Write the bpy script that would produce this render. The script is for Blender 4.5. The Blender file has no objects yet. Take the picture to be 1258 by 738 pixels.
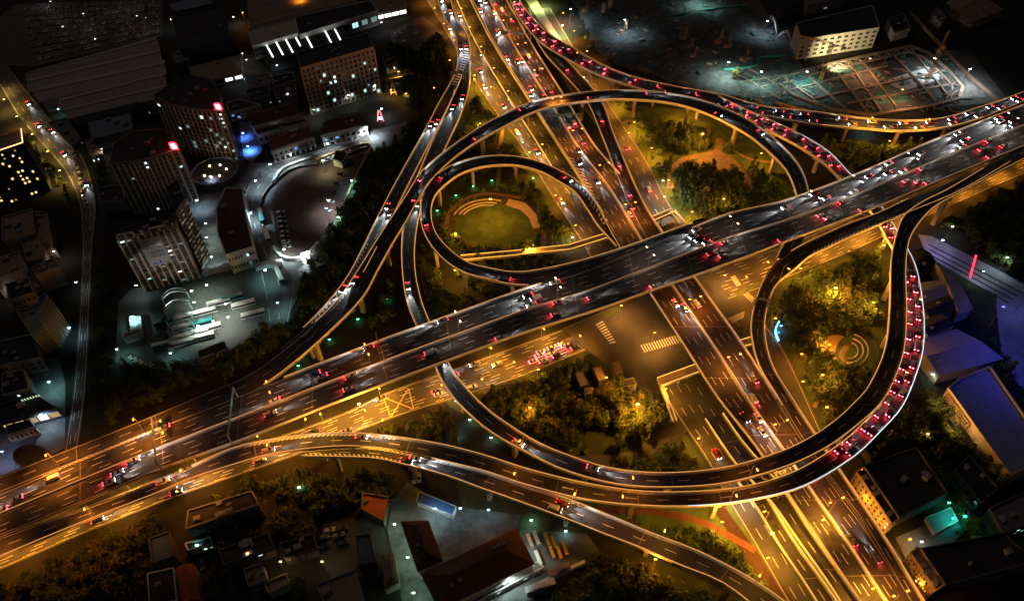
import bpy, math, random
import numpy as np
from mathutils import Vector, Matrix
random.seed(7); rng = np.random.default_rng(7)
S = bpy.context.scene
COL = S.collection
# ---------------------------------------------------------------- camera
H = 270.0; F = 900.0; CX, CY = 629.0, 369.0
dn = Vector((21, -831, -F)).normalized()           # world down, seen from the camera
zc = -dn
xc = (Vector((1, 0, 0)) - zc * zc.x).normalized()
yc = zc.cross(xc)
R = Matrix((xc, yc, zc))                           # camera -> world
cam = bpy.data.objects.new("camera", bpy.data.cameras.new("camera"))
COL.objects.link(cam); S.camera = cam
cam.matrix_world = Matrix.Translation((0, 0, H)) @ R.to_4x4()
cam.data.sensor_width = 36; cam.data.lens = F / 1258 * 36
cam.data.clip_start = 1; cam.data.clip_end = 6000
# ---------------------------------------------------------------- night sky, faint added sun standing in for city glow, exposure
W = bpy.data.worlds.new("World"); S.world = W; W.use_nodes = True
nt = W.node_tree; bg = nt.nodes["Background"]
sky = nt.nodes.new("ShaderNodeTexSky"); sky.sky_type = 'NISHITA'; sky.sun_disc = False
sky.sun_elevation = math.radians(24); sky.sun_rotation = math.radians(210)
nt.links.new(sky.outputs[0], bg.inputs[0]); bg.inputs[1].default_value = 0.0022
sun = bpy.data.objects.new("moon_light", bpy.data.lights.new("moon_light", 'SUN')); COL.objects.link(sun)
sun.data.energy = 0.085; sun.data.angle = math.radians(12); sun.data.color = (1.0, .74, .58)
sun.rotation_euler = (math.radians(48), 0, math.radians(-150))
S.view_settings.view_transform = 'Standard'; S.view_settings.look = 'None'
S.view_settings.exposure = 0.6; S.view_settings.gamma = 1
S.cycles.use_denoising = True
try: S.cycles.denoiser = 'OPENIMAGEDENOISE'
except Exception: pass
S.cycles.use_light_tree = True
S.cycles.max_bounces = 3; S.cycles.diffuse_bounces = 2; S.cycles.glossy_bounces = 2
S.cycles.sample_clamp_indirect = 4; S.cycles.sample_clamp_direct = 60
S.cycles.caustics_reflective = False; S.cycles.caustics_refractive = False
S.render.film_transparent = False

# ---------------------------------------------------------------- measuring
def P(px, py, z=0.0):
    """Where the sight line through a picture point meets height z."""
    d = R @ Vector(((px - CX) / F, -(py - CY) / F, -1.0))
    k = (z - H) / d.z
    return Vector((d.x * k, d.y * k, z))
RT = R.transposed()
def proj(v):
    c = RT @ (Vector(v) - Vector((0, 0, H)))
    return CX + F * c.x / -c.z, CY - F * c.y / -c.z, -c.z
def height(top, base):
    """Height of a vertical edge seen from top to base in the picture."""
    g = P(base[0], base[1], 0)
    lo, hi = 0, 150
    for _ in range(30):
        m = (lo + hi) / 2
        if proj((g.x, g.y, m))[1] > top[1]: lo = m
        else: hi = m
    return lo
# ---------------------------------------------------------------- materials
MATS = {}
def M(name, col, rough=.85, var=.25, scale=.3, em=None, es=0, metal=0, bump=0, spec=.3, rnd=0, coord='Object'):
    if name in MATS: return MATS[name]
    m = bpy.data.materials.new(name); m.use_nodes = True; n = m.node_tree; b = n.nodes["Principled BSDF"]
    b.inputs["Roughness"].default_value = rough; b.inputs["Metallic"].default_value = metal
    b.inputs["Specular IOR Level"].default_value = spec
    b.inputs["Base Color"].default_value = (*col, 1)
    if var:
        tc = n.nodes.new("ShaderNodeTexCoord"); ns = n.nodes.new("ShaderNodeTexNoise")
        ns.inputs["Scale"].default_value = scale; ns.inputs["Detail"].default_value = 6; ns.inputs["Roughness"].default_value = .65
        n.links.new(tc.outputs[coord], ns.inputs["Vector"])
        mr = n.nodes.new("ShaderNodeMapRange"); mr.inputs[1].default_value = .3; mr.inputs[2].default_value = .7
        mr.inputs[3].default_value = 1 - var; mr.inputs[4].default_value = 1 + var
        n.links.new(ns.outputs[0], mr.inputs[0])
        mx = n.nodes.new("ShaderNodeVectorMath"); mx.operation = 'SCALE'; mx.inputs[0].default_value = col
        f = mr.outputs[0]
        if rnd:
            oi = n.nodes.new("ShaderNodeObjectInfo"); m2 = n.nodes.new("ShaderNodeMapRange")
            m2.inputs[3].default_value = 1 - rnd; m2.inputs[4].default_value = 1 + rnd
            n.links.new(oi.outputs["Random"], m2.inputs[0])
            mm = n.nodes.new("ShaderNodeMath"); mm.operation = 'MULTIPLY'
            n.links.new(f, mm.inputs[0]); n.links.new(m2.outputs[0], mm.inputs[1]); f = mm.outputs[0]
        n.links.new(f, mx.inputs["Scale"]); n.links.new(mx.outputs[0], b.inputs["Base Color"])
        if bump:
            bp = n.nodes.new("ShaderNodeBump"); bp.inputs["Strength"].default_value = bump
            n.links.new(ns.outputs[0], bp.inputs["Height"]); n.links.new(bp.outputs[0], b.inputs["Normal"])
    if em:
        b.inputs["Emission Color"].default_value = (*em, 1); b.inputs["Emission Strength"].default_value = es
        m.cycles.emission_sampling = 'NONE'
    MATS[name] = m; return m
def E(name, col, s): return M(name, (.02, .02, .02), var=0, em=col, es=s)
ASPH = M("asphalt", (.045, .041, .038), .78, .45, .1, spec=.3)
ASPH2 = M("asphalt_ground", (.07, .063, .056), .7, .35, .06)
CONC = M("concrete", (.42, .38, .33), .85, .22, .25)
CONC2 = M("concrete_parapet", (.62, .58, .5), .8, .18, .3)
PAINT = M("road_paint", (.7, .7, .66), .7, .2, 1.5)
PAINTY = M("road_paint_yellow", (.7, .45, .06), .7, .2, 1.5)
SOD = (1.0, .29, .03); GOLD = (1.0, .41, .035); WHITE = (.86, .95, 1.0); CYAN = (.45, .95, .9); WARM = (1, .78, .5)
# ---------------------------------------------------------------- mesh building
class MB:
    def __init__(s): s.v = []; s.f = []; s.m = []
    def poly(s, pts, mi=0):
        b = len(s.v); s.v += [tuple(p) for p in pts]; s.f.append(tuple(range(b, b + len(pts)))); s.m.append(mi)
    def box(s, c, size, rz=0.0, mi=0, taper=1.0):
        b = len(s.v); cs, sn = math.cos(rz), math.sin(rz)
        for k, z in enumerate((-.5, .5)):
            t = taper if k else 1.0
            for x, y in ((-.5, -.5), (.5, -.5), (.5, .5), (-.5, .5)):
                X, Y = x * size[0] * t, y * size[1] * t
                s.v.append((c[0] + X * cs - Y * sn, c[1] + X * sn + Y * cs, c[2] + z * size[2]))
        for f in ((0, 3, 2, 1), (4, 5, 6, 7), (0, 1, 5, 4), (1, 2, 6, 5), (2, 3, 7, 6), (3, 0, 4, 7)):
            s.f.append(tuple(b + i for i in f)); s.m.append(mi)
    def beam(s, a, b_, w, h=None, mi=0):
        a, b_ = Vector(a), Vector(b_); h = h or w; d = b_ - a
        if d.length < 1e-4: return
        d.normalize(); u = d.cross(Vector((0, 0, 1)))
        if u.length < 1e-3: u = Vector((1, 0, 0))
        u.normalize(); v = u.cross(d)
        q = [(-1, -1), (1, -1), (1, 1), (-1, 1)]; b0 = len(s.v)
        for p in (a, b_):
            for i, j in q: s.v.append(tuple(p + u * (i * w / 2) + v * (j * h / 2)))
        for f in ((0, 1, 2, 3), (7, 6, 5, 4), (0, 4, 5, 1), (1, 5, 6, 2), (2, 6, 7, 3), (3, 7, 4, 0)):
            s.f.append(tuple(b0 + i for i in f)); s.m.append(mi)
    def prism(s, pts, z0, z1, mi=0, mtop=None):
        """pts: xy outline, any winding"""
        a = sum(pts[i][0] * pts[(i + 1) % len(pts)][1] - pts[(i + 1) % len(pts)][0] * pts[i][1] for i in range(len(pts)))
        pts = [(p[0], p[1]) for p in pts]
        if a < 0: pts = pts[::-1]
        n = len(pts); b = len(s.v)
        s.v += [(x, y, z0) for x, y in pts] + [(x, y, z1) for x, y in pts]
        s.f.append(tuple(b + n + i for i in range(n))); s.m.append(mi if mtop is None else mtop)
        s.f.append(tuple(b + n - 1 - i for i in range(n))); s.m.append(mi)
        for i in range(n):
            j = (i + 1) % n; s.f.append((b + i, b + j, b + n + j, b + n + i)); s.m.append(mi)
    def tube(s, a, b_, r0, r1=None, n=8, mi=0):
        a, b_ = Vector(a), Vector(b_); r1 = r0 if r1 is None else r1; d = (b_ - a).normalized()
        u = d.cross(Vector((0, 0, 1)));
        if u.length < 1e-3: u = Vector((1, 0, 0))
        u.normalize(); v = d.cross(u); b0 = len(s.v)
        for p, r in ((a, r0), (b_, r1)):
            for k in range(n):
                t = 2 * math.pi * k / n; s.v.append(tuple(p + u * math.cos(t) * r + v * math.sin(t) * r))
        for k in range(n):
            j = (k + 1) % n; s.f.append((b0 + k, b0 + j, b0 + n + j, b0 + n + k)); s.m.append(mi)
        s.f.append(tuple(b0 + n - 1 - k for k in range(n))); s.m.append(mi)
        s.f.append(tuple(b0 + n + k for k in range(n))); s.m.append(mi)
    def mesh(s, name, mats, smooth=False):
        me = bpy.data.meshes.new(name); me.from_pydata(s.v, [], s.f)
        for m in (mats if isinstance(mats, (list, tuple)) else [mats]): me.materials.append(m)
        if any(s.m): me.polygons.foreach_set("material_index", s.m)
        if smooth: me.polygons.foreach_set("use_smooth", [True] * len(me.polygons))
        me.update(); return me
    def build(s, name, mats, parent=None, smooth=False, **kw):
        return obj(name, s.mesh(name, mats, smooth), parent, **kw)
def obj(name, data, parent=None, loc=None, rz=0, label=None, cat=None, group=None, kind=None, scale=None):
    o = bpy.data.objects.new(name, data); COL.objects.link(o)
    if parent: o.parent = parent
    if loc is not None: o.location = loc
    if rz: o.rotation_euler.z = rz
    if scale: o.scale = scale
    if label: o["label"] = label
    if cat: o["category"] = cat
    if group: o["group"] = group
    if kind: o["kind"] = kind
    return o
def empty(name, loc=(0, 0, 0), rz=0, **kw): return obj(name, None, None, loc, rz, **kw)
def local(pts, o): return [(p[0] - o[0], p[1] - o[1], p[2] - (o[2] if len(o) > 2 else 0)) for p in pts]
# ---------------------------------------------------------------- occupancy of the ground (1 m cells)
GX0, GY0, GW, GH = -700, -20, 1400, 900
DECK = np.full((GH, GW), 99.0, np.float32)      # lowest deck above a cell
BLOCK = np.zeros((GH, GW), bool)                # no tree here
def raster(poly, fn):
    xs = [p[0] for p in poly]; ys = [p[1] for p in poly]
    x0, x1 = int(max(min(xs) - GX0, 0)), int(min(max(xs) - GX0 + 2, GW)); y0, y1 = int(max(min(ys) - GY0, 0)), int(min(max(ys) - GY0 + 2, GH))
    if x1 <= x0 or y1 <= y0: return
    X, Y = np.meshgrid(np.arange(x0, x1) + GX0 + .5, np.arange(y0, y1) + GY0 + .5)
    ins = np.zeros(X.shape, bool); n = len(poly)
    for i in range(n):
        ax, ay = poly[i][0], poly[i][1]; bx, by = poly[(i + 1) % n][0], poly[(i + 1) % n][1]
        if ay == by: continue
        c = ((ay > Y) != (by > Y)) & (X < (bx - ax) * (Y - ay) / (by - ay) + ax)
        ins ^= c
    fn(slice(y0, y1), slice(x0, x1), ins)
def block(poly):
    def f(a, b, i): BLOCK[a, b] |= i
    raster(poly, f)
def cell(x, y):
    i, j = int(y - GY0), int(x - GX0)
    return (min(max(i, 0), GH - 1), min(max(j, 0), GW - 1))
# ---------------------------------------------------------------- curves
def spline(pts, n=8):
    out = []
    m = len(pts)
    for i in range(m - 1):
        p0 = pts[max(i - 1, 0)]; p1 = pts[i]; p2 = pts[i + 1]; p3 = pts[min(i + 2, m - 1)]
        d = (p2 - p1).length
        t1 = (p2 - p0) / max((p2 - p1).length + (p1 - p0).length, 1e-6) * d if i else (p2 - p1)
        t2 = (p3 - p1) / max((p3 - p2).length + (p2 - p1).length, 1e-6) * d if i < m - 2 else (p2 - p1)
        for k in range(n):
            t = k / n; a = 2 * t ** 3 - 3 * t ** 2 + 1; b = t ** 3 - 2 * t ** 2 + t; c = -2 * t ** 3 + 3 * t ** 2; e = t ** 3 - t ** 2
            out.append(p1 * a + t1 * b + p2 * c + t2 * e)
    out.append(pts[-1].copy()); return out
# ================================================================ roads
ROADS = {}
class Road:
    """A ribbon between two measured edges; stations (xl, yl, xr, yr, z)."""
    def __init__(s, key, st, phrase, elevated=True, n=8, noL=(), noR=(), thick=1.7, dz=0.0):
        s.key, s.phrase, s.el, s.thick = key, phrase, elevated, thick
        L = spline([P(a, b, z + dz) for a, b, c, d, z in st], n); Rr = spline([P(c, d, z + dz) for a, b, c, d, z in st], n)
        # resample by the length of the centre line
        C = [(a + b) / 2 for a, b in zip(L, Rr)]
        cum = [0]
        for i in range(1, len(C)): cum.append(cum[-1] + (C[i] - C[i - 1]).length)
        s.len = cum[-1]; N = max(int(s.len / 5), 4); s.N = N
        s.L, s.R, s.u = [], [], []
        j = 0
        for k in range(N + 1):
            t = s.len * k / N
            while j < len(cum) - 2 and cum[j + 1] < t: j += 1
            w = (t - cum[j]) / max(cum[j + 1] - cum[j], 1e-6)
            s.L.append(L[j].lerp(L[j + 1], w)); s.R.append(Rr[j].lerp(Rr[j + 1], w))
            s.u.append((j + w) / n)
        s.noL, s.noR = noL, noR
        ROADS[key] = s
        for i in range(N):
            q = [s.L[i], s.L[i + 1], s.R[i + 1], s.R[i]]; z = min(p.z for p in q)
            c = sum(q, Vector()) / 4; q2 = [c + (p - c) * 1.25 for p in q]
            def f(a, b, ins, z=z):
                if s.el: DECK[a, b][ins] = np.minimum(DECK[a, b][ins], z)
                else: DECK[a, b][ins] = 0
                BLOCK[a, b] |= ins
            raster(q2, f)
    def at(s, t, lat=.5, dz=0.0):
        """point at distance t along, lat 0 = left edge, 1 = right edge"""
        k = min(max(t / s.len * s.N, 0), s.N - 1e-6); i = int(k); w = k - i
        l = s.L[i].lerp(s.L[i + 1], w); r = s.R[i].lerp(s.R[i + 1], w)
        return l.lerp(r, lat) + Vector((0, 0, dz))
    def dirn(s, t, lat=.5): return (s.at(t + 1, lat) - s.at(t - 1, lat)).normalized()
    def width(s, t): return (s.at(t, 0) - s.at(t, 1)).length
    def tpx(s, px, py):
        """distance along the road of the place nearest to a picture point"""
        best = min(range(s.N + 1), key=lambda i: sum((a - b) ** 2 for a, b in zip(proj((s.L[i] + s.R[i]) / 2)[:2], (px, py))))
        return best / s.N * s.len
def off_pair(l, r, d):
    """points d metres in from each edge"""
    v = r - l; w = v.length; u = v / w
    return l + u * d, r - u * d
def ok_range(u, rg): return not any(a <= u <= b for a, b in rg)
def strip(mb, road, i, lat0, lat1, dz, mi=0):
    q = []
    for k in (i, i + 1):
        l, r = road.L[k], road.R[k]; q.append((l.lerp(r, lat0) + Vector((0, 0, dz)), l.lerp(r, lat1) + Vector((0, 0, dz))))
    mb.poly([q[0][0], q[1][0], q[1][1], q[0][1]][::-1], mi)
def tape(mb, road, t0, t1, lat, w, dz=.05, mi=0, step=5):
    """painted line along the road, lat in metres from the left edge if >=0 else from the right edge, or ('f', fraction)"""
    t = t0; prev = None
    while True:
        l, r = road.at(t, 0), road.at(t, 1); W_ = (r - l).length; u = (r - l) / W_
        c = lat[1] * W_ if isinstance(lat, tuple) else (lat if lat >= 0 else W_ + lat)
        a, b = l + u * (c - w / 2) + Vector((0, 0, dz)), l + u * (c + w / 2) + Vector((0, 0, dz))
        if prev: mb.poly([prev[0], prev[1], b, a], mi)
        prev = (a, b)
        if t >= t1: break
        t = min(t + step, t1)
def build_road(road, label, lanes, group=None, strips=None, lines=True, medians=(), kerb=False, piers=True, pier_w=1.8, mat=None, paint=None, gap=30, dashw=.22, name=None, cat=None):
    org = road.at(road.len / 2).copy(); org.z = 0
    mat = mat or ASPH
    if road.el: root = empty(name or "viaduct", org, label=label, cat=cat or "viaduct", group=group)
    else: root = empty(name or "road", org, kind="structure", label=label, cat=cat or "road", group=group)
    sh = lambda mb: setattr(mb, 'v', [(x - org.x, y - org.y, z) for x, y, z in mb.v])
    def done(mb, nm, mt, par=root, smooth=False):
        if not mb.f: return None
        sh(mb); return mb.build(nm, mt, par, smooth)
    # surface
    surf = MB()                                   # asphalt, its paint, joints and patches are one surface
    for i in range(road.N): surf.poly([road.L[i], road.R[i], road.R[i + 1], road.L[i + 1]])
    if road.el:
        mb = MB(); th = road.thick
        for i in range(road.N + 1):
            l, r = road.L[i], road.R[i]; a, b = off_pair(l, r, .15 * (r - l).length)
            z = Vector((0, 0, 1))
            mb.v += [tuple(l - z * .02), tuple(l - z * .4), tuple(a - z * th), tuple(b - z * th), tuple(r - z * .4), tuple(r - z * .02)]
        for i in range(road.N):
            for k in range(5): mb.f.append((i * 6 + k, i * 6 + k + 1, i * 6 + 6 + k + 1, i * 6 + 6 + k)); mb.m.append(0)
        done(mb, "girder", CONC)
    # parapets or kerbs, with added glow on their tops imitating headlight-lit concrete
    for side, no in ((0, road.noL), (1, road.noR)):
        hp = 1.05 if road.el else .14; wp = .42 if road.el else .3; st = strips[side] if isinstance(strips, tuple) else strips
        runs, cur = [], []
        for i in range(road.N):
            if ok_range(road.u[i], no): cur.append(i)
            elif cur: runs.append(cur); cur = []
        if cur: runs.append(cur)
        for run in runs:
            mb = MB(); ms = MB()
            for i in run:
                A = []
                for k in (i, i + 1):
                    l, r = (road.L[k], road.R[k]) if side == 0 else (road.R[k], road.L[k])
                    u = (r - l).normalized(); z = Vector((0, 0, 1))
                    A.append([l - u * .05 - z * (.35 if road.el else 0), l - u * .05 + z * hp, l + u * wp * .6 + z * hp, l + u * wp - z * 0.0])
                for k in range(3):
                    q = [A[0][k], A[1][k], A[1][k + 1], A[0][k + 1]]
                    mb.poly(q if side == 0 else q[::-1])
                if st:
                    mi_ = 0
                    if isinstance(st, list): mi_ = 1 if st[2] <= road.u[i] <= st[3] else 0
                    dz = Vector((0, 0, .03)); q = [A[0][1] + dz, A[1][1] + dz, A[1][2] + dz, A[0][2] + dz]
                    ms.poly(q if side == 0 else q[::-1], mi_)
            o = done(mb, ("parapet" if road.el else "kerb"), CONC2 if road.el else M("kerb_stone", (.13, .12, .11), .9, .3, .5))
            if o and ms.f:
                sh(ms); ms.build("edge_glow", st[:2] if isinstance(st, list) else st, o)
    # median barriers, with the same added glow along their tops
    for lat in medians:
        mb = MB()
        for i in range(road.N):
            A = []
            for k in (i, i + 1):
                l, r = road.L[k], road.R[k]; u = (r - l).normalized(); c = l.lerp(r, lat); z = Vector((0, 0, 1))
                A.append([c - u * .35, c - u * .14 + z * .95, c + u * .14 + z * .95, c + u * .35])
            for k in range(3): mb.poly([A[0][k], A[1][k], A[1][k + 1], A[0][k + 1]])
        mo = done(mb, "median_barrier", CONC2)
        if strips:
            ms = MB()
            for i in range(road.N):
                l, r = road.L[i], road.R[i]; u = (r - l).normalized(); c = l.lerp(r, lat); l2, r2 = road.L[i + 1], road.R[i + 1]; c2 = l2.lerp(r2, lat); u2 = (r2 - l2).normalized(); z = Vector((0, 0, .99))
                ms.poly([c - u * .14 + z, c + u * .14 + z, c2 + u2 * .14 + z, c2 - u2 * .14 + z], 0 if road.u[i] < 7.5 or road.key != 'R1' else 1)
            sh(ms); ms.build("edge_glow", [GS, GSd], mo)
    # paint
    if lines:
        mb = surf
        lanes_list = lanes if isinstance(lanes, (list, tuple)) else [k / lanes for k in range(1, lanes)]
        for e in (.75, -.75): tape(mb, road, 0, road.len, e, .18, mi=1)
        for m_ in medians:
            for s_ in (-.75, .75):
                t = 0
                while t < road.len:
                    w = road.width(t); tape(mb, road, t, min(t + 20, road.len), ('f', m_ + s_ / w), .18, mi=1); t += 20
        for f in lanes_list:
            t = random.uniform(0, 6)
            while t < road.len - 6:
                tape(mb, road, t, t + 4.5, ('f', f), dashw, mi=1); t += 12
    if road.el:
        mb = surf; t = 14
        while t < road.len - 3:
            d = road.dirn(t) * .22; l, r = road.at(t, .02, .045), road.at(t, .98, .045); mb.poly([l - d, r - d, r + d, l + d], 2); t += 31
        for _ in range(int(road.len / 26)):
            t = random.uniform(5, road.len - 12); a = random.uniform(.08, .8); b = a + random.uniform(1.5, 3.4) / road.width(t); L_ = random.uniform(3, 10)
            mb.poly([road.at(t, a, .03), road.at(t, b, .03), road.at(t + L_, b, .03), road.at(t + L_, a, .03)], 3)
    done(surf, "carriageway" if road.el else "road_surface", [mat, paint or PAINT, M("joint_seal", (.16, .14, .12), .8, .3, .5), M("asphalt_patch", (.022, .022, .023), .8, .3, .4)])
    # piers
    if road.el and piers:
        t = gap * .4; placed = 0
        while t < road.len:
            c = road.at(t); d = road.dirn(t); w = road.width(t); z = c.z - road.thick
            if z > 3.2 and placed < 60:
                n = Vector((-d.y, d.x, 0)).normalized()
                cols = [0] if w < 13 else [-.24, .24]
                if w > 24: cols = [-.36, 0, .36]
                okk = True
                for f in cols:
                    q = c + n * (f * w)
                    ii, jj = cell(q.x, q.y)
                    if DECK[max(ii - 2, 0):ii + 3, max(jj - 2, 0):jj + 3].min() < c.z - 4: okk = False
                if okk:
                    mb = MB(); rz = math.atan2(n.y, n.x)
                    for f in cols:
                        q = c + n * (f * w); mb.box((q.x, q.y, (z - 1.2) / 2), (pier_w * 1.2, pier_w, z - 1.2), rz)
                    cw = min(w * .62, w - 3)
                    b0 = MB(); hw0, hw1 = (max(abs(cols[0]) * w, 1) + 1.3), cw / 2 + 1
                    pr = [(-hw0, z - 1.5), (hw0, z - 1.5), (hw1, z - .2), (hw1, z + .05), (-hw1, z + .05), (-hw1, z - .2)]
                    vs = []
                    for sgn in (-1, 1):
                        for x, zz in pr: vs.append((c.x + n.x * x + d.x * sgn * .95, c.y + n.y * x + d.y * sgn * .95, zz))
                    b = len(mb.v); mb.v += vs; m_ = len(pr)
                    mb.f += [tuple(b + k for k in range(m_)), tuple(b + 2 * m_ - 1 - k for k in range(m_))]; mb.m += [0, 0]
                    for k in range(m_): mb.f.append((b + (k + 1) % m_, b + k, b + m_ + k, b + m_ + (k + 1) % m_)); mb.m.append(0)
                    done(mb, "pier", CONC); placed += 1
                    t += gap; continue
                t += 5; continue
            t += gap
    return root
GS = E("edge_glow_gold", (1, .44, .10), .62); GS2 = E("edge_glow_gold_bright", (1, .5, .08), 1.1); GSd = E("edge_glow_gold_dim", (1, .5, .2), .3)  # emissive colours for the light put onto parapet, median and rail tops
WS = E("edge_glow_white", (.75, .9, 1), .9); OS = E("edge_glow_orange", (1, .4, .1), 1.2)

Road('R1', [(-60, 631, -60, 684, 16), (4, 604, 4, 657, 16), (114, 558, 114, 612, 16.3), (194, 525, 199, 576, 16.7), (308, 480, 300, 540, 17.4), (400, 444.5, 400, 500, 18.4), (472, 417, 490, 466, 19.5), (620, 364, 620, 418, 21.3), (657, 351, 655, 406, 21.6), (722, 332, 735, 381, 22), (790, 305, 800, 358, 22), (845, 283, 860, 337, 22), (893, 264, 915, 317, 22), (961, 248, 978, 293, 22), (1058, 212, 1070, 258, 21.7), (1144, 174, 1175, 214, 21), (1254, 131, 1275, 173, 20), (1340, 97, 1355, 140, 19)], "the wide top-level expressway", noL=((-1, 4.3), (8.1, 11)), noR=((-1, 3.3),))
Road('R3', [(-60, 612, -60, 631, 16), (4, 583, 4, 604, 16), (160, 521, 163, 540, 16.5), (258, 480, 264, 500, 17), (305, 460, 314, 480, 17), (350, 428, 360, 448, 17), (395, 390, 412, 402, 17), (417, 367, 447, 365, 16.8), (440, 333, 465, 332, 16.5), (462, 298, 484, 298, 16.3), (477, 275, 497, 277, 16), (500, 240, 516, 244, 16), (518, 212, 537, 215, 16), (552, 183, 573, 184, 16), (601, 151, 614, 160, 16), (658, 125, 664, 136, 16), (717, 115, 717, 126, 16), (763, 112, 762, 123, 15.5), (828, 117, 824, 128, 15), (876, 129, 868, 141, 15), (924, 152, 915, 165, 15), (956, 176, 943, 187, 15), (979, 201, 965, 210, 14.8), (989, 221, 975, 231, 14.4), (994, 245, 979, 247, 14), (994, 272, 977, 268, 13.5), (990, 290, 968, 288, 13), (979, 312, 953, 318, 12.6)], "the long sweeping loop ramp", noL=((0, 5.8), (26.3, 99)), noR=((-1, 4.2),))
Road('R2a', [(533, -14, 549, -14, 9), (546, 23, 561, 23, 9.3), (559, 44, 574, 44, 9.5), (562, 68, 578, 68, 9.8), (561, 85, 571, 85, 10), (553, 104, 564, 104, 10.5), (538, 130, 552, 130, 11), (528, 150, 542, 150, 11.5), (486, 226, 503, 226, 13), (460, 276, 478, 277, 14.4), (447, 303, 464, 304, 15.2), (423, 347, 440, 347, 16.4), (381, 396, 400, 398, 16.9), (345, 427, 358, 436, 17.03)], "the slim ramp curving down past the grove", noL=((12.2, 13),), noR=((3.2, 4.5), (10.6, 99)), dz=.03)
Road('R2b', [(561, 78, 578, 78, 9.9), (560, 104, 577, 104, 10), (553, 128, 571, 130, 9.5), (533, 170, 552, 173, 9), (516, 210, 533, 214, 8.6), (500, 250, 519, 252, 8.3), (494, 290, 511, 290, 8), (494, 330, 510, 330, 8), (500, 372, 518, 370, 8), (512, 402, 528, 396, 8.5), (530, 440, 545, 434, 9.4), (541, 465, 556, 455, 10.2), (555, 487, 572, 476, 11), (578, 511, 592, 497, 12), (605, 533, 619, 518, 13), (654, 560, 661, 544, 14), (687, 576, 696, 559, 14.6), (740, 592, 743, 574, 15), (792, 599, 796, 581, 15.3), (859, 598, 850, 580, 15.5), (912, 590, 903, 572, 15.6), (973, 571, 962, 554, 15.8), (1019, 548, 998, 536, 16), (1056, 520, 1028, 515, 16.3), (1078, 500, 1047, 497, 16.6), (1092, 480, 1065, 477, 17), (1109, 435, 1086, 430, 18), (1113, 386, 1092, 380, 18.8), (1112, 331, 1094, 320, 19.5), (1116, 298, 1100, 290, 20), (1127, 277, 1110, 266, 20.3), (1148, 255, 1131, 250, 20.7), (1172, 242, 1163, 234, 21), (1254, 198, 1254, 181, 20.1), (1330, 165, 1320, 150, 19.2)], "the big inner loop ramp", noL=((-1, 1.2),), noR=((32.4, 99),), dz=-.04)
Road('R6', [(1240, 190, 1240, 200, 20.3), (1171, 222, 1176, 237, 20.8), (1116, 245, 1116, 262, 20.3), (1080, 262, 1080, 277, 19.6), (1042, 276, 1042, 293, 18), (1010, 290, 1013, 307, 16.4), (983, 303, 994, 316, 14.5), (957, 319, 976, 332, 13), (939, 341, 955, 349, 12), (929, 366, 945, 370, 11.3), (922, 397, 939, 397, 10.6), (924, 423, 941, 423, 10), (933, 452, 950, 452, 9.7), (954, 487, 971, 487, 9.4), (986, 541, 1002, 534, 9), (1018, 585, 1033, 580, 9), (1061, 643, 1077, 645, 9), (1105, 718, 1122, 718, 9), (1140, 775, 1158, 775, 9)], "the ramp dropping from the expressway round the grove", noL=((-1, 2), (6.2, 7.6), (13, 99)), noR=(), dz=.05)
Road('R4', [(880, 272, 878, 266, 22), (845, 285, 841, 278, 22), (790, 306, 783, 299, 22), (722, 334, 714, 321, 22), (657, 351, 652, 334, 21.6), (625, 350, 626, 335, 21.2), (600, 344, 604, 331, 20.7), (570, 336, 576, 324, 19.6), (543, 318, 553, 308, 18.8), (523, 292, 536, 288, 18), (516, 265, 530, 266, 17.2), (519, 240, 533, 245, 16.4), (531, 221, 545, 230, 15.6), (558, 203, 568, 214, 14.8), (590, 194, 595, 206, 14), (630, 193, 630, 204, 13), (665, 201, 661, 211, 12), (694, 214, 686, 224, 11), (715, 228, 706, 237, 10.3), (733, 250, 722, 259, 9.6), (748, 272, 735, 279, 9.1), (768, 303, 757, 303, 9)], "the tight loop round the garden", noL=((-1, 4.2), (19.4, 99),), noR=((-1, .6),), dz=.06)
Road('R7', [(556, -40, 600, -40, 9), (580, 0, 622, 0, 9), (606, 51, 654, 56, 9), (653, 125, 694, 120, 9), (688, 180, 732, 181, 9), (721, 231, 775, 230, 9), (760, 303, 828, 306, 9), (798, 360, 867, 360, 9), (843, 429, 916, 429, 9), (880, 487, 952, 486, 9), (924, 543, 987, 541, 9), (968, 607, 1032, 607, 9), (1000, 655, 1066, 652, 9), (1050, 730, 1117, 730, 9), (1090, 790, 1157, 790, 9)], "the broad north-south viaduct", noR=((4.6, 5.6), (9, 99)))
Road('R7b', [(538, -40, 562, -40, 4.5), (560, 0, 578, 0, 4.5), (583, 51, 604, 51, 4.5), (630, 130, 654, 130, 4), (662, 180, 688, 182, 2), (688, 222, 716, 226, .4), (700, 240, 727, 243, .1)], "the lower side ramp beside the viaduct", thick=1.2)
Road('R7c', [(866, 515, 888, 508, .1), (886, 545, 910, 540, 1), (905, 572, 932, 566, 3), (948, 618, 967, 608, 5.5), (974, 655, 996, 653, 6.5), (1026, 730, 1050, 730, 7.5), (1060, 790, 1090, 790, 7.5)], "the brightly lit side ramp climbing to the viaduct", thick=1.2)
Road('R7d', [(905, 590, 924, 584, 2), (930, 625, 947, 618, 4.5), (954, 665, 973, 660, 5.5), (1000, 735, 1025, 735, 6), (1030, 790, 1058, 790, 6)], "the dark narrow side deck", thick=1.2)
Road('R10', [(650, 35, 662, 35, 6), (670, 68, 684, 62, 7), (699, 100, 714, 94, 8), (722, 128, 739, 125, 9), (736, 160, 752, 160, 9), (748, 190, 764, 190, 9), (757, 215, 776, 218, 9), (771, 250, 791, 250, 9), (800, 306, 822, 300, 9)], "the dark ramp sliding under the loop", noL=((6, 99),), dz=.05)
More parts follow.
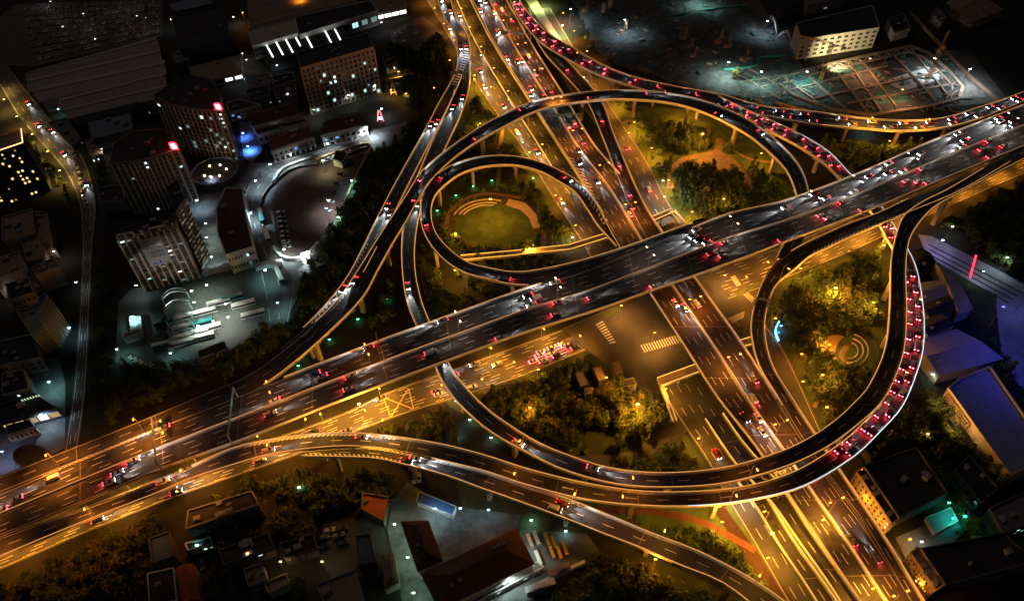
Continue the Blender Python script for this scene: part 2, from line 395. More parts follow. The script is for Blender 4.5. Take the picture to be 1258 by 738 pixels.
Road('R8', [(615, -30, 632, -30, 13), (626, 0, 638, 0, 13), (640, 26, 656, 25, 13), (664, 53, 677, 44, 13), (690, 70, 702, 59, 13), (730, 91, 738, 80, 13), (775, 107, 779, 96, 13), (830, 122, 832, 108, 13), (880, 133, 884, 117, 13), (930, 142, 934, 131, 13), (1000, 154, 1004, 139, 13), (1060, 159, 1060, 146, 13), (1110, 162, 1110, 149, 13), (1160, 158, 1158, 146, 13), (1200, 148, 1196, 135, 13), (1254, 127, 1252, 116, 13), (1330, 95, 1325, 83, 13)], "the jammed ramp beside the building site", noL=((7.4, 8.9),))
Road('R9', [(876, 126, 882, 119, 13), (912, 143, 914, 135, 13), (935, 157, 946, 149, 13), (975, 178, 984, 167, 13), (1010, 201, 1018, 188, 13), (1030, 220, 1042, 213, 12.6), (1060, 250, 1072, 242, 12.2), (1079, 276, 1091, 268, 12), (1092, 300, 1106, 293, 12), (1103, 318, 1119, 316, 12.2), (1107, 345, 1127, 338, 12.5), (1112, 385, 1134, 385, 13), (1109, 420, 1134, 425, 13.5), (1103, 447, 1127, 455, 14), (1085, 490, 1108, 500, 14.4), (1060, 520, 1080, 532, 14.8), (1028, 548, 1048, 562, 15), (975, 580, 987, 598, 15), (920, 597, 927, 614, 15), (859, 604, 861, 622, 15), (790, 604, 790, 622, 14.8), (720, 594, 717, 614, 14.5), (650, 577, 645, 596, 14.3), (600, 561, 597, 580, 14.2), (555, 549, 553, 569, 14.1), (520, 542, 514, 560, 14.1), (470, 535, 466, 551, 14.2), (420, 532, 420, 549, 14.3), (370, 535, 371, 553, 14.5), (330, 541, 332, 559, 14.8), (287, 551, 293, 570, 15.2), (216, 581, 225, 592, 15.9), (194, 590, 205, 602, 15.9), (110, 622, 120, 635, 15.9), (4, 658, 4, 683, 15.9), (-60, 684, -60, 710, 15.9)], "the crowded outer loop ramp", noL=((-1, 2), (30.7, 99)), noR=((24.2, 26.4),), dz=-.03)
Road('R11', [(371, 553, 371, 561, 14.4), (420, 549, 420, 562, 14.2), (466, 550, 462, 564, 14.1), (514, 560, 508, 574, 14.0), (553, 569, 549, 585, 13.9), (600, 581, 590, 600, 13.4), (650, 598, 641, 618, 13), (700, 614, 690, 636, 12.5), (750, 634, 738, 655, 12), (800, 655, 790, 675, 11), (850, 674, 838, 696, 10.4), (900, 698, 885, 715, 10), (940, 722, 922, 742, 9.6), (985, 755, 965, 780, 9)], "the ramp peeling off towards the foot of the picture", noL=((-1, 3.8),), dz=.04)
# ---- roads on the ground
Road('G1', [(-60, 690, -60, 724, .03), (4, 662, 6, 697, .03), (110, 621, 116, 650, .03), (230, 574, 240, 602, .03), (330, 540, 345, 566, .03), (420, 508, 438, 530, .03), (480, 480, 502, 507, .03), (560, 452, 586, 481, .03), (620, 430, 650, 459, .03), (690, 405, 720, 430, .03)], "the lamp-lit avenue under the expressway", elevated=False)
Road('G1b', [(870, 330, 895, 368, .03), (930, 313, 940, 352, .03), (975, 297, 985, 334, .03), (1040, 270, 1045, 309, .03), (1160, 215, 1165, 254, .03), (1250, 178, 1256, 214, .03), (1340, 138, 1350, 175, .03)], "the lamp-lit avenue beyond the crossing", elevated=False)
Road('G2', [(500, -40, 545, -40, .05), (530, 10, 578, 10, .05), (560, 60, 605, 62, .05), (596, 120, 650, 130, .05), (640, 180, 690, 182, .05), (680, 245, 735, 250, .05), (716, 300, 772, 305, .05), (740, 345, 800, 350, .05)], "the western surface road", elevated=False)
Road('G2b', [(806, 470, 880, 462, .05), (838, 520, 912, 515, .05), (868, 565, 945, 560, .05), (893, 612, 980, 610, .05), (925, 665, 1010, 660, .05), (962, 730, 1050, 730, .05), (1000, 790, 1090, 790, .05)], "the western surface road south of the crossing", elevated=False)
Road('G3', [(648, 10, 676, 10, .04), (668, 55, 700, 50, .04), (700, 110, 736, 108, .04), (737, 160, 770, 160, .04), (768, 205, 796, 200, .04), (790, 250, 822, 250, .04), (815, 290, 850, 285, .04), (845, 320, 875, 315, .04)], "the eastern surface road", elevated=False)
Road('G3b', [(866, 392, 925, 380, .04), (905, 430, 960, 425, .04), (935, 480, 985, 475, .04), (980, 545, 1012, 535, .04), (1014, 600, 1042, 590, .04), (1058, 665, 1086, 655, .04), (1103, 735, 1136, 727, .04)], "the eastern surface road south of the crossing", elevated=False)
Road('GX', [(690, 404, 722, 430, .02), (735, 385, 800, 482, .02), (790, 362, 872, 462, .02), (850, 335, 925, 392, .02), (890, 325, 935, 358, .02)], "the open crossing", elevated=False)
Road('W1', [(-30, 60, -20, 40, .05), (4, 112, 22, 98, .05), (22, 142, 46, 128, .05), (50, 175, 72, 158, .05), (76, 205, 100, 190, .05), (90, 230, 112, 220, .05), (98, 255, 118, 252, .05), (101, 300, 114, 300, .05), (98, 380, 110, 382, .05), (90, 480, 105, 482, .05), (78, 560, 95, 555, .05)], "the curved city road by the tower block", elevated=False)
Road('W2', [(452, 163, 456, 178, 1.2), (425, 177, 430, 188, 1.2), (392, 187, 396, 200, 1.2), (350, 196, 362, 206, 1.2), (322, 208, 338, 222, 1.2), (304, 230, 324, 240, 1.2), (299, 255, 320, 258, 1.2), (303, 280, 325, 280, 1.2), (313, 308, 335, 304, 1.1), (318, 328, 348, 324, .5), (325, 360, 362, 345, .06), (330, 395, 355, 395, .04)], "the drop-off road of the bus terminal", elevated=False)
ASPH_W = M("asphalt_worn_pale", (.065, .062, .055), .7, .4, .08)
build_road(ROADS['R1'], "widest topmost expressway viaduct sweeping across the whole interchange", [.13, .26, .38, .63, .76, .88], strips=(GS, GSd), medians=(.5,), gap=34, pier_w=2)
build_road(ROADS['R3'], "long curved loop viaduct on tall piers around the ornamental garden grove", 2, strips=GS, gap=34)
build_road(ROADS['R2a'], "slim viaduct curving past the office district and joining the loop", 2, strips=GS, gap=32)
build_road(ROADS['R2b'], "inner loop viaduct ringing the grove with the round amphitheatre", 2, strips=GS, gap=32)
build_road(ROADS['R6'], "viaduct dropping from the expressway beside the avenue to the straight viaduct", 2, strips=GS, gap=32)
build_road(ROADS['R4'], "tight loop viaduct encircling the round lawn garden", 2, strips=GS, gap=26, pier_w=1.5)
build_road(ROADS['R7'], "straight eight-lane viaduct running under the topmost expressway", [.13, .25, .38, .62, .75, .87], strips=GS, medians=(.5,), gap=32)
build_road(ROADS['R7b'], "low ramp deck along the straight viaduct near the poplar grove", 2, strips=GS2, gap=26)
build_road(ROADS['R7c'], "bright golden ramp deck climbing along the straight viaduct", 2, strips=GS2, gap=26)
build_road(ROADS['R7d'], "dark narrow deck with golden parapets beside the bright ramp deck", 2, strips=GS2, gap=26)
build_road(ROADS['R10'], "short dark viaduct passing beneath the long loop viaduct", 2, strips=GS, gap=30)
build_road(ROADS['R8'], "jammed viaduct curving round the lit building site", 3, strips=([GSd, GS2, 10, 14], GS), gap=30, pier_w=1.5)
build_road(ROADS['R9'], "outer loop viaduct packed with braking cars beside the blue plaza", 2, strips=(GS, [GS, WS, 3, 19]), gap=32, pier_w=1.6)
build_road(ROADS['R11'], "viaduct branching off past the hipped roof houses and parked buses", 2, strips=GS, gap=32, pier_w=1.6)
build_road(ROADS['G1'], "wide lamp-lit avenue running alongside the topmost expressway", [.1, .2, .3, .5, .6, .7, .8, .9], mat=ASPH2, kerb=True)
build_road(ROADS['G1b'], "wide lamp-lit avenue beyond the crossing under tall piers", [.1, .2, .3, .5, .6, .7, .8, .9], mat=ASPH2)
build_road(ROADS['G2'], "surface road between the poplar grove and the straight viaduct", [.2, .4, .6, .8], mat=ASPH2)
build_road(ROADS['G2b'], "surface road from the footbridge down past the young trees", [.15, .3, .45, .6, .8], mat=ASPH2)
build_road(ROADS['G3'], "narrow surface road with guard rails beside the ornamental garden", [.33, .66], mat=ASPH2)
build_road(ROADS['G3b'], "narrow surface road squeezed beside the grove and the golden facades", [.5], mat=ASPH2)
build_road(ROADS['GX'], "open asphalt crossing under the two main viaducts", [], mat=ASPH2, lines=False)
build_road(ROADS['W1'], "curved city road lined with parked cars beside the tower block", [.33, .66], mat=ASPH_W)
build_road(ROADS['W2'], "cold-lit curved drop-off road around the sunken car park", [.5], mat=ASPH_W)
# ================================================================ ground sheets, lawns, paths, plazas
_g = MB(); _g.poly([(-3500, -600, -.06), (3500, -600, -.06), (3500, 5000, -.06), (-3500, 5000, -.06)])
_g.build("ground", M("ground_soil", (.022, .022, .017), .95, .5, .03), kind="structure", label="dark earth and scrub under the whole interchange", cat="ground")
_sheet_z = [-.045]
def sheet(name, px, mat, label=None, z=None, kind="structure", blk=False):
    _sheet_z[0] += .004
    z = _sheet_z[0] if z is None else z
    pts = [P(a, b, z) for a, b in px]
    a = sum(pts[i].x * pts[(i + 1) % len(pts)].y - pts[(i + 1) % len(pts)].x * pts[i].y for i in range(len(pts)))
    if a < 0: pts = pts[::-1]
    if blk: block(pts)
    mb = MB(); mb.poly(pts); return mb.build(name, mat, kind=kind, label=label)
def smooth_px(px, n=5):
    v = [Vector((a, b, 0)) for a, b in px]; v = [v[-1]] + v + [v[0], v[1]]
    s = spline(v, n); return [(p.x, p.y) for p in s[n:-n - 1 + 0]][:len(px) * n]
GRASS = M("lawn", (.07, .11, .03), .95, .45, .15)
GRASSD = M("lawn_rough", (.04, .05, .02), .95, .5, .12)
PAVE = M("paving_warm", (.24, .18, .13), .85, .25, .5)
PAVEC = M("paving_cool", (.13, .14, .14), .75, .6, .09)
LOT = M("lot_asphalt", (.05, .045, .043), .7, .4, .1)
LOTR = M("lot_reddish", (.075, .045, .04), .8, .4, .1)
sheet("park_lawn", [(560, 90), (600, 90), (740, 290), (640, 345), (500, 330), (495, 250)], GRASSD)
sheet("park_lawn", [(735, 125), (880, 138), (960, 200), (985, 245), (800, 290), (745, 180)], GRASS)
sheet("park_lawn", [(955, 340), (1100, 300), (1115, 420), (1080, 500), (1000, 545), (940, 440)], GRASSD)
sheet("park_lawn", [(545, 490), (700, 430), (740, 420), (800, 470), (880, 590), (700, 580), (600, 540)], GRASSD)
sheet("park_lawn", [(600, 590), (900, 620), (1000, 738), (850, 680)], GRASS)
sheet("park_lawn", [(560, 590), (650, 610), (930, 745), (600, 745)], GRASSD)
def path(name, px, w, mat, dz=.03, closed=False):
    c = spline([P(a, b, 0) for a, b in px], 6); mb = MB(); pr = None
    _sheet_z[0] += .004; z = _sheet_z[0] + .01
    for i, p in enumerate(c):
        d = (c[min(i + 1, len(c) - 1)] - c[max(i - 1, 0)]).normalized(); n = Vector((-d.y, d.x, 0)) * w / 2
        a, b = p + n, p - n; a.z = b.z = z
        if pr:
            mb.poly([pr[1], b, a, pr[0]]); block([pr[1], b, a, pr[0]])
        pr = (a, b)
    return mb.build(name, mat, kind="structure")
# garden inside the tight loop: lawn, ring path, terrace arc
cg = [(607 + 55 * math.cos(t), 275 + 33 * math.sin(t)) for t in np.linspace(0, 2 * math.pi, 28, endpoint=False)]
sheet("ring_path", cg, M("ring_path_dim", (.10, .085, .055), .9, .4, .3), blk=True)
sheet("garden_lawn", [(607 + 47 * math.cos(t), 278 + 28 * math.sin(t)) for t in np.linspace(0, 2 * math.pi, 28, endpoint=False)], GRASS, blk=True)
arc = [(625, 244), (645, 249), (658, 262), (664, 279), (655, 281), (650, 268), (640, 258), (621, 252)]
sheet("terrace", arc, M("terrace_paving", (.62, .48, .34), .8, .2, .6), blk=True)
for k, (a0, a1, r) in enumerate([(200, 290, .78), (205, 285, .68), (208, 280, .6)]):
    mb = MB(); pr = None
    for t in np.linspace(a0, a1, 16):
        q = P(600 + 58 * r * math.cos(math.radians(t)), 275 + 38 * r * math.sin(math.radians(t)), 0)
        if pr: mb.beam((pr.x, pr.y, .25), (q.x, q.y, .25), .8, .5)
        pr = q
    mb.build("garden_bench", CONC2, label="%s curved stone bench step beside the round lawn" % ("outermost", "middle", "innermost")[k], cat="bench", group="curved bench steps")
path("footpath", [(548, 285), (552, 262), (575, 243), (600, 238), (640, 243)], 2.6, PAVE)
path("footpath", [(668, 285), (665, 310), (655, 325)], 3, PAVE)
path("footpath", [(618, 150), (614, 190), (612, 232)], 2.5, PAVE)
# ornamental garden
path("garden_path", [(823, 232), (826, 212), (838, 197), (856, 192), (880, 186), (884, 170)], 4.2, PAVE)
path("garden_path", [(880, 186), (902, 200), (916, 218), (922, 238)], 4.2, PAVE)
path("garden_ring", [(863, 215), (864, 204), (878, 200), (892, 204), (896, 214), (892, 222)], 2.4, PAVE)
path("garden_path", [(884, 172), (920, 195), (960, 200)], 2, PAVE)
path("garden_path", [(760, 155), (772, 149), (790, 150), (850, 165)], 2.4, PAVE)
sheet("garden_court", [(858, 190), (900, 190), (905, 214), (885, 222), (862, 216), (855, 204)], M("court_paving", (.2, .15, .11), .85, .3, .4))
# amphitheatre in the right-hand grove
CIRC = lambda cx, cy, rx, ry, n=26: [(cx + rx * math.cos(t), cy + ry * math.sin(t)) for t in np.linspace(0, 2 * math.pi, n, endpoint=False)]
sheet("round_plaza", CIRC(1027, 426, 18, 15), M("plaza_sand", (.38, .27, .17), .85, .2, .5), blk=True)
sheet("amphitheatre_lawn", CIRC(1053, 433, 27, 24), GRASS, blk=True)
for r, nm in ((.42, "smallest"), (.66, "second smallest"), (.9, "widest")):
    mb = MB(); pr = None
    for t in np.linspace(-75, 100, 22):
        q = P(1043 + 26 * r * math.cos(math.radians(t)), 431 + 23 * r * math.sin(math.radians(t)), 0)
        if pr: mb.beam((pr.x, pr.y, .25), (q.x, q.y, .25), .5, .5)
        pr = q
    mb.build("stone_seat_ring", CONC2, label="%s pale curved seat of the round amphitheatre" % nm, cat="bench", group="amphitheatre seats")
path("footpath", [(1040, 425), (1034, 436), (1040, 448)], 2.4, PAVE)
path("footpath", [(1027, 400), (1031, 385), (1050, 384)], 1.6, PAVE)
path("footpath", [(1020, 440), (1015, 470), (1000, 500)], 1.8, PAVE)
path("footpath", [(1040, 425), (1060, 410), (1085, 385)], 1.1, M("brick_path", (.14, .06, .04), .85, .2, .6))
path("red_track", [(735, 626), (800, 628), (860, 640), (905, 663), (928, 676)], 2.8, M("red_track", (.16, .06, .035), .85, .2, .4))
path("park_drive", [(700, 560), (740, 566), (780, 560), (812, 540), (845, 520)], 6, ASPH2)
sheet("bike_lane", [(874, 622), (890, 622), (975, 738), (950, 738)], M("bike_lane_red", (.05, .022, .018), .85, .2, .4), z=.062)
# crosswalks, boxes, islands
def bars(name, a, b, c, d, n, z=.09, mat=PAINT):
    """zebra between px corners a-b (one side) and d-c (other side)"""
    mb = MB()
    A, B, C_, D = [P(*q, z) for q in (a, b, c, d)]
    for k in range(n):
        u, v = (k + .25) / n, (k + .75) / n
        mb.poly([A.lerp(B, u), A.lerp(B, v), D.lerp(C_, v), D.lerp(C_, u)])
    mb.build(name, mat, kind="structure")
bars("zebra_crossing", (786, 424), (833, 411), (838, 420), (791, 433), 15)
bars("zebra_crossing", (731, 398), (750, 423), (757, 421), (740, 393), 9)
bars("zebra_crossing", (893, 391), (915, 382), (914, 390), (900, 397), 12)
bars("zebra_crossing", (897, 340), (905, 352), (911, 350), (903, 338), 7)
bars("zebra_crossing", (913, 362), (924, 372), (927, 366), (918, 358), 7)
mb = MB()
for (a, b) in (((471, 488), (480, 512)), ((502, 477), (508, 502)), ((471, 488), (508, 502)), ((480, 512), (502, 477))):
    A, B = P(*a, .07), P(*b, .07); d = (B - A).normalized(); n = Vector((-d.y, d.x, 0)) * .22; mb.poly([A - n, B - n, B + n, A + n])
    for q in (0,): pass
mb.build("box_junction_marking", PAINTY, kind="structure")
for px in ([(902, 360), (918, 352), (932, 345), (934, 350), (912, 362), (904, 363)], [(738, 386), (760, 376), (764, 382), (745, 390)], [(668, 395), (716, 374), (722, 380), (672, 403)]):
    mb = MB(); mb.prism([P(*q, .1)[:2] for q in px], 0, .16, 0); mb.build("traffic_island", [M("island", (.09, .11, .04), .9, .3, .4)], kind="structure")
# hatched gores on the decks
def gore(road, t0, t1, latA, latB, n, chev=False, side=0, mat=PAINT, z=.07):
    mb = MB()
    for k in range(n):
        t = t0 + (t1 - t0) * (k + .5) / n; f = (k + .5) / n
        la = latA[0] + (latA[1] - latA[0]) * f; lb = latB[0] + (latB[1] - latB[0]) * f
        dt = abs(t1 - t0) / n; w = dt * .42
        if chev:
            lm = (la + lb) / 2
            mb.poly([road.at(t, la, z), road.at(t + w, la, z), road.at(t + w + dt * .8 * chev, lm, z), road.at(t + dt * .8 * chev, lm, z)])
            mb.poly([road.at(t + dt * .8 * chev, lm, z), road.at(t + w + dt * .8 * chev, lm, z), road.at(t + w, lb, z), road.at(t, lb, z)])
        else:
            s_ = dt * .6 * (1 if side == 0 else -1)
            mb.poly([road.at(t, la, z), road.at(t + w, la, z), road.at(t + w + s_, lb, z), road.at(t + s_, lb, z)])
    root = bpy.data.objects.get(ROOTS[road.key]); mb.v = [(x - root.location.x, y - root.location.y, zz) for x, y, zz in mb.v]
    mb.build("hatched_marking", mat, root)
ROOTS = {}
for k_, r_ in ROADS.items():
    c_ = r_.at(r_.len / 2)
    for o_ in COL.objects:
        if o_.type == 'EMPTY' and abs(o_.location.x - c_.x) < .01 and abs(o_.location.y - c_.y) < .01: ROOTS[k_] = o_.name
R_ = ROADS
gore(R_['R9'], R_['R9'].tpx(530, 552), R_['R9'].tpx(345, 547), (.9, .97), (1.0, 1.0), 2)
gore(R_['R1'], R_['R1'].tpx(55, 610), R_['R1'].tpx(189, 555), (.0, .0), (.03, .07), 24, chev=1, mat=PAINT)
gore(R_['R1'], R_['R1'].tpx(212, 550), R_['R1'].tpx(285, 520), (.97, .93), (.99, 1.0), 15, chev=-1)
gore(R_['R9'], R_['R9'].tpx(490, 545), R_['R9'].tpx(300, 555), (.02, .02), (.2, .16), 34)
gore(R_['R11'], R_['R11'].tpx(372, 557), R_['R11'].tpx(520, 567), (.55, .8), (.95, .95), 26)
gore(R_['R11'], R_['R11'].tpx(455, 557), R_['R11'].tpx(552, 577), (-.05, .02), (.22, .10), 17, chev=1)
gore(R_['R2a'], R_['R2a'].tpx(568, 50), R_['R2a'].tpx(556, 103), (.45, .2), (.95, .95), 18)
gore(R_['R7'], R_['R7'].tpx(700, 205), R_['R7'].tpx(775, 290), (.02, .02), (.16, .02), 20)
gore(R_['R4'], R_['R4'].tpx(695, 218), R_['R4'].tpx(742, 268), (.03, .02), (.25, .5), 12)
gore(R_['R1'], R_['R1'].tpx(645, 370), R_['R1'].tpx(722, 345), (.0, .02), (.08, .03), 16, chev=-1)
gore(R_['R6'], R_['R6'].tpx(1180, 225), R_['R6'].tpx(1000, 298), (.8, .72), (.96, .96), 44)
gore(R_['R2a'], R_['R2a'].tpx(460, 300), R_['R2a'].tpx(385, 398), (.03, .03), (.26, .22), 22)
gore(R_['R3'], R_['R3'].tpx(430, 357), R_['R3'].tpx(325, 450), (.0, .03), (.16, .05), 20, chev=1)
# city ground
sheet("terminal_forecourt", [(300, 200), (330, 200), (390, 185), (440, 165), (500, 150), (500, 175), (458, 190), (430, 250), (392, 310), (348, 400), (320, 400), (310, 330), (290, 250)], PAVEC, blk=True)
sheet("sunken_car_park", [(345, 215), (383, 200), (452, 176), (455, 184), (425, 250), (390, 300), (375, 316), (352, 318), (340, 300), (334, 250)], LOTR, blk=True)
sheet("bus_yard", [(145, 372), (160, 356), (300, 318), (345, 330), (350, 400), (280, 430), (190, 452), (142, 445)], M("yard_concrete", (.10, .11, .105), .7, .5, .06), blk=True)
sheet("station_square", [(245, 205), (300, 195), (300, 330), (250, 345), (232, 260)], PAVEC, blk=True)
sheet("blue_light_court", [(293, 150), (312, 148), (322, 185), (310, 200), (300, 195)], PAVEC, blk=True)
sheet("school_yard", [(500, 592), (516, 600), (560, 622), (640, 632), (620, 700), (545, 738), (494, 738), (476, 650), (482, 615)], M("yard_pale", (.10, .11, .105), .8, .75, .1), blk=True)
sheet("coach_park", [(640, 650), (720, 655), (740, 680), (650, 738), (600, 738)], PAVEC, blk=True)
sheet("factory_yard", [(480, 38), (520, 20), (545, 40), (520, 75), (480, 70)], LOT, blk=True)
sheet("blue_plaza", [(1128, 288), (1145, 290), (1258, 348), (1258, 480), (1232, 450), (1222, 360), (1180, 350), (1140, 318)], M("plaza_grey", (.22, .22, .23), .7, .3, .1), blk=True)
sheet("side_street", [(35, 440), (72, 440), (80, 470), (80, 550), (-20, 600), (-20, 520), (40, 510)], PAVEC, blk=True)
sheet("dark_car_park", [(400, 640), (470, 630), (480, 700), (410, 715), (390, 680)], LOT, blk=True)
sheet("night_yard", [(1100, 660), (1170, 630), (1185, 655), (1120, 700)], PAVEC, blk=True)
sheet("dark_parking_field", [(20, 5), (200, 0), (200, 45), (40, 82), (0, 80), (0, 20)], LOT, blk=True)
sheet("site_mud", [(700, 0), (940, 0), (990, 90), (1190, 60), (1240, 125), (1060, 140), (900, 125), (780, 95)], M("site_mud", (.085, .08, .072), .95, .6, .05), blk=True)
sheet("lit_bank", [(641, -6), (656, -6), (672, 22), (698, 62), (690, 58), (664, 28)], M("bank_pale_lit", (.5, .5, .4), .9, .2, .3), blk=True)  # pale colour puts lamplight into the dark grass slope
# painted bays
def bays(a, b, depth_px, n, z=.03, mat=PAINT, w=.16, par=None):
    A, B, D = P(*a, z), P(*b, z), P(*depth_px, z); d = D - A
    mb = MB()
    for k in range(n + 1):
        p = A.lerp(B, k / n); u = d.normalized(); m_ = Vector((-u.y, u.x, 0)) * w / 2
        mb.poly([p - m_, p + m_, p + d + m_, p + d - m_])
    return mb.build("bay_markings", mat, kind="structure")
bays((388, 203), (440, 184), (386, 196), 16); bays((341, 262), (349, 308), (349, 260), 16); bays((350, 235), (368, 300), (356, 233), 14); bays((380, 215), (368, 280), (388, 216), 14)
bays((535, 655), (556, 646), (537, 662), 5, mat=PAINTY); bays((410, 225), (390, 280), (418, 227), 12); bays((365, 205), (352, 245), (372, 206), 9)
bays((486, 45), (512, 30), (490, 52), 9)

# churned spoil: a low relief over the building land
def relief(name, px, step, amp, mat, seed, z0=.05):
    poly = [P(a, b, 0) for a, b in px]; xs = [p.x for p in poly]; ys = [p.y for p in poly]; rr = np.random.default_rng(seed)
    X = np.arange(min(xs), max(xs), step); Y = np.arange(min(ys), max(ys), step); mb = MB()
    ph = rr.uniform(0, 6.28, (14, 3)); kx = rr.normal(0, .22, 14); ky = rr.normal(0, .22, 14)
    G_ = np.zeros((len(Y), len(X)))
    for i in range(14): G_ += np.sin(X[None, :] * kx[i] + Y[:, None] * ky[i] + ph[i, 0]) / (1 + 6 * math.hypot(kx[i], ky[i]))
    G_ = np.abs(G_) * amp * .5 + rr.uniform(0, .22 * amp, G_.shape)
    def inp(x, y):
        ins = False
        for i in range(len(poly)):
            a, b = poly[i], poly[(i + 1) % len(poly)]
            if (a.y > y) != (b.y > y) and x < (b.x - a.x) * (y - a.y) / (b.y - a.y) + a.x: ins = not ins
        return ins
    idx = {}
    for j in range(len(Y)):
        for i in range(len(X)):
            if inp(X[i], Y[j]): idx[(i, j)] = len(mb.v); mb.v.append((X[i] + rr.uniform(-.3, .3) * step, Y[j] + rr.uniform(-.3, .3) * step, z0 + G_[j, i]))
    for (i, j), a in idx.items():
        q = [(i, j), (i + 1, j), (i + 1, j + 1), (i, j + 1)]
        if all(k in idx for k in q): mb.f.append(tuple(idx[k] for k in q)); mb.m.append(0)
    mb.build(name, mat, kind="structure")
relief("churned_mud", [(700, 2), (905, 2), (935, 30), (978, 78), (960, 125), (890, 122), (800, 98), (740, 80)], 3.0, 1.6, M("mud_relief", (.10, .10, .095), .95, .5, .25), 4)
relief("spoil_ground", [(1180, 125), (1060, 148), (960, 128), (975, 122), (1060, 143), (1178, 121), (1182, 105), (1168, 88), (1175, 84), (1215, 120)], 2.0, .9, M("mud_pale", (.16, .15, .14), .95, .5, .25), 9)
# ================================================================ vehicles
CARCOL = {"white": (.72, .72, .7), "silver": (.4, .41, .43), "black": (.015, .015, .018), "dark red": (.22, .012, .012), "blue": (.02, .05, .2), "grey": (.13, .13, .14), "yellow": (.75, .42, .03), "teal": (.02, .25, .24)}
def paint(c): return M("car_paint_" + c.replace(" ", "_"), CARCOL[c], .32, .04, 3, spec=.6)
GLASS = M("car_glass", (.012, .014, .018), .08, 0, spec=.9); RUB = M("tyre_rubber", (.02, .02, .02), .9, 0); RIM = M("wheel_rim", (.5, .5, .5), .4, 0, metal=.8)
HEAD = E("headlamp_lit", (.9, .95, 1), 48); TAIL = E("tail_lamp_lit", (1, .02, .035), 22); BRK = E("brake_lamp_lit", (1, .03, .05), 42)
HEADO = M("headlamp_off", (.5, .5, .52), .15, 0); TAILO = M("tail_lamp_off", (.25, .01, .01), .2, 0)
def hull(prof, w0, w1):
    """side profile [(x,z,widthfactor)] closed, swept across the width"""
    mb = MB(); n = len(prof)
    for sgn in (-1, 1):
        for x, z, k in prof: mb.v.append((x, sgn * w0 / 2 * k, z))
    mb.f.append(tuple(range(n - 1, -1, -1))[::-1]); mb.m.append(0); mb.f.append(tuple(range(2 * n - 1, n - 1, -1))); mb.m.append(0)
    for i in range(n):
        j = (i + 1) % n; mb.f.append((j, i, n + i, n + j)); mb.m.append(0)
    return mb
SHAPES = {
 "car": dict(L=4.6, W=1.82, body=[(-2.28, .35, .92), (-2.3, .7, .96), (-2.22, .95, .93), (-1.75, 1.0, .9), (1.0, .95, .9), (2.05, .8, .88), (2.3, .6, .9), (2.3, .32, .92), (1.2, .22, .96), (-1.2, .22, .96)],
   cab=[(-1.85, .98, .86), (-1.2, 1.38, .72), (.15, 1.42, .72), (1.05, .95, .84)], roof=[(-1.15, 1.37, .72), (-1.1, 1.45, .68), (.1, 1.48, .68), (.15, 1.41, .72)]),
 "suv": dict(L=4.8, W=1.92, body=[(-2.38, .4, .93), (-2.4, .95, .96), (-2.3, 1.12, .93), (1.0, 1.1, .92), (2.1, .98, .9), (2.4, .75, .92), (2.4, .35, .93), (1.2, .26, .97), (-1.2, .26, .97)],
   cab=[(-2.25, 1.1, .88), (-1.95, 1.6, .76), (.2, 1.66, .76), (1.05, 1.08, .86)], roof=[(-1.95, 1.58, .78), (-1.9, 1.7, .72), (.1, 1.74, .72), (.2, 1.65, .76)]),
 "van": dict(L=5.2, W=2.0, body=[(-2.58, .4, .94), (-2.6, 1.2, .97), (-2.55, 1.95, .9), (1.2, 1.98, .88), (1.5, 1.9, .88), (2.3, 1.1, .9), (2.6, .85, .92), (2.6, .35, .94)],
   cab=[(1.35, 1.25, .99), (1.52, 1.86, .9), (1.62, 1.82, .9), (2.22, 1.2, .91), (2.2, 1.1, .92)], roof=[(-2.4, 1.95, .85), (-2.3, 2.05, .8), (.9, 2.07, .8), (1.1, 1.96, .85)]),
 "bus": dict(L=11.5, W=2.5, body=[(-5.7, .35, .98), (-5.75, 1.5, 1), (-5.7, 2.95, .95), (5.6, 2.95, .95), (5.75, 1.4, 1), (5.75, .35, .98)],
   cab=[(-5.4, 1.35, 1.012), (-5.4, 2.35, 1.005), (5.77, 2.45, 1.005), (5.8, 1.3, 1.012)], roof=[(-4.5, 2.94, .75), (-4.4, 3.15, .7), (3.5, 3.15, .7), (3.7, 2.94, .75)]),
}
_MC = {}
def cm(key, fn):
    if key not in _MC: _MC[key] = fn()
    return _MC[key]
def lampbox(w, h, d, mt, nm, front):
    mb = MB(); mb.box((0, 0, 0), (d, w, h)); mb.m[3 if front else 5] = 1; mb.m[1] = 0 if front else 1      # only the lens glows
    return mb.mesh(nm, [HEADO if front else TAILO, mt])
def wheel_mesh():
    mb = MB(); mb.tube((0, -.11, 0), (0, .11, 0), .33, n=12); mb.tube((0, -.12, 0), (0, .12, 0), .2, n=10, mi=1); return mb.mesh("wheel", [RUB, RIM])
NCAR = [0]
BEAM = {}
def beam_data(p, col=(.9, .95, 1), size=34, blend=.7, nm="headlamp_beam"):
    k = (p, col, size, nm)
    if k not in BEAM:
        l = bpy.data.lights.new(nm, 'SPOT'); l.energy = p; l.color = col; l.spot_size = math.radians(size); l.spot_blend = blend; l.shadow_soft_size = .25; BEAM[k] = l
    return BEAM[k]
RG = bpy.data.lights.new("tail_glow", 'SPOT'); RG.energy = 420; RG.color = (1, .05, .07); RG.spot_size = math.radians(120); RG.spot_blend = 1; RG.shadow_soft_size = .3
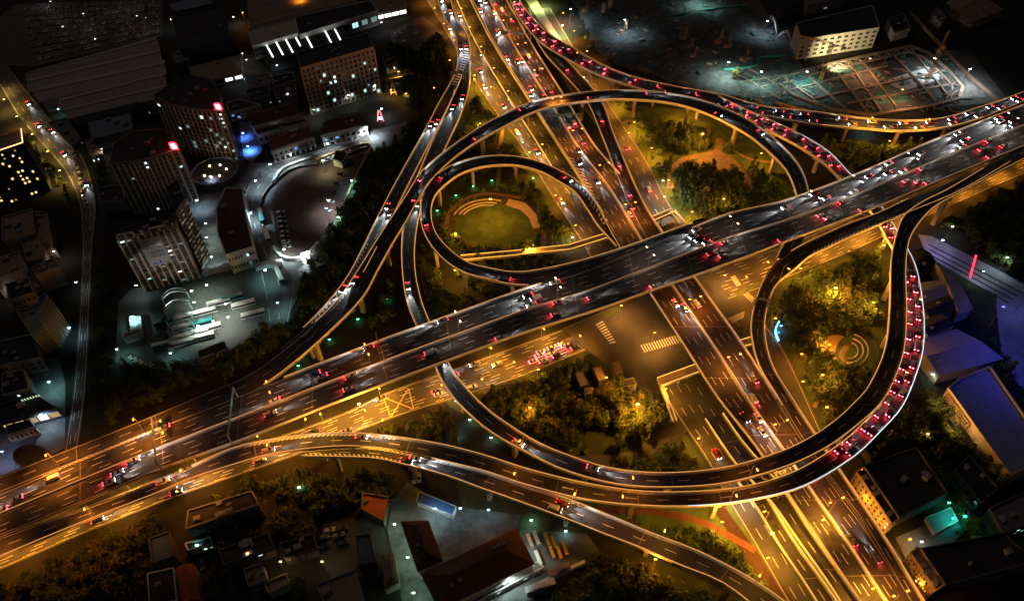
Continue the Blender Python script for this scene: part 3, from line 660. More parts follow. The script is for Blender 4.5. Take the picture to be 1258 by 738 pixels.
def vehicle(pos, d, kind, color, state, label, group, cat=None, beam=0, red=False, wheels=True):
    NCAR[0] += 1; sh = SHAPES[kind]; L, Wd = sh["L"], sh["W"]
    rz = math.atan2(d.y, d.x); sl = -math.asin(max(min(d.z, .2), -.2))
    nm = {"car": "sedan_car", "suv": "tall_car", "van": "van", "bus": "bus"}[kind]
    o = empty(nm, pos, rz, label=label, cat=cat or ("car" if kind in ("car", "suv") else kind), group=group); o.rotation_euler.y = sl
    obj("body", cm((kind, color, "b"), lambda: hull(sh["body"], Wd, Wd).mesh("body", paint(color))), o)
    obj("windows", cm((kind, "g"), lambda: hull(sh["cab"], Wd, Wd).mesh("windows", GLASS)), o)
    obj("roof_panel", cm((kind, color, "r"), lambda: hull(sh["roof"], Wd, Wd).mesh("roof_panel", paint(color))), o)
    if wheels:
        k = 1.35 if kind == "bus" else 1
        for x in (-L * .3, L * .3):
            for s_ in (-1, 1): obj("wheel", cm("w", wheel_mesh), o, (x, s_ * Wd * .46, .33 * k), scale=(k, 1, k))
    lit = state != "parked"; hz = .72 if kind in ("car", "suv") else .85
    hm = cm(("h", lit), lambda: lampbox(.4, .34, .5, HEAD if lit else HEADO, "headlight", True))
    tm = cm(("t", state), lambda: lampbox(.44, .36, .3, {"moving": TAIL, "jam": BRK, "parked": TAILO}[state], "tail_light", False))
    for s_ in (-1, 1):
        obj("headlight", hm, o, (L / 2 - .2, s_ * Wd * .36, hz)); obj("tail_light", tm, o, (-L / 2 + .11, s_ * Wd * .37, hz + .1))
    if beam:
        b = obj("headlamp_beam", beam_data(beam), o, (L / 2 + .15, 0, .95)); b.rotation_euler = (0, -math.radians(90 - 4.5), 0)
    if red:
        b = obj("tail_glow", RG, o, (-L / 2 - .25, 0, 1.1)); b.rotation_euler = (0, math.radians(38), 0)
    return o
def traffic(road, t0, t1, lats, direction, gap, state, phrase, group, jitter=.35, kinds=("car",) * 6 + ("suv",) * 3 + ("van",), cols=("white",) * 4 + ("silver",) * 2 + ("black", "grey", "dark red", "blue"), beam=0, red=False, skip=0):
    for lat in lats:
        t = t0 + random.uniform(0, gap)
        while t < t1:
            if random.random() >= skip:
                tt = min(max(t, 3), road.len - 3); p = road.at(tt, lat, .06); d = road.dirn(tt, lat) * direction
                k, c = random.choice(kinds), random.choice(cols)
                w = {"car": "saloon", "suv": "tall car", "van": "van", "bus": "bus"}[k]
                vehicle(p, d, k, c, state, f"{c} {w} {phrase}", group, beam=beam, red=red)
            t += gap * random.uniform(1 - jitter, 1 + jitter)
r = R_
def T(k, x, y): return r[k].tpx(x, y)
BM = 17000
# the jams
traffic(r['R9'], 2, T('R9', 1040, 220), (.22, .72), -1, 11.5, "jam", "braking on the outer loop beyond the expressway", "cars jammed on the outer loop north of the expressway", red=True)
traffic(r['R9'], T('R9', 1079, 270), T('R9', 1104, 305), (.3, .72), -1, 9, "jam", "braking on the outer loop just south of the expressway", "cars jammed on the outer loop by the expressway", red=True)
traffic(r['R9'], T('R9', 1115, 330), T('R9', 1092, 490), (.24, .68), -1, 10, "jam", "braking on the outer loop beside the blue plaza", "cars jammed on the outer loop beside the plaza", red=True)
traffic(r['R9'], T('R9', 1090, 495), T('R9', 1030, 560), (.28, .7), -1, 11, "jam", "braking at the tail of the jam above the dark trees", "cars at the tail of the jam", red=True)
traffic(r['R8'], T('R8', 632, 0), T('R8', 700, 66), (.26, .7), -1, 12, "jam", "queuing on the ramp beside the straight viaduct", "cars queuing on the curved ramp, upper stretch", red=True)
traffic(r['R8'], T('R8', 705, 70), T('R8', 880, 125), (.26, .7), -1, 20, "jam", "queuing on the ramp behind the long loop", "cars queuing on the curved ramp, middle stretch", red=True)
traffic(r['R8'], T('R8', 890, 126), T('R8', 1254, 121), (.25, .7), -1, 19, "moving", "with headlights lit on the ramp under the building site", "cars on the ramp below the building site", beam=1500)
# moving traffic
X = "on the topmost expressway, headlights towards the camera"; X2 = "on the topmost expressway, tail lights towards the camera"
traffic(r['R1'], 8, T('R1', 500, 430), (.08, .2, .32, .44), -1, 90, "moving", X + ", orange-lit western stretch", "westbound cars on the west of the expressway", beam=BM * .6)
traffic(r['R1'], T('R1', 520, 420), T('R1', 960, 265), (.08, .2, .32, .44), -1, 80, "moving", X + ", over the crossing", "westbound cars over the crossing", beam=BM)
traffic(r['R1'], T('R1', 960, 265), r['R1'].len - 70, (.1, .2, .32, .43), -1, 48, "moving", X + ", eastern stretch", "westbound cars on the east of the expressway", beam=BM)
traffic(r['R1'], 8, T('R1', 500, 430), (.57, .69, .82), 1, 75, "moving", X2 + ", orange-lit western stretch", "eastbound cars on the west of the expressway", beam=BM * .6, red=True)
traffic(r['R1'], T('R1', 520, 430), T('R1', 960, 265), (.57, .69, .82, .93), 1, 75, "moving", X2 + ", over the crossing", "eastbound cars over the crossing", beam=BM * .4, red=True)
traffic(r['R1'], T('R1', 960, 265), r['R1'].len - 70, (.57, .69, .82, .93), 1, 55, "moving", X2 + ", eastern stretch", "eastbound cars on the east of the expressway", beam=BM * .3, red=True)
traffic(r['R7'], 30, T('R7', 690, 120), (.07, .2, .32, .44), 1, 62, "moving", "coming down the straight viaduct above the long loop", "southbound cars on the upper straight viaduct", beam=BM * .6)
traffic(r['R7'], T('R7', 700, 150), T('R7', 780, 290), (.2, .32, .44), 1, 75, "moving", "coming down the straight viaduct beside the round garden", "southbound cars on the middle straight viaduct", beam=BM * .5)
traffic(r['R7'], T('R7', 830, 360), r['R7'].len - 30, (.2, .32, .44), 1, 80, "moving", "coming down the straight viaduct below the expressway", "southbound cars on the lower straight viaduct", beam=BM * .5)
traffic(r['R7'], 30, T('R7', 690, 120), (.58, .7, .82), -1, 55, "moving", "driving away up the straight viaduct above the long loop", "northbound cars on the upper straight viaduct", beam=BM * .4, red=True)
traffic(r['R7'], T('R7', 700, 150), T('R7', 780, 290), (.58, .7, .82), -1, 70, "moving", "driving away up the straight viaduct beside the garden", "northbound cars on the middle straight viaduct", beam=BM * .4, red=True)
traffic(r['R7'], T('R7', 830, 360), r['R7'].len - 30, (.58, .7, .82), -1, 80, "moving", "driving away up the straight viaduct below the expressway", "northbound cars on the lower straight viaduct", beam=BM * .4, red=True)
traffic(r['R3'], T('R3', 470, 290), T('R3', 985, 225), (.3, .7), 1, 95, "moving", "running round the long loop", "cars on the long loop", beam=BM * .7)
traffic(r['R4'], T('R4', 640, 345), r['R4'].len - 30, (.4,), 1, 60, "moving", "circling the tight garden loop", "cars on the tight loop", beam=BM * .5, red=True)
traffic(r['R2a'], 10, T('R2a', 400, 385), (.3, .7), 1, 75, "moving", "curving down the slim ramp past the dark wood", "cars on the slim ramp", beam=BM)
traffic(r['R2b'], 30, T('R2b', 750, 585), (.3, .7), 1, 85, "moving", "on the inner loop towards the south", "cars on the inner loop", beam=BM)
traffic(r['R11'], T('R11', 400, 555), T('R11', 850, 690), (.3, .7), 1, 75, "moving", "on the branching ramp by the hipped roofs", "cars on the branching ramp", beam=BM)
traffic(r['R9'], T('R9', 480, 543), r['R9'].len - 60, (.3, .7), -1, 60, "moving", "joining from the slip road at the orange-lit foot", "cars on the slip road", beam=BM * .6)
traffic(r['R10'], 60, r['R10'].len - 20, (.45,), -1, 50, "moving", "slipping under the long loop on the dark ramp", "cars on the dark ramp", beam=4000, red=True)
traffic(r['G1'], 20, T('G1', 620, 445), (.12, .25, .38), -1, 70, "moving", "on the golden avenue heading west", "cars heading west on the avenue", beam=5000)
traffic(r['G1'], 30, T('G1', 620, 445), (.6, .72, .84), 1, 60, "moving", "on the golden avenue heading for the crossing", "cars heading east on the avenue", beam=5000)
traffic(r['G1'], T('G1', 648, 440), T('G1', 702, 418), (.5, .6, .7, .8), 1, 8, "jam", "waiting at the stop line of the zebra crossing", "cars waiting at the lights", red=True)
traffic(r['G2'], 40, T('G2', 730, 290), (.15, .3, .6), 1, 60, "moving", "on the golden surface road beside the viaduct", "cars on the western surface road", beam=8000)
traffic(r['G2b'], 30, r['G2b'].len - 40, (.2, .35), 1, 55, "moving", "on the surface road south of the footbridge", "cars on the southern surface road", beam=9000)
traffic(r['R7c'], 20, r['R7c'].len - 30, (.5,), -1, 80, "moving", "climbing the golden side deck", "cars on the golden side deck", beam=3000)
traffic(r['G3'], 60, T('G3', 800, 250), (.5,), -1, 60, "moving", "on the narrow road by the ornamental garden", "cars on the narrow eastern road", beam=3000, red=True)
traffic(r['W1'], T('W1', 20, 120), T('W1', 110, 262), (.4, .68), 1, 55, "moving", "on the curved city road", "cars on the curved city road", beam=2500)
def parked(pts, label, group, kinds=("car", "suv"), cols=("white", "silver", "black", "grey")):
    for (x, y, hx, hy) in pts:
        p = P(x, y, .05); q = P(x + hx, y + hy, .05); d = (q - p).normalized(); k, c = random.choice(kinds), random.choice(cols)
        vehicle(p, d, k, c, "parked", f"{c} {'saloon' if k == 'car' else 'tall car' if k == 'suv' else k} {label}", group, wheels=False)
parked([(405, 652, 7, -2), (420, 650, 6, -2), (398, 660, 6, -2), (416, 658, 6, -2), (399, 672, 6, -2), (422, 668, 6, -2)], "parked in the dark yard near the blue shed", "cars in the dark yard")
parked([(86 + k * 1.9 - .02 * k * k, 172 + k * 6.4, 2, 6) for k in range(13)], "parked along the kerb of the curved city road", "cars along the curved city road")
parked([(391 + k * 3.3, 200 - k * 1.15, -1, -4) for k in range(0, 16, 2)], "in the row of bays nearest the colonnades", "cars along the north row of the car park")
parked([(345 + k * .55, 262 + k * 3, 5, -1) for k in range(0, 15, 2)], "in the western row of the sunken car park", "cars along the west row of the car park")
parked([(419 - k * 4, 215 + k * 11, 4, 1) for k in range(5)], "by the eastern wall of the sunken car park", "cars along the east wall of the car park")
parked([(162 + k * 6, 442 + k * 2.2, -3, -4) for k in range(5)], "parked at the corner of the bus yard", "cars at the bus yard corner")
parked([(486 + k * 3, 44 - k * 1.6, 2, 4) for k in range(0, 9, 2)] + [(497, 52, 3, -2), (510, 42, 3, -2)], "parked behind the bright factory hall", "cars at the factory")
parked([(515, 587, 0, 5), (509, 588, 0, 5), (479, 620, 1, -5), (250, 693, 0, 5)], "standing in the lane south of the viaduct", "cars in the southern lane")
# buses
def bus(x, y, hx, hy, col, label, group, lit=False, z=.05, k=1):
    p = P(x, y, z); q = P(x + hx, y + hy, z); v = vehicle(p, (q - p).normalized(), "bus", col, "parked", label, group, cat="bus"); v.scale = (k, min(k * 1.12, 1), min(k * 1.1, 1))
for (x, y) in ((651, 665), (659, 662), (661, 686)): bus(x, y, 4, 10, "white", "white coach parked beside the large hipped roof", "white coaches by the hipped roof", k=.5)
for (x, y) in ((672, 663), (680, 667), (678, 679), (687, 680), (694, 675)): bus(x, y, 3, 8, "yellow", "yellow school bus parked in the coach park", "yellow buses in the coach park", k=.45)
for i, (x, y) in enumerate(((205, 397), (230, 391), (253, 385), (228, 404), (248, 399), (222, 417), (243, 411), (258, 405), (204, 425), (225, 423), (250, 416), (270, 374), (285, 368), (300, 376), (312, 388))):
    bus(x, y, 10, -2.6, "white" if i % 4 else "teal", ("white" if i % 4 else "teal") + " city bus in the rows of the arched bus yard", "buses in the bus yard")
bus(344, 340, 3, 7, "white", "white lit bus leaving the terminal gate", None); bus(322, 268, 2, 8, "teal", "teal bus at the upper terminal stop", None); bus(328, 290, 3, 8, "teal", "teal bus at the lower terminal stop", None)
bus(664, 722, 9, -3, "white", "white coach beside the long wall at the frame's foot", None)
# ================================================================ street lamps
STEEL = M("lamp_steel", (.2, .19, .17), .6, .1, 2, metal=.3)
LD = {}
def lampdata(power, col, size=150):
    k = (round(power), col, size)
    if k not in LD:
        if size >= 300:
            l = bpy.data.lights.new("lamp_light", 'POINT'); l.energy = power; l.color = col; l.shadow_soft_size = .5; LD[k] = l; return l
        l = bpy.data.lights.new("lamp_light", 'SPOT'); l.energy = power; l.color = col; l.spot_size = math.radians(size); l.spot_blend = .7; l.shadow_soft_size = .35; LD[k] = l
    return LD[k]
def lamp_mesh(h, arm):
    mb = MB(); mb.tube((0, 0, 0), (0, 0, h - .8), .13, .08, 6); return mb.mesh("pole", STEEL)
def arm_mesh(h, arm):
    mb = MB(); mb.tube((0, 0, h - .9), (arm * .45, 0, h - .15), .06, .05, 5); mb.tube((arm * .45, 0, h - .15), (arm, 0, h), .05, .05, 5); return mb.mesh("arm", STEEL)
def headm(col, e=9):
    mb = MB(); mb.box((0, 0, .12), (.7, .26, .1)); mb.box((0, 0, -.04), (.95, .46, .24), mi=1); return mb.mesh("lamp_head", [STEEL, E("lamp_glow_%d_%d_%d_%d" % (int(col[0] * 99), int(col[1] * 99), int(col[2] * 99), e), col, e)])
def lamp(pos, ang, h=11, arm=2.4, col=SOD, power=6000, arms=1, label="", group=None, size=150, cat="street lamp", glow=8):
    o = empty("street_lamp", pos, ang, label=label, cat=cat, group=group)
    obj("pole", cm(("lp", h), lambda: lamp_mesh(h, arm)), o)
    for k in range(arms):
        a = obj("arm", cm(("la", h, arm), lambda: arm_mesh(h, arm)), o, rz=math.pi * k)
        hd = obj("lamp_head", cm(("lh", col, glow), lambda: headm(col, glow)), a, (arm, 0, h))
        obj("lamp_light", lampdata(power, col, size), a, (arm, 0, h - .16))
    return o
def lamps_along(road, t0, t1, gap, lat, col, power, label, group, arms=1, h=11, arm=2.4, flip=False, size=150):
    t = t0
    while t <= t1:
        p = road.at(t, lat, .0); d = road.dirn(t); n = math.atan2(d.x, -d.y)    # towards +lat side is right of travel
        right = math.atan2(-d.x, d.y)
        ang = right if lat <= .5 else right + math.pi
        if flip: ang += math.pi
        lamp(p, ang, h, arm, col, power, arms, label, group, size); t += gap
AM = (1, .35, .028)
lamps_along(r['R7'], 12, r['R7'].len, 36, .5, SOD, 10500, "double-armed lamp on the median of the straight viaduct", "lamps along the straight viaduct median", arms=2, arm=2.8)
lamps_along(r['R7b'], 10, r['R7b'].len, 30, .02, GOLD, 24000, "golden lamp beside the low ramp deck", "lamps along the low ramp deck", h=10)
lamps_along(r['R7c'], 34, r['R7c'].len, 27, .98, GOLD, 20000, "golden lamp beside the bright climbing deck", "lamps along the bright climbing deck", h=9)
lamps_along(r['R7d'], 20, r['R7d'].len, 40, .02, GOLD, 2500, "golden lamp beside the dark narrow deck", "lamps along the dark narrow deck", h=9)
lamps_along(r['R1'], 6, T('R1', 200, 550), 32, 0, SOD, 34000, "tall lamp at the upper edge of the orange-lit expressway", "lamps on the upper edge of the west expressway", h=13, size=128)
lamps_along(r['R1'], T('R1', 215, 540), T('R1', 520, 430), 42, .5, SOD, 3600, "double lamp on the expressway median before the crossing", "lamps on the expressway median, west", arms=2, arm=3, h=12)
lamps_along(r['R1'], T('R1', 560, 410), T('R1', 1000, 262), 48, .5, (1, .62, .38), 1900, "sparse double lamp on the expressway median over the crossing", "lamps on the expressway median, middle", arms=2, arm=3, h=12)  # added faint lamps lifting the dark middle of the deck
lamps_along(r['R1'], T('R1', 1040, 240), r['R1'].len - 20, 40, .5, (1, .8, .62), 2400, "double lamp on the expressway median towards the east", "lamps on the expressway median, east", arms=2, arm=3, h=12)
lamps_along(r['R9'], T('R9', 330, 550), r['R9'].len, 34, .99, SOD, 22000, "lamp on the lower edge of the slip road", "lamps along the slip road", size=126)
lamps_along(r['R9'], T('R9', 480, 540), T('R9', 380, 545), 30, .5, GOLD, 24000, "bright lamp over the golden junction of slip roads", "lamps over the golden junction", h=13)
lamps_along(r['R9'], T('R9', 900, 612), T('R9', 640, 590), 40, .98, SOD, 5000, "lamp on the southern edge of the outer loop", "lamps along the outer loop, south")
lamps_along(r['R2b'], T('R2b', 640, 545), T('R2b', 930, 575), 44, .02, SOD, 5000, "lamp on the southern edge of the inner loop", "lamps along the inner loop, south")
lamps_along(r['R2b'], T('R2b', 1085, 470), T('R2b', 1102, 330), 44, .02, GOLD, 900, "dim lamp on the eastern side of the inner loop", "lamps along the inner loop, east")
lamps_along(r['R11'], T('R11', 700, 625), r['R11'].len, 34, .02, GOLD, 6000, "golden lamp on the branching ramp near the young trees", "lamps along the branching ramp, east")
lamps_along(r['R8'], T('R8', 640, 20), T('R8', 720, 80), 40, .0, SOD, 2500, "lamp on the upper jammed ramp", "lamps along the jammed ramp, north")
lamps_along(r['R8'], T('R8', 1060, 150), T('R8', 1180, 150), 32, .0, GOLD, 34000, "bright golden lamp on the ramp under the building site", "lamps on the ramp under the site", h=10)
lamps_along(r['R2a'], 30, T('R2a', 540, 130), 36, .0, SOD, 1800, "lamp on the slim ramp beside the conifers", "lamps on the slim ramp")
lamps_along(r['R6'], T('R6', 945, 335), T('R6', 1000, 555), 36, .98, AM, 2600, "lamp on the ramp west of the grove", "lamps on the ramp west of the grove")
lamps_along(r['G1'], 12, r['G1'].len, 27, .02, GOLD, 19000, "golden lamp on the kerb of the avenue under the expressway", "lamps on the north kerb of the avenue", h=9)
lamps_along(r['G1'], 26, r['G1'].len, 34, .98, AM, 14000, "golden lamp on the tree side of the avenue", "lamps on the south kerb of the avenue", h=9)
lamps_along(r['G1b'], 12, r['G1b'].len, 28, .97, AM, 17000, "golden lamp on the avenue beyond the crossing", "lamps on the far avenue, tree side", h=9)
lamps_along(r['G1b'], 26, r['G1b'].len, 34, .5, AM, 7000, "golden lamp between the tall piers of the avenue", "lamps between the tall piers", h=8)
lamps_along(r['G2'], 20, r['G2'].len, 27, .02, AM, 15000, "golden lamp on the surface road by the poplar grove", "lamps on the western surface road", h=9)
lamps_along(r['G2b'], 10, r['G2b'].len, 27, .02, GOLD, 15000, "golden lamp on the surface road below the footbridge", "lamps on the southern surface road", h=9)
lamps_along(r['G3'], 30, r['G3'].len, 30, .98, AM, 24000, "golden lamp on the narrow road beside the ornamental garden", "lamps on the eastern surface road", h=9)
lamps_along(r['G3b'], 6, T('G3b', 1000, 520), 30, .98, AM, 8000, "golden lamp on the narrow road beside the round-plaza grove", "lamps on the road beside the grove", h=9)
lamps_along(r['G3b'], T('G3b', 1050, 590), r['G3b'].len, 30, .98, GOLD, 6000, "golden lamp in front of the golden windowed facades", "lamps by the golden facades", h=9)
lamps_along(r['W1'], T('W1', 10, 110), T('W1', 110, 240), 27, .02, (1, .6, .14), 13000, "yellowish lamp on the curved city road by the tower block", "lamps on the curved city road", h=9)
LAMPS = []
def one(x, y, label, h=10, col=GOLD, power=8000, z=0, arm=.4, arms=1, size=160, group=None, ang=0, cat="street lamp"):
    LAMPS.append((P(x, y, z), h, label, x, y)); glow = 60 if cat == "mast lamp" else (45 if power > 5000 else 25 if power >= 3400 else 8) if col[0] < .97 else 7 if power > 3000 else 3
    if cat == "mast lamp": size, power, h = 360, power * 1.9, h + 1
    return lamp(P(x, y, z), ang, h, arm, col, power, arms, label, group, size, cat, glow)
one(777, 524, "tall mast lamp among the trees of the southern park", 16, GOLD, 20000, cat="mast lamp")
one(936, 676, "tall ringed mast lamp beside the red track", 14, GOLD, 18000, cat="mast lamp")
one(447, 520, "bright mast lamp beside the box junction", 14, GOLD, 24000, cat="mast lamp")
one(1016, 376, "mast lamp in the middle of the round-plaza grove", 12, GOLD, 17000, cat="mast lamp")
one(857, 192, "tall mast lamp over the ornamental garden path", 15, AM, 19000, cat="mast lamp")
one(603, 272, "mast lamp standing on the round lawn", 15, AM, 15000, cat="mast lamp")
one(583, 115, "lamp glowing inside the poplar grove", 11, GOLD, 20000, size=360)
one(590, 170, "lower lamp inside the grove by the surface road", 11, GOLD, 12000, size=360)
one(603, 118, "second lamp at the edge of the poplar grove", 7, GOLD, 5000)
one(1050, 300, "lamp lighting the treetops north of the grove", 12, GOLD, 20000, size=360)
one(1075, 322, "lamp lighting the trees at the grove's corner", 12, GOLD, 14000, size=360)
one(1062, 392, "path lamp north-east of the amphitheatre", 12, GOLD, 15000, size=360)  # added to brighten the dark side of the grove
one(1000, 480, "path lamp in the southern grove below the round plaza", 12, GOLD, 14000, size=360)  # added fill for the southern trees of the grove
one(975, 350, "path lamp at the grove's north-west edge", 12, GOLD, 14000, size=360)  # added fill for this edge of the grove
one(1011, 438, "lamp on the rim of the round plaza", 9, AM, 16000, size=360)  # added to brighten the dark amphitheatre lawn
one(742, 478, "lamp in the court of the park pavilion", 9, AM, 3500, size=360)  # added to turn the grey pavilion roofs golden
one(1064, 648, "low golden lamp in front of the upper stepped facades", 5, GOLD, 1800, size=360)  # added to wash the upper facades with gold
one(1124, 722, "low golden lamp in front of the lower stepped facades", 5, GOLD, 1800, size=360)  # added to wash the lower facades with gold
one(1050, 622, "second low golden lamp at the upper stepped facades", 5, GOLD, 1800, size=360)  # another added gold wash on the upper facades
one(1162, 645, "teal lamp standing beside the small tank", 6, (.02, 1, .8), 500, size=360)  # added to strengthen the teal on the tank
one(882, 270, "mast lamp south of the dense ornamental clump", 15, GOLD, 9000, size=360)  # added to light the near side of the dark clump
one(930, 108, "cool work light over the western pit beams", 12, (.6, 1, .9), 16000)  # added to brighten the west end of the pit
one(650, 520, "park lamp in the dark woods inside the inner loop", 12, AM, 9000, size=360)
one(560, 350, "lamp in the wedge of trees under the tight loop", 11, GOLD, 14000, size=360)
one(650, 318, "lamp between the garden and the footbridge", 8, GOLD, 8000, size=360)
one(560, 300, "garden lamp by the southern loop wall", 8, GOLD, 6000, size=360)
one(880, 655, "lamp among the young trees by the red track", 10, GOLD, 16000, size=360)
one(800, 700, "lamp on the slope south of the branching ramp", 10, AM, 5000, size=360)
one(812, 232, "cool lamp at the garden steps", 6, (.7, .95, .9), 1800)
one(812, 262, "white lamp at the end of the eastern footbridge", 12, (1, .85, .6), 16000, size=360)
one(702, 303, "white lamp at the elbow of the northern footbridge", 7, (1, .95, .8), 4000)
one(905, 620, "white lamp under the rim of the outer loop", 6, (.9, 1, .8), 3500)
one(800, 425, "lamp on the open crossing", 10, (1, .42, .08), 24000); one(760, 392, "lamp beside the zebra crossing", 10, (1, .42, .08), 17000); one(885, 355, "lamp on the far corner of the crossing", 10, (1, .42, .08), 20000)
one(660, 465, "lamp between the avenue and the park hedge", 7, GOLD, 6000)
one(592, 475, "green-tinted lamp in the hedge of the avenue", 6, GOLD, 5000)
for i, (x, y, c, p, nm) in enumerate([(560, 497, CYAN, 500, "pier foot lamp west of the inner loop"), (577, 520, CYAN, 500, "pier foot lamp under the inner loop's bend"), (560, 535, CYAN, 900, "cool lamp on the lane under the inner loop"), (603, 542, CYAN, 500, "pier foot lamp near the merging decks"),
    (652, 643, CYAN, 900, "cool lamp beside the coach park"), (694, 656, CYAN, 300, "small cool lamp among shrubs by the coach park")]):
    one(x, y, nm, 3, c, p, arm=.2)
for i, (x, y) in enumerate([(537, 262), (560, 243), (581, 232), (604, 225), (655, 222), (650, 0 + 190), (476, 370), (440, 395), (425, 383), (405, 420), (370, 440), (367, 452), (530, 200)]):
    one(x, y, "small green uplight lamp at a pier foot", 2, (.1, 1, .35), 260, arm=.2, group="green lamps at the pier feet", cat="lamp")
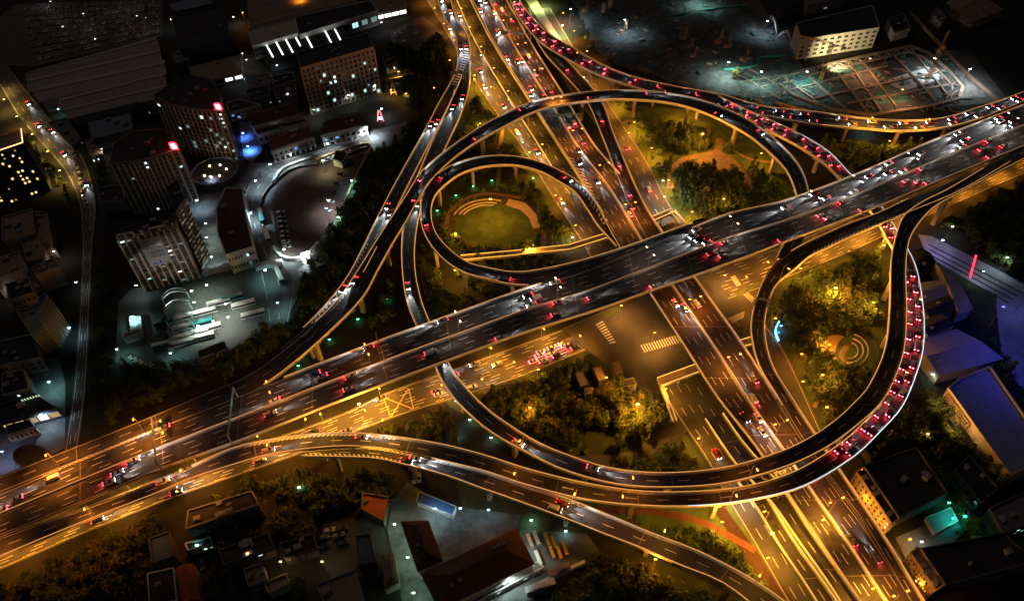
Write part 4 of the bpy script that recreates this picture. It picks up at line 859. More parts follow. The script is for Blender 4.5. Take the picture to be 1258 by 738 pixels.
# cold city lamps
for (x, y, h, c, p, nm) in [
    (242, 372, 9, (.85, 1, .8), 4500, "brightest lamp over the bus yard arches"), (260, 365, 9, (.85, 1, .8), 4500, "lamp at the head of the bus yard lanes"), (245, 386, 9, (.9, 1, .85), 3500, "lamp between the first bus rows"),
    (283, 388, 9, (.95, 1, .85), 5000, "lamp at the east end of the second bus row"), (265, 394, 9, (.95, 1, .85), 4000, "lamp at the east end of the third bus row"), (247, 398, 9, (.9, 1, .9), 3500, "lamp over the middle bus row"),
    (286, 404, 9, (1, .98, .85), 5000, "lamp nearest the dark wood in the bus yard"), (268, 409, 9, (1, .98, .85), 4500, "lamp over the southern bus row"), (250, 415, 9, (.9, 1, .9), 4500, "lamp beside the black shed of the bus yard"),
    (168, 400, 7, CYAN, 3000, "cool lamp by the twin lit cabins"), (150, 440, 7, CYAN, 1500, "cool lamp at the yard's lower corner"), (173, 362, 7, WHITE, 1200, "white lamp at the foot of the banner building"), (215, 445, 7, CYAN, 2500, "cool lamp at the south fence of the bus yard"),
    (407, 263, 10, (.9, .97, 1), 6000, "dazzling white lamp at the car park's eastern wall"), (330, 345, 8, CYAN, 5000, "cool lamp at the terminal gate"), (352, 318, 7, (.8, 1, 1), 4000, "white lamp at the car park's rounded tip"),
    (378, 322, 7, (.9, 1, 1), 4500, "white lamp beside the bright gate posts"), (312, 275, 8, (.6, .82, 1), 3600, "bluish lamp west of the terminal road"), (318, 235, 8, (.6, .82, 1), 3600, "bluish lamp on the terminal curve"), (335, 215, 8, (.6, .85, 1), 4200, "bluish lamp north on the terminal curve"),
    (360, 203, 8, WHITE, 4500, "white lamp before the western colonnade"), (405, 190, 8, WHITE, 3500, "white lamp between the colonnades"), (452, 170, 8, WHITE, 8000, "dazzling lamp at the corner of the eastern colonnade"), (400, 212, 9, (.9, .95, .5), 3000, "greenish lamp over the north row of the car park"),
    (470, 145, 7, (.9, .85, 1), 4000, "violet-white lamp at the neon gateway"), (434, 235, 8, CYAN, 1800, "cool lamp outside the car park wall"), (418, 280, 8, CYAN, 1500, "cool lamp at the wood's edge"), (345, 385, 8, CYAN, 2600, "cool lamp on the lane to the terminal"),
    (300, 170, 4, (.08, .22, 1), 9000, "blue lamp in the blue court"), (306, 186, 4, (.08, .25, 1), 9000, "second blue lamp in the blue court"),
    (262, 228, 7, (.6, .8, 1), 2500, "bluish lamp by the round pavilion"), (246, 258, 7, (.6, .8, 1), 5000, "bright bluish lamp between the towers"), (258, 303, 7, (.8, 1, .9), 3000, "white lamp in the station square"), (264, 327, 7, (.8, 1, .9), 3500, "lowest white lamp in the station square"), (257, 286, 7, (.8, 1, .9), 2000, "upper white lamp in the station square"),
    (503, 695, 8, (.65, 1, .7), 2600, "greenish lamp at the foot of the southern lane"), (487, 655, 8, (.65, 1, .75), 2400, "greenish lamp on the southern lane by the hipped roof"), (510, 738, 8, (.6, 1, .7), 2000, "greenish lamp where the lane leaves the frame"),
    (536, 636, 8, (.6, .92, 1), 3000, "bright lamp in the school yard behind the hipped roof"), (566, 634, 7, (.5, .85, 1), 1200, "cool lamp along the blue-roofed shed"), (600, 636, 7, (.5, .8, 1), 900, "cool lamp in the far school yard"),
    (648, 690, 7, (.7, 1, .9), 2500, "cool lamp among the parked coaches"), (625, 722, 7, (.8, 1, .95), 4000, "cool lamp by the cornice at the frame's foot"), (246, 676, 5, (.4, 1, .8), 1300, "green lamp of the small long shed"), (176, 712, 5, (.3, 1, .7), 1600, "green lamp beside the blue-roofed house"),
    (1180, 108, 14, (.8, .93, 1), 34000, "dazzling floodlight mast at the tip of the building site"), (938, 45, 12, (.6, .85, 1), 9000, "floodlight mast at the arched hangar"), (1140, 90, 11, (.85, .95, 1), 15000, "floodlight on the site crane base"),
    (700, 30, 12, (.55, .85, .95), 20000, "work light on the dark mud by the white tanks"), (765, 45, 13, (.6, .85, 1), 14000, "work light by the drilling rigs"), (890, 98, 13, (.7, 1, .95), 30000, "floodlight by the site fence"), (857, 10, 12, (.5, 1, .9), 14000, "work light at the top site hut"), (985, 108, 12, (.6, .95, .9), 22000, "work light in the middle of the pit"), (1060, 95, 14, (1, .5, .25), 22000, "orange work light over the pit beams"), (1100, 130, 12, (1, .5, .22), 14000, "orange work light at the pit's lower rim"),
    (1060, 165, 6, CYAN, 2500, "cool lamp under the ramp by the site"), (1162, 292, 8, (.8, .95, 1), 1800, "white lamp at the plaza's upper edge"), (1228, 330, 8, (.7, .9, 1), 3000, "white lamp at the plaza's bend"), (1200, 345, 7, (.7, .8, 1), 1800, "small lamp at the plaza's lower corner"),
    (1245, 385, 12, (.22, .24, 1), 3000, "blue floodlight over the curved plaza walk"), (1238, 462, 34, (.06, .08, 1), 20000, "deep blue floodlight over the blue hall"), (1148, 312, 10, (.5, .42, 1), 5000, "violet floodlight at the plaza head"), (1205, 415, 22, (.12, .12, 1), 2600, "blue floodlight between the sheds"),
    (1178, 641, 5, (.05, 1, .85), 1500, "teal lamp over the small tank"), (1160, 623, 4, (.1, 1, .5), 900, "green lamp at the small tank"), (1125, 672, 5, (.5, .8, .8), 700, "dim cool lamp in the night yard"), (1140, 468, 5, (.6, 1, .8), 900, "greenish lamp by the dark path"), (1195, 668, 6, (.4, 1, .3), 800, "dim green lamp near the lower right roofs"),
    (92, 414, 7, (.5, .85, 1), 1500, "bluish lamp on the dark street by the striped block"), (68, 480, 7, CYAN, 2500, "cool lamp on the side street"), (60, 522, 8, (.5, .75, 1), 4000, "blue-white lamp in front of the lit shop"), (12, 565, 7, (.3, .5, 1), 3000, "blue lamp by the round canopy"),
    (100, 358, 7, WHITE, 600, "lonely white lamp on the dark street"), (57, 8, 8, WHITE, 900, "small white lamp over the dark parking field"), (75, 142, 5, CYAN, 1400, "cool lamp at the end of the long sheds"), (289, 30, 6, (.9, .95, .8), 900, "pale lamp in the factory alley"), (300, 75, 6, (1, .95, .8), 900, "pale lamp at the lower factory alley"),
    (303, 34, 12, AM, 5000, "orange lamp at the factory's sawtooth wall"), (372, 20, 16, AM, 6000, "orange lamp along the factory wall"), (470, 40, 8, (.9, .9, 1), 1500, "pale lamp by the factory yard"), (560, 150, 7, (.6, 1, .8), 600, "faint lamp under the slim ramp"),
    (664, 10, 8, (.85, 1, .3), 30000, "yellow-green lamp on the shining bank"), (690, 44, 8, (.85, 1, .3), 22000, "yellow-green lamp lower on the shining bank"), (716, 100, 3, (.95, 1, .55), 5000, "yellow-green lamp under the jammed ramp"),
    (957, 405, 3, (.15, .6, 1), 900, "blue-white lamp by the curved fountain"), (1023, 560, 7, GOLD, 4500, "golden lamp on the brown slope")]:
    if x < 470 and 130 < y < 460: one(x, y, nm, h, c, p * (2.6 if x > 300 and y < 335 else .85), arm=.3, size=138)
    else: one(x, y, nm, h, c, p, arm=.3)
print("vehicles", NCAR[0], "lights", len([o for o in COL.objects if o.type == 'LIGHT']))

# the mass of cars asleep in the dark parking field, too many and too small to stand alone
mb = MB(); rr = random.Random(5)
fld = [P(a, b, 0) for a, b in ((30, 8), (198, 0), (198, 42), (46, 78))]
for i in range(36):
    for j in range(9):
        if rr.random() < .25: continue
        a = fld[0].lerp(fld[1], i / 36); b = fld[3].lerp(fld[2], i / 36); p = a.lerp(b, (j + .5) / 9 + rr.uniform(-.01, .01)); rz = math.atan2((b - a).y, (b - a).x); c = rr.randrange(4)
        mb.box((p.x, p.y, .72), (4.5, 1.8, .65), rz, c); mb.box((p.x, p.y, 1.2), (2.4, 1.6, .5), rz, 4, .8)
mb.build("parked_cars", [paint("white"), paint("silver"), paint("grey"), paint("dark red"), GLASS], kind="stuff", label="rows of dim parked cars filling the dark parking field", cat="parked cars")
one(840, 150, "path lamp under the tall piers of the long loop", 10, AM, 16000, size=360)
one(930, 205, "path lamp in the eastern part of the ornamental garden", 10, AM, 12000, size=360)
one(770, 180, "garden lamp beside the narrow road", 10, AM, 12000, size=360)
one(1085, 190, "lamp among the trees between the jammed ramps", 10, AM, 8000, size=360)
for x, y, p in ((70, 20, 5000), (110, 35, 5000), (150, 12, 5000), (175, 38, 5000)): one(x, y, "very dim lamp over the rows of the dark parking field", 12, (1, .75, .6), 700, group="dim lamps of the parking field", size=165)
# ================================================================ buildings
WALLM = {"brick": M("wall_taupe", (.2, .175, .16), .9, .15, .8), "cream": M("wall_cream", (.55, .49, .36), .9, .12, .5), "grey": M("wall_grey", (.28, .27, .27), .9, .15, .4), "white": M("wall_white", (.68, .67, .64), .85, .1, .5),
         "dark": M("wall_dark", (.1, .1, .11), .8, .2, .4), "pink": M("wall_beige_grey", (.36, .30, .26), .9, .12, .5), "gold": M("wall_ochre", (.6, .45, .25), .9, .12, .5)}
ROOFM = {"dark": M("roof_dark_felt", (.035, .034, .036), .9, .35, .15), "grey": M("roof_grey_concrete", (.16, .15, .14), .9, .3, .15), "shed": M("roof_pale_sheet", (.42, .36, .32), .7, .15, .3), "red": M("roof_red_tile", (.13, .042, .03), .85, .25, 1.2),
         "maroon": M("roof_maroon", (.06, .022, .022), .8, .25, .5), "blue": M("roof_blue_sheet", (.03, .07, .16), .6, .2, .3), "brown": M("roof_brown_tile", (.12, .05, .032), .85, .25, 1.0), "pale": M("roof_pale_grey", (.4, .4, .41), .7, .2, .2), "orange": M("roof_orange_sheet", (.42, .09, .03), .7, .25, .4), "tan": M("roof_tan", (.28, .2, .14), .9, .3, .2), "violet": M("roof_blue_grey", (.25, .25, .3), .6, .2, .3)}
WIN_D = M("window_dark_glass", (.02, .024, .028), .15, 0, spec=.8); WFR = M("window_frame", (.3, .29, .28), .7, .1, 3)
WIN_X = {"cyan": [E("window_cool_faint", (.5, .8, .8), .22), E("window_cool_bright", (.7, 1, .95), 1.7)], "warm": [E("window_warm_faint", (1, .6, .2), .35), E("window_warm_bright", (1, .85, .45), 2.3)]}
WIN_L = {"cyan": E("window_lit_cool", (.5, .9, .85), .75), "warm": E("window_lit_warm", (1, .72, .25), 1.1), "white": E("window_lit_white", (1, .97, .85), 2), "blue": E("window_lit_blue", (.25, .45, 1), .7), "dim": E("window_lit_dim", (.8, .7, .4), .35)}
def win_mesh(kind):
    def f():
        mb = MB(); mb.box((0, 0, 0), (1, 1, 1)); 
        # pane recessed in a frame: four frame bars plus the pane
        mb = MB()
        for c, s_ in (((0, 0, .46), (1, 1, .08)), ((0, 0, -.46), (1, 1, .08)), ((.46, 0, 0), (.08, 1, .84)), ((-.46, 0, 0), (.08, 1, .84)), ((0, 0, 0), (.05, .9, .84))): mb.box(c, s_)
        mb.box((0, .1, 0), (.86, .3, .86), mi=1)
        return mb.mesh("window", [WFR, WIN_D if kind == "dark" else WIN_X[kind[:4]][int(kind[4:])] if kind[4:].isdigit() else WIN_L[kind]])
    return cm(("win", kind), f)
def facade(root, o, A, B, z0, z1, cols, rows, lit=0.1, kind="cyan", wf=.55, hf=.5, nmax=100, pil=0, floors=0, mat=None, skip=None):
    """windows on the wall from A to B (world xy); o is the root origin; the outside is to the right of A->B when walking"""
    A, B = Vector((A[0], A[1], 0)), Vector((B[0], B[1], 0)); d = B - A; L = d.length; u = d / L; n = Vector((u.y, -u.x, 0))
    if n.dot(Vector((0, 0, 0)) - (A + B) / 2) < 0: n = -n      # face the camera's side
    rz = math.atan2(u.y, u.x)
    if cols * rows:
        dw, dh = L / cols, (z1 - z0) / rows; cells = [(i, j) for j in range(rows) for i in range(cols)]
        if len(cells) > nmax: random.shuffle(cells)
        rest = MB()
        for k, (i, j) in enumerate(cells):
            if skip and skip(i, j): continue
            p = A + u * (dw * (i + .5)) + n * .1; z = z0 + dh * (j + .5)
            l = random.random() < lit
            if k < nmax:
                w = obj("window", win_mesh((kind + random.choice(("", "0", "0", "1")) if kind in WIN_X else kind) if l else "dark"), root, (p.x - o.x, p.y - o.y, z), rz); w.scale = (dw * wf, .25, dh * hf)
            else: rest.box((p.x - o.x, p.y - o.y, z), (dw * wf, .2, dh * hf), rz, mi=1 if l else 0)
        if rest.f: rest.build("windows", [WIN_D, WIN_L[kind]], root, kind="stuff")
    if pil:
        mb = MB()
        for i in range(pil + 1):
            p = A + u * (L * i / pil) + n * .3; mb.box((p.x - o.x, p.y - o.y, (z0 + z1) / 2), (min(.9, L / pil * .28), .6, z1 - z0), rz)
        mb.build("pilasters", mat or WALLM["cream"], root)
    if floors:
        mb = MB(); c = (A + B) / 2 + n * .2
        for j in range(floors + 1): mb.box((c.x - o.x, c.y - o.y, z0 + (z1 - z0) * j / floors), (L, .4, .35), rz)
        mb.build("floor_bands", mat or WALLM["grey"], root)
BF = []
def bld(name, roof, h=None, base=None, wall="grey", rf="dark", label="", cat="building", fac=(), rim=.9, kit=3, group=None, rise=0, ridge=None, hip=False, z0=0, rimm=None):
    """roof: outline in picture points at the eaves; base=(index, x, y): where that corner meets the ground"""
    if h is None: h = height(roof[base[0]], base[1:])
    pts = [P(a, b, h) for a, b in roof]
    o = sum(pts, Vector()) / len(pts); o.z = 0; root = empty(name, o, label=label, cat=cat, group=group)
    q = [(p.x - o.x, p.y - o.y) for p in pts]
    block([(p.x, p.y) for p in pts]); BF.append(([(p.x, p.y) for p in pts], h, label))
    mb = MB(); mb.prism(q, z0, h - .02); mb.build("wall", WALLM[wall], root)
    if rise:
        # pitched roof: ridge between the mid points of sides ridge=(i, j)
        i, j = ridge or (1, 3); n = len(q); V = [Vector((x, y, h)) for x, y in q]
        ex = sum((Vector((x, y, h)) for x, y in q), Vector()) / n
        V = [ex + (v - ex) * 1.05 for v in V]
        a, b = (V[i] + V[(i + 1) % n]) / 2, (V[j] + V[(j + 1) % n]) / 2
        if hip: a, b = a.lerp(b, .22), b.lerp(a, .22)
        a.z = b.z = h + rise; mb = MB()
        v0, v1, v2, v3 = V[i], V[(i + 1) % n], V[j], V[(j + 1) % n]
        for f in ([v1, v2, b, a], [v3, v0, a, b], [v0, v1, a], [v2, v3, b]):
            mb.poly(f); 
            mb.poly([p - Vector((0, 0, .3)) for p in f][::-1])
        r_o = mb.build("roof", ROOFM[rf], root)
        mb = MB(); mb.beam(a + Vector((0, 0, .1)), b + Vector((0, 0, .1)), .5, .3); mb.build("ridge_cap", ROOFM[rf], r_o)
        for k in range(kit):
            p = a.lerp(b, random.uniform(.1, .9)).lerp((V[1] if random.random() < .5 else V[3]), .35)
            mb = MB(); mb.box((p.x, p.y, h + rise * .75), (1.4, 1.1, 1.3), random.random()); mb.build("roof_vent", WALLM["grey"], r_o)
    else:
        mb = MB(); mb.prism([(x * .995, y * .995) for x, y in q], h - .01, h + .12); r_o = mb.build("roof", ROOFM[rf], root)
        if rim:
            mb = MB(); n = len(q)
            for k in range(n):
                a, b = Vector((*q[k], h + rim / 2)), Vector((*q[(k + 1) % n], h + rim / 2)); mb.beam(a, b, .45, rim)
            mb.build("roof_parapet", rimm or WALLM[wall], root)
        for k in range(kit):
            i, j = random.sample(range(len(q)), 2); t = random.uniform(.3, .7)
            p = (Vector((*q[i], 0)) * (1 - t) + Vector((*q[j], 0)) * t) * .7
            mb = MB(); s_ = random.uniform(1.0, 2.4); mb.box((p.x, p.y, h + .1 + s_ * .3), (s_ * 1.4, s_, s_ * .6), random.random() * .4 + .3)
            mb.box((p.x, p.y, h + .1 + s_ * .63), (s_ * .8, s_ * .6, s_ * .08), random.random() * .4 + .3); mb.build("plant_box", WALLM["grey"], r_o)
    for f in fac:
        f = dict(f); e = f.pop("e"); A, B = pts[e], pts[(e + 1) % len(pts)]
        facade(root, o, A, B, f.pop("z0", 1.2), f.pop("z1", h - .6), f.pop("cols"), f.pop("rows"), **f)
    return root, o, h, pts
# --- west: towers
r1, o1, h1, p1 = bld("tower", [(189, 119), (210, 104), (233, 93), (258, 98), (271, 117), (272, 137), (259, 137), (236, 134), (213, 130)], base=(5, 299, 199), wall="brick", rf="dark", label="curved dark tower nearest the blue court, with a glowing red sign on its corner", cat="tower", kit=5,
    fac=[dict(e=7, cols=4, rows=12, lit=.03, pil=4, wf=.7, hf=.8), dict(e=6, cols=4, rows=12, lit=.1, pil=4, wf=.7, hf=.8), dict(e=5, cols=3, rows=12, lit=.35, pil=2, wf=.7), dict(e=8, cols=4, rows=12, lit=.03, pil=4)])
r2, o2, h2, p2 = bld("tower", [(136, 201), (140, 178), (165, 162), (200, 160), (217, 172), (218, 184), (203, 190), (180, 196), (158, 200)], base=(5, 251, 246), wall="brick", rf="dark", label="curved dark tower behind the banner building, red sign on its corner", cat="tower", kit=5,
    fac=[dict(e=7, cols=4, rows=12, lit=.04, pil=4), dict(e=6, cols=4, rows=12, lit=.1, pil=4), dict(e=5, cols=2, rows=12, lit=.14, pil=2), dict(e=8, cols=3, rows=12, lit=.04, pil=3)])
REDS = E("red_sign_glow", (1, .02, .03), 9); REDC = E("red_sign_core", (1, .6, .6), 14)
for root, o, h, p, nm in ((r1, o1, h1, p1[5], "first"), (r2, o2, h2, p2[5], "second")):
    mb = MB(); c = p - Vector((o.x, o.y, 0)); c = Vector((c.x * .93, c.y * .93, h + 2.6))
    for dx, dz, w, hh in ((0, 0, 3.6, 3.2), (-1.2, .9, 1.0, 2.2), (1.4, -.8, 1.2, 2.6), (.2, 1.9, 2.2, .8)): mb.box((c.x + dx, c.y - .4, c.z + dz), (w, .5, hh), mi=0)
    for dx, dz, w, hh in ((.1, .1, 1.7, 2.3), (.7, -.6, 1.0, 1.2)): mb.box((c.x + dx, c.y - .72, c.z + dz), (w, .12, hh), mi=1)
    mb.beam((c.x, c.y, h), (c.x, c.y, h + 1), .5); mb.build("red_sign", [REDS, REDC], root)
    l = bpy.data.lights.new("sign_light", 'POINT'); l.energy = 260; l.color = (1, .03, .03); l.shadow_soft_size = 1
    obj("sign_light", l, root, (c.x, c.y - 2.5, h + 4))
# banner building
rb, ob, hb, pb = bld("office_block", [(144, 294), (150, 283), (212, 262), (216, 278)], base=(3, 251, 343), wall="dark", rf="dark", label="slanting office block carrying a big white roof-to-wall banner", cat="office building", kit=4,
    fac=[dict(e=3, cols=9, rows=12, lit=.09, pil=9, kind="cyan", wf=.7, hf=.35, mat=WALLM["cream"]), dict(e=2, cols=3, rows=12, lit=.05, pil=2)])
A, B = pb[3], pb[0]; u = (A - B); u.z = 0; u.normalize(); n = Vector((u.y, -u.x, 0)); n = n if n.dot(-A) > 0 else -n
def on_wall(fx, z): p = B.lerp(A, fx) + n * .9; return Vector((p.x - ob.x, p.y - ob.y, z))
mb = MB(); a, b, c, d = on_wall(.30, hb * .45), on_wall(.68, hb * .45), on_wall(.68, hb * .93), on_wall(.30, hb * .93)
mb.poly([a, b, c, d]); mb.poly([d, c, b, a]); Lw = (b - a).length; up = Vector((0, 0, 1)); ux = (b - a).normalized(); outn = n * .12
def glyph(mb, cx, cz, s_, seed, mi):
    rr = random.Random(seed)
    for k in range(3): 
        z = cz + (k - 1) * s_ * .33; w = s_ * rr.uniform(.5, .85); p = a + ux * (cx) + outn; mb.beam(p + ux * (-w / 2) + up * z, p + ux * (w / 2) + up * z, s_ * .11, s_ * .05, mi)
    for k in range(rr.choice((1, 2, 2))):
        x = cx + (rr.random() - .5) * s_ * .5; p = a + ux * x + outn; mb.beam(p + up * (cz - s_ * .4), p + up * (cz + s_ * .4), s_ * .11, s_ * .05, mi)
Hh = hb * .48
for k in range(5): glyph(mb, Lw * (.2 + .15 * k), Hh * .88, Lw * .11, k, 1)
for row in range(2):
    for k in range(5): glyph(mb, Lw * (.24 + .14 * k), Hh * (.76 - .1 * row), Lw * .10, 20 + row * 9 + k, 1)
for row in range(2):
    for k in range(4): glyph(mb, Lw * (.34 + .16 * k), Hh * (.48 - .14 * row), Lw * .14, 50 + row * 9 + k, 2)
for k, (x, w, hh) in enumerate(((.12, .09, .05), (.22, .08, .09), (.34, .09, .07), (.47, .1, .15), (.62, .12, .05), (.76, .14, .04))):
    p = a + ux * Lw * x + outn; mb.poly([p + up * .6, p + ux * Lw * w + up * .6, p + ux * Lw * w + up * (.6 + Hh * hh), p + up * (.6 + Hh * hh)], 3 if k < 4 else 4); 
mb.build("banner", [M("banner_cloth", (.75, .72, .72), .8, .05, 1), M("banner_ink", (.2, .2, .28), .8, 0), M("banner_ink_blue", (.16, .22, .4), .8, 0), M("banner_blue", (.08, .16, .6), .8, 0), M("banner_green", (.12, .45, .2), .8, 0)], rb, label="white banner printed with rows of dark characters")
mb = MB()
for fx in (.03, .16, .29, .43, .57, .72, .86, .97):
    p = on_wall(fx, hb); mb.beam(p, p + Vector((0, 0, 3)), .7)
for a_, b_ in ((.03, .29), (.57, .86)): mb.beam(on_wall(a_, hb + 3), on_wall(b_, hb + 3), .7)
mb.build("roof_frame", WALLM["pink"], rb)
l = bpy.data.lights.new("wall_light", 'SPOT'); l.energy = 5000; l.color = (1, .88, .8); l.spot_size = 1.6; l.spot_blend = 1
q = on_wall(.5, 4) + n * 22; lo = obj("wall_light", l, rb, q); lo.rotation_euler = (on_wall(.5, hb * .75) - q).to_track_quat('-Z', 'Y').to_euler()
bld("dotted_tower", [(205, 232), (218, 222), (228, 245), (216, 262)], base=(3, 250, 335), wall="dark", rf="dark", label="slim dark tower dotted with small pale windows behind the banner building", cat="tower", kit=2,
    fac=[dict(e=2, cols=8, rows=14, lit=.55, kind="dim", wf=.5, hf=.3)])
# brown office with a window grid
bld("office_block", [(369, 85), (365, 66), (452, 42), (459, 59)], base=(0, 386, 142), wall="pink", rf="dark", label="long brown office block with a full grid of windows, north of the colonnades", cat="office building", kit=6,
    fac=[dict(e=3, cols=16, rows=10, lit=.07, pil=16, floors=10, kind="cyan", wf=.5, hf=.62, nmax=100, mat=WALLM["pink"]), dict(e=2, cols=2, rows=10, lit=.05)])
# long sheds
for k, (q, rr) in enumerate([(((38, 88), (188, 47), (193, 60), (36, 98)), "northernmost"), (((40, 96), (193, 61), (196, 76), (38, 112)), "second"), (((42, 108), (199, 75), (201, 91), (52, 124)), "middle"), (((75, 121), (165, 99), (168, 112), (80, 134)), "fourth"), (((80, 134), (168, 112), (171, 125), (86, 145)), "southernmost")]):
    bld("long_shed", list(q), h=9 - k * .02, wall="grey", rf="shed", label="%s of the five long pale-roofed factory sheds" % rr, cat="shed", rise=2.2, ridge=(1, 3), kit=0, group="long factory sheds")
for k, (q, rr) in enumerate([(((166, 97), (202, 90), (204, 103), (169, 110)), "upper"), (((169, 111), (204, 104), (200, 119), (172, 126)), "lower")]):
    bld("annex_shed", list(q), h=9.6, wall="grey", rf="shed", label="%s short shed joined to the east end of the long sheds" % rr, cat="shed", rise=2, ridge=(1, 3), kit=0)
bld("shop_hall", [(233, 83), (295, 68), (298, 90), (238, 104)], base=(2, 300, 98), wall="grey", rf="tan", label="low hall with a brilliantly lit shop window behind the curved tower", kit=2, rim=.5, fac=[dict(e=2, cols=5, rows=1, lit=.75, kind="white", wf=.85, hf=.8)])
bld("dark_hall", [(210, 22), (272, 8), (284, 48), (222, 62)], h=10, wall="dark", rf="dark", label="large black-roofed hall west of the factory alley", kit=3)
bld("blue_hall", [(208, 5), (258, -8), (262, 6), (214, 16)], h=9, wall="dark", rf="blue", label="hall with a faint blue roof and small lamps at the top edge", kit=0, fac=[dict(e=2, cols=6, rows=1, lit=.6, kind="cyan", wf=.3, hf=.3)])
bld("sawtooth_factory", [(304, -10), (420, -40), (440, 0), (307, 32)], h=12, wall="tan" if "tan" in WALLM else "gold", rf="tan", label="big tan factory hall with orange-lit sawtooth wall", kit=0, fac=[dict(e=2, cols=12, rows=1, lit=.0, wf=.9, hf=.15)])
bld("white_factory", [(305, 38), (362, 24), (366, 42), (310, 58)], h=10, wall="white", rf="shed", label="pale-roofed factory wing with a row of small dark windows", kit=2, fac=[dict(e=2, cols=10, rows=2, lit=.0, wf=.5, hf=.35)])
bld("dark_factory", [(362, 22), (455, 2), (464, 14), (368, 44)], h=11, wall="white", rf="dark", label="dark-roofed factory wing with three glowing windows", kit=2, fac=[dict(e=2, cols=8, rows=1, lit=.45, kind="cyan", wf=.7, hf=.5)])
bld("bright_hall", [(455, -4), (495, -14), (499, 10), (462, 18)], base=(2, 500, 19), wall="white", rf="tan", label="factory hall whose end wall glows white over the parked cars", kit=1, fac=[dict(e=2, cols=4, rows=1, lit=1, kind="white", wf=1.0, hf=.8)])
rs, os_, hs, ps = bld("striped_hall", [(318, 54), (420, 33), (430, 52), (330, 76)], h=8, wall="dark", rf="dark", label="low dark hall with glowing skylight stripes across its roof", kit=0)
for k in range(8):
    if k == 5: continue
    a = ps[0].lerp(ps[1], (k + .6) / 8.4); b = ps[3].lerp(ps[2], (k + .6) / 8.4); aa, bb = a.lerp(b, .1), a.lerp(b, .85 if k != 3 else .6)
    mb = MB(); v = Vector((os_.x, os_.y, -.3)); mb.beam(aa - v, bb - v, .9, .5); mb.build("skylight_strip", E("skylight_glow", (.95, 1, .95), 1.8), rs)
# red-roofed halls with colonnades
def colonnade(root, o, A, B, z1, n_, lit=True):
    A, B = Vector((A.x, A.y, 0)), Vector((B.x, B.y, 0)); u = (B - A).normalized(); n = Vector((u.y, -u.x, 0)); n = n if n.dot(-A) > 0 else -n
    for k in range(n_ + 1):
        p = A.lerp(B, k / n_) + n * 2.6; mb = MB(); mb.box((p.x - o.x, p.y - o.y, z1 / 2), (.8, .8, z1), math.atan2(u.y, u.x)); mb.box((p.x - o.x, p.y - o.y, z1 - .3), (1.2, 1.2, .5), math.atan2(u.y, u.x)); mb.build("column", WALLM["white"], root)
    mb = MB(); a, b = A + n * 2.6 - u * 1, B + n * 2.6 + u * 1; mb.beam((a.x - o.x, a.y - o.y, z1 + .4), (b.x - o.x, b.y - o.y, z1 + .4), 1.3, .8); mb.build("cornice", WALLM["white"], root)
for q, b_, lb in (([(333, 184), (330, 169), (379, 155), (383, 167)], (0, 338, 196), "red-roofed hall with the western white colonnade on the terminal road"), ([(395, 164), (398, 150), (440, 138), (449, 152)], (0, 399, 177), "red-roofed hall with the eastern white colonnade near the neon gateway")):
    rr, oo, hh, pp = bld("colonnaded_hall", q, base=b_, wall="white", rf="red", label=lb, rise=2.4, ridge=(0, 2), hip=True, kit=4, fac=[dict(e=3, cols=8, rows=2, lit=.3, kind="blue", wf=.6, hf=.6)])
    colonnade(rr, oo, pp[0], pp[3], hh - .8, 8)
rr, oo, hh, pp = bld("eaved_hall", [(311, 154), (303, 140), (362, 124), (368, 139)], h=10, wall="white", rf="maroon", label="dark maroon-roofed hall above the blue court", rise=2, ridge=(0, 2), hip=True, kit=5, fac=[dict(e=3, cols=10, rows=1, lit=.25, kind="cyan", wf=.5, hf=.4)])
bld("pavilion_row", [(316, 167), (313, 160), (375, 146), (378, 151)], h=7, wall="white", rf="dark", label="narrow cornice-topped pavilion between the maroon halls", kit=1, fac=[dict(e=3, cols=10, rows=1, lit=.3, kind="cyan", wf=.5, hf=.5)])
bld("station_hall", [(268, 288), (266, 258), (277, 232), (298, 232), (303, 270), (311, 304), (278, 314)], h=13, wall="white", rf="maroon", label="long dark maroon hall with curved sides beside the terminal road", cat="station hall", kit=3, fac=[dict(e=5, cols=9, rows=2, lit=.2, kind="cyan", wf=.5, hf=.4)])
bld("small_block", [(278, 128), (295, 123), (320, 130), (282, 140)], h=6, wall="white", rf="maroon", label="small pale-walled block beside the red-signed tower", kit=1, fac=[dict(e=2, cols=6, rows=2, lit=.4, kind="blue")])
# round pavilion
cp = P(266, 217, 0); rp = empty("round_pavilion", cp, label="round pavilion ringed with lights between the two towers", cat="pavilion")
mb = MB(); mb.prism([(13 * math.cos(t), 13 * math.sin(t)) for t in np.linspace(0, 6.28, 33)[:-1]], 0, 4); mb.build("wall", WALLM["dark"], rp)
mb = MB()
for t in np.linspace(0, 2 * math.pi, 33)[:-1]: mb.beam((13.2 * math.cos(t), 13.2 * math.sin(t), 4.4), (13.2 * math.cos(t + .2), 13.2 * math.sin(t + .2), 4.4), .6)
mb.build("rim", M("rim_steel", (.3, .4, .55), .4, .1, 1), rp)
for t in (.3, 1.3, 2.2, 4.0, 4.7, 5.4): mb = MB(); mb.tube((7 * math.cos(t), 6 * math.sin(t), 4), (7 * math.cos(t), 6 * math.sin(t), 4.8), .5, .3); mb.build("roof_lamp", E("small_warm_glow", (1, .75, .35), 9), rp)
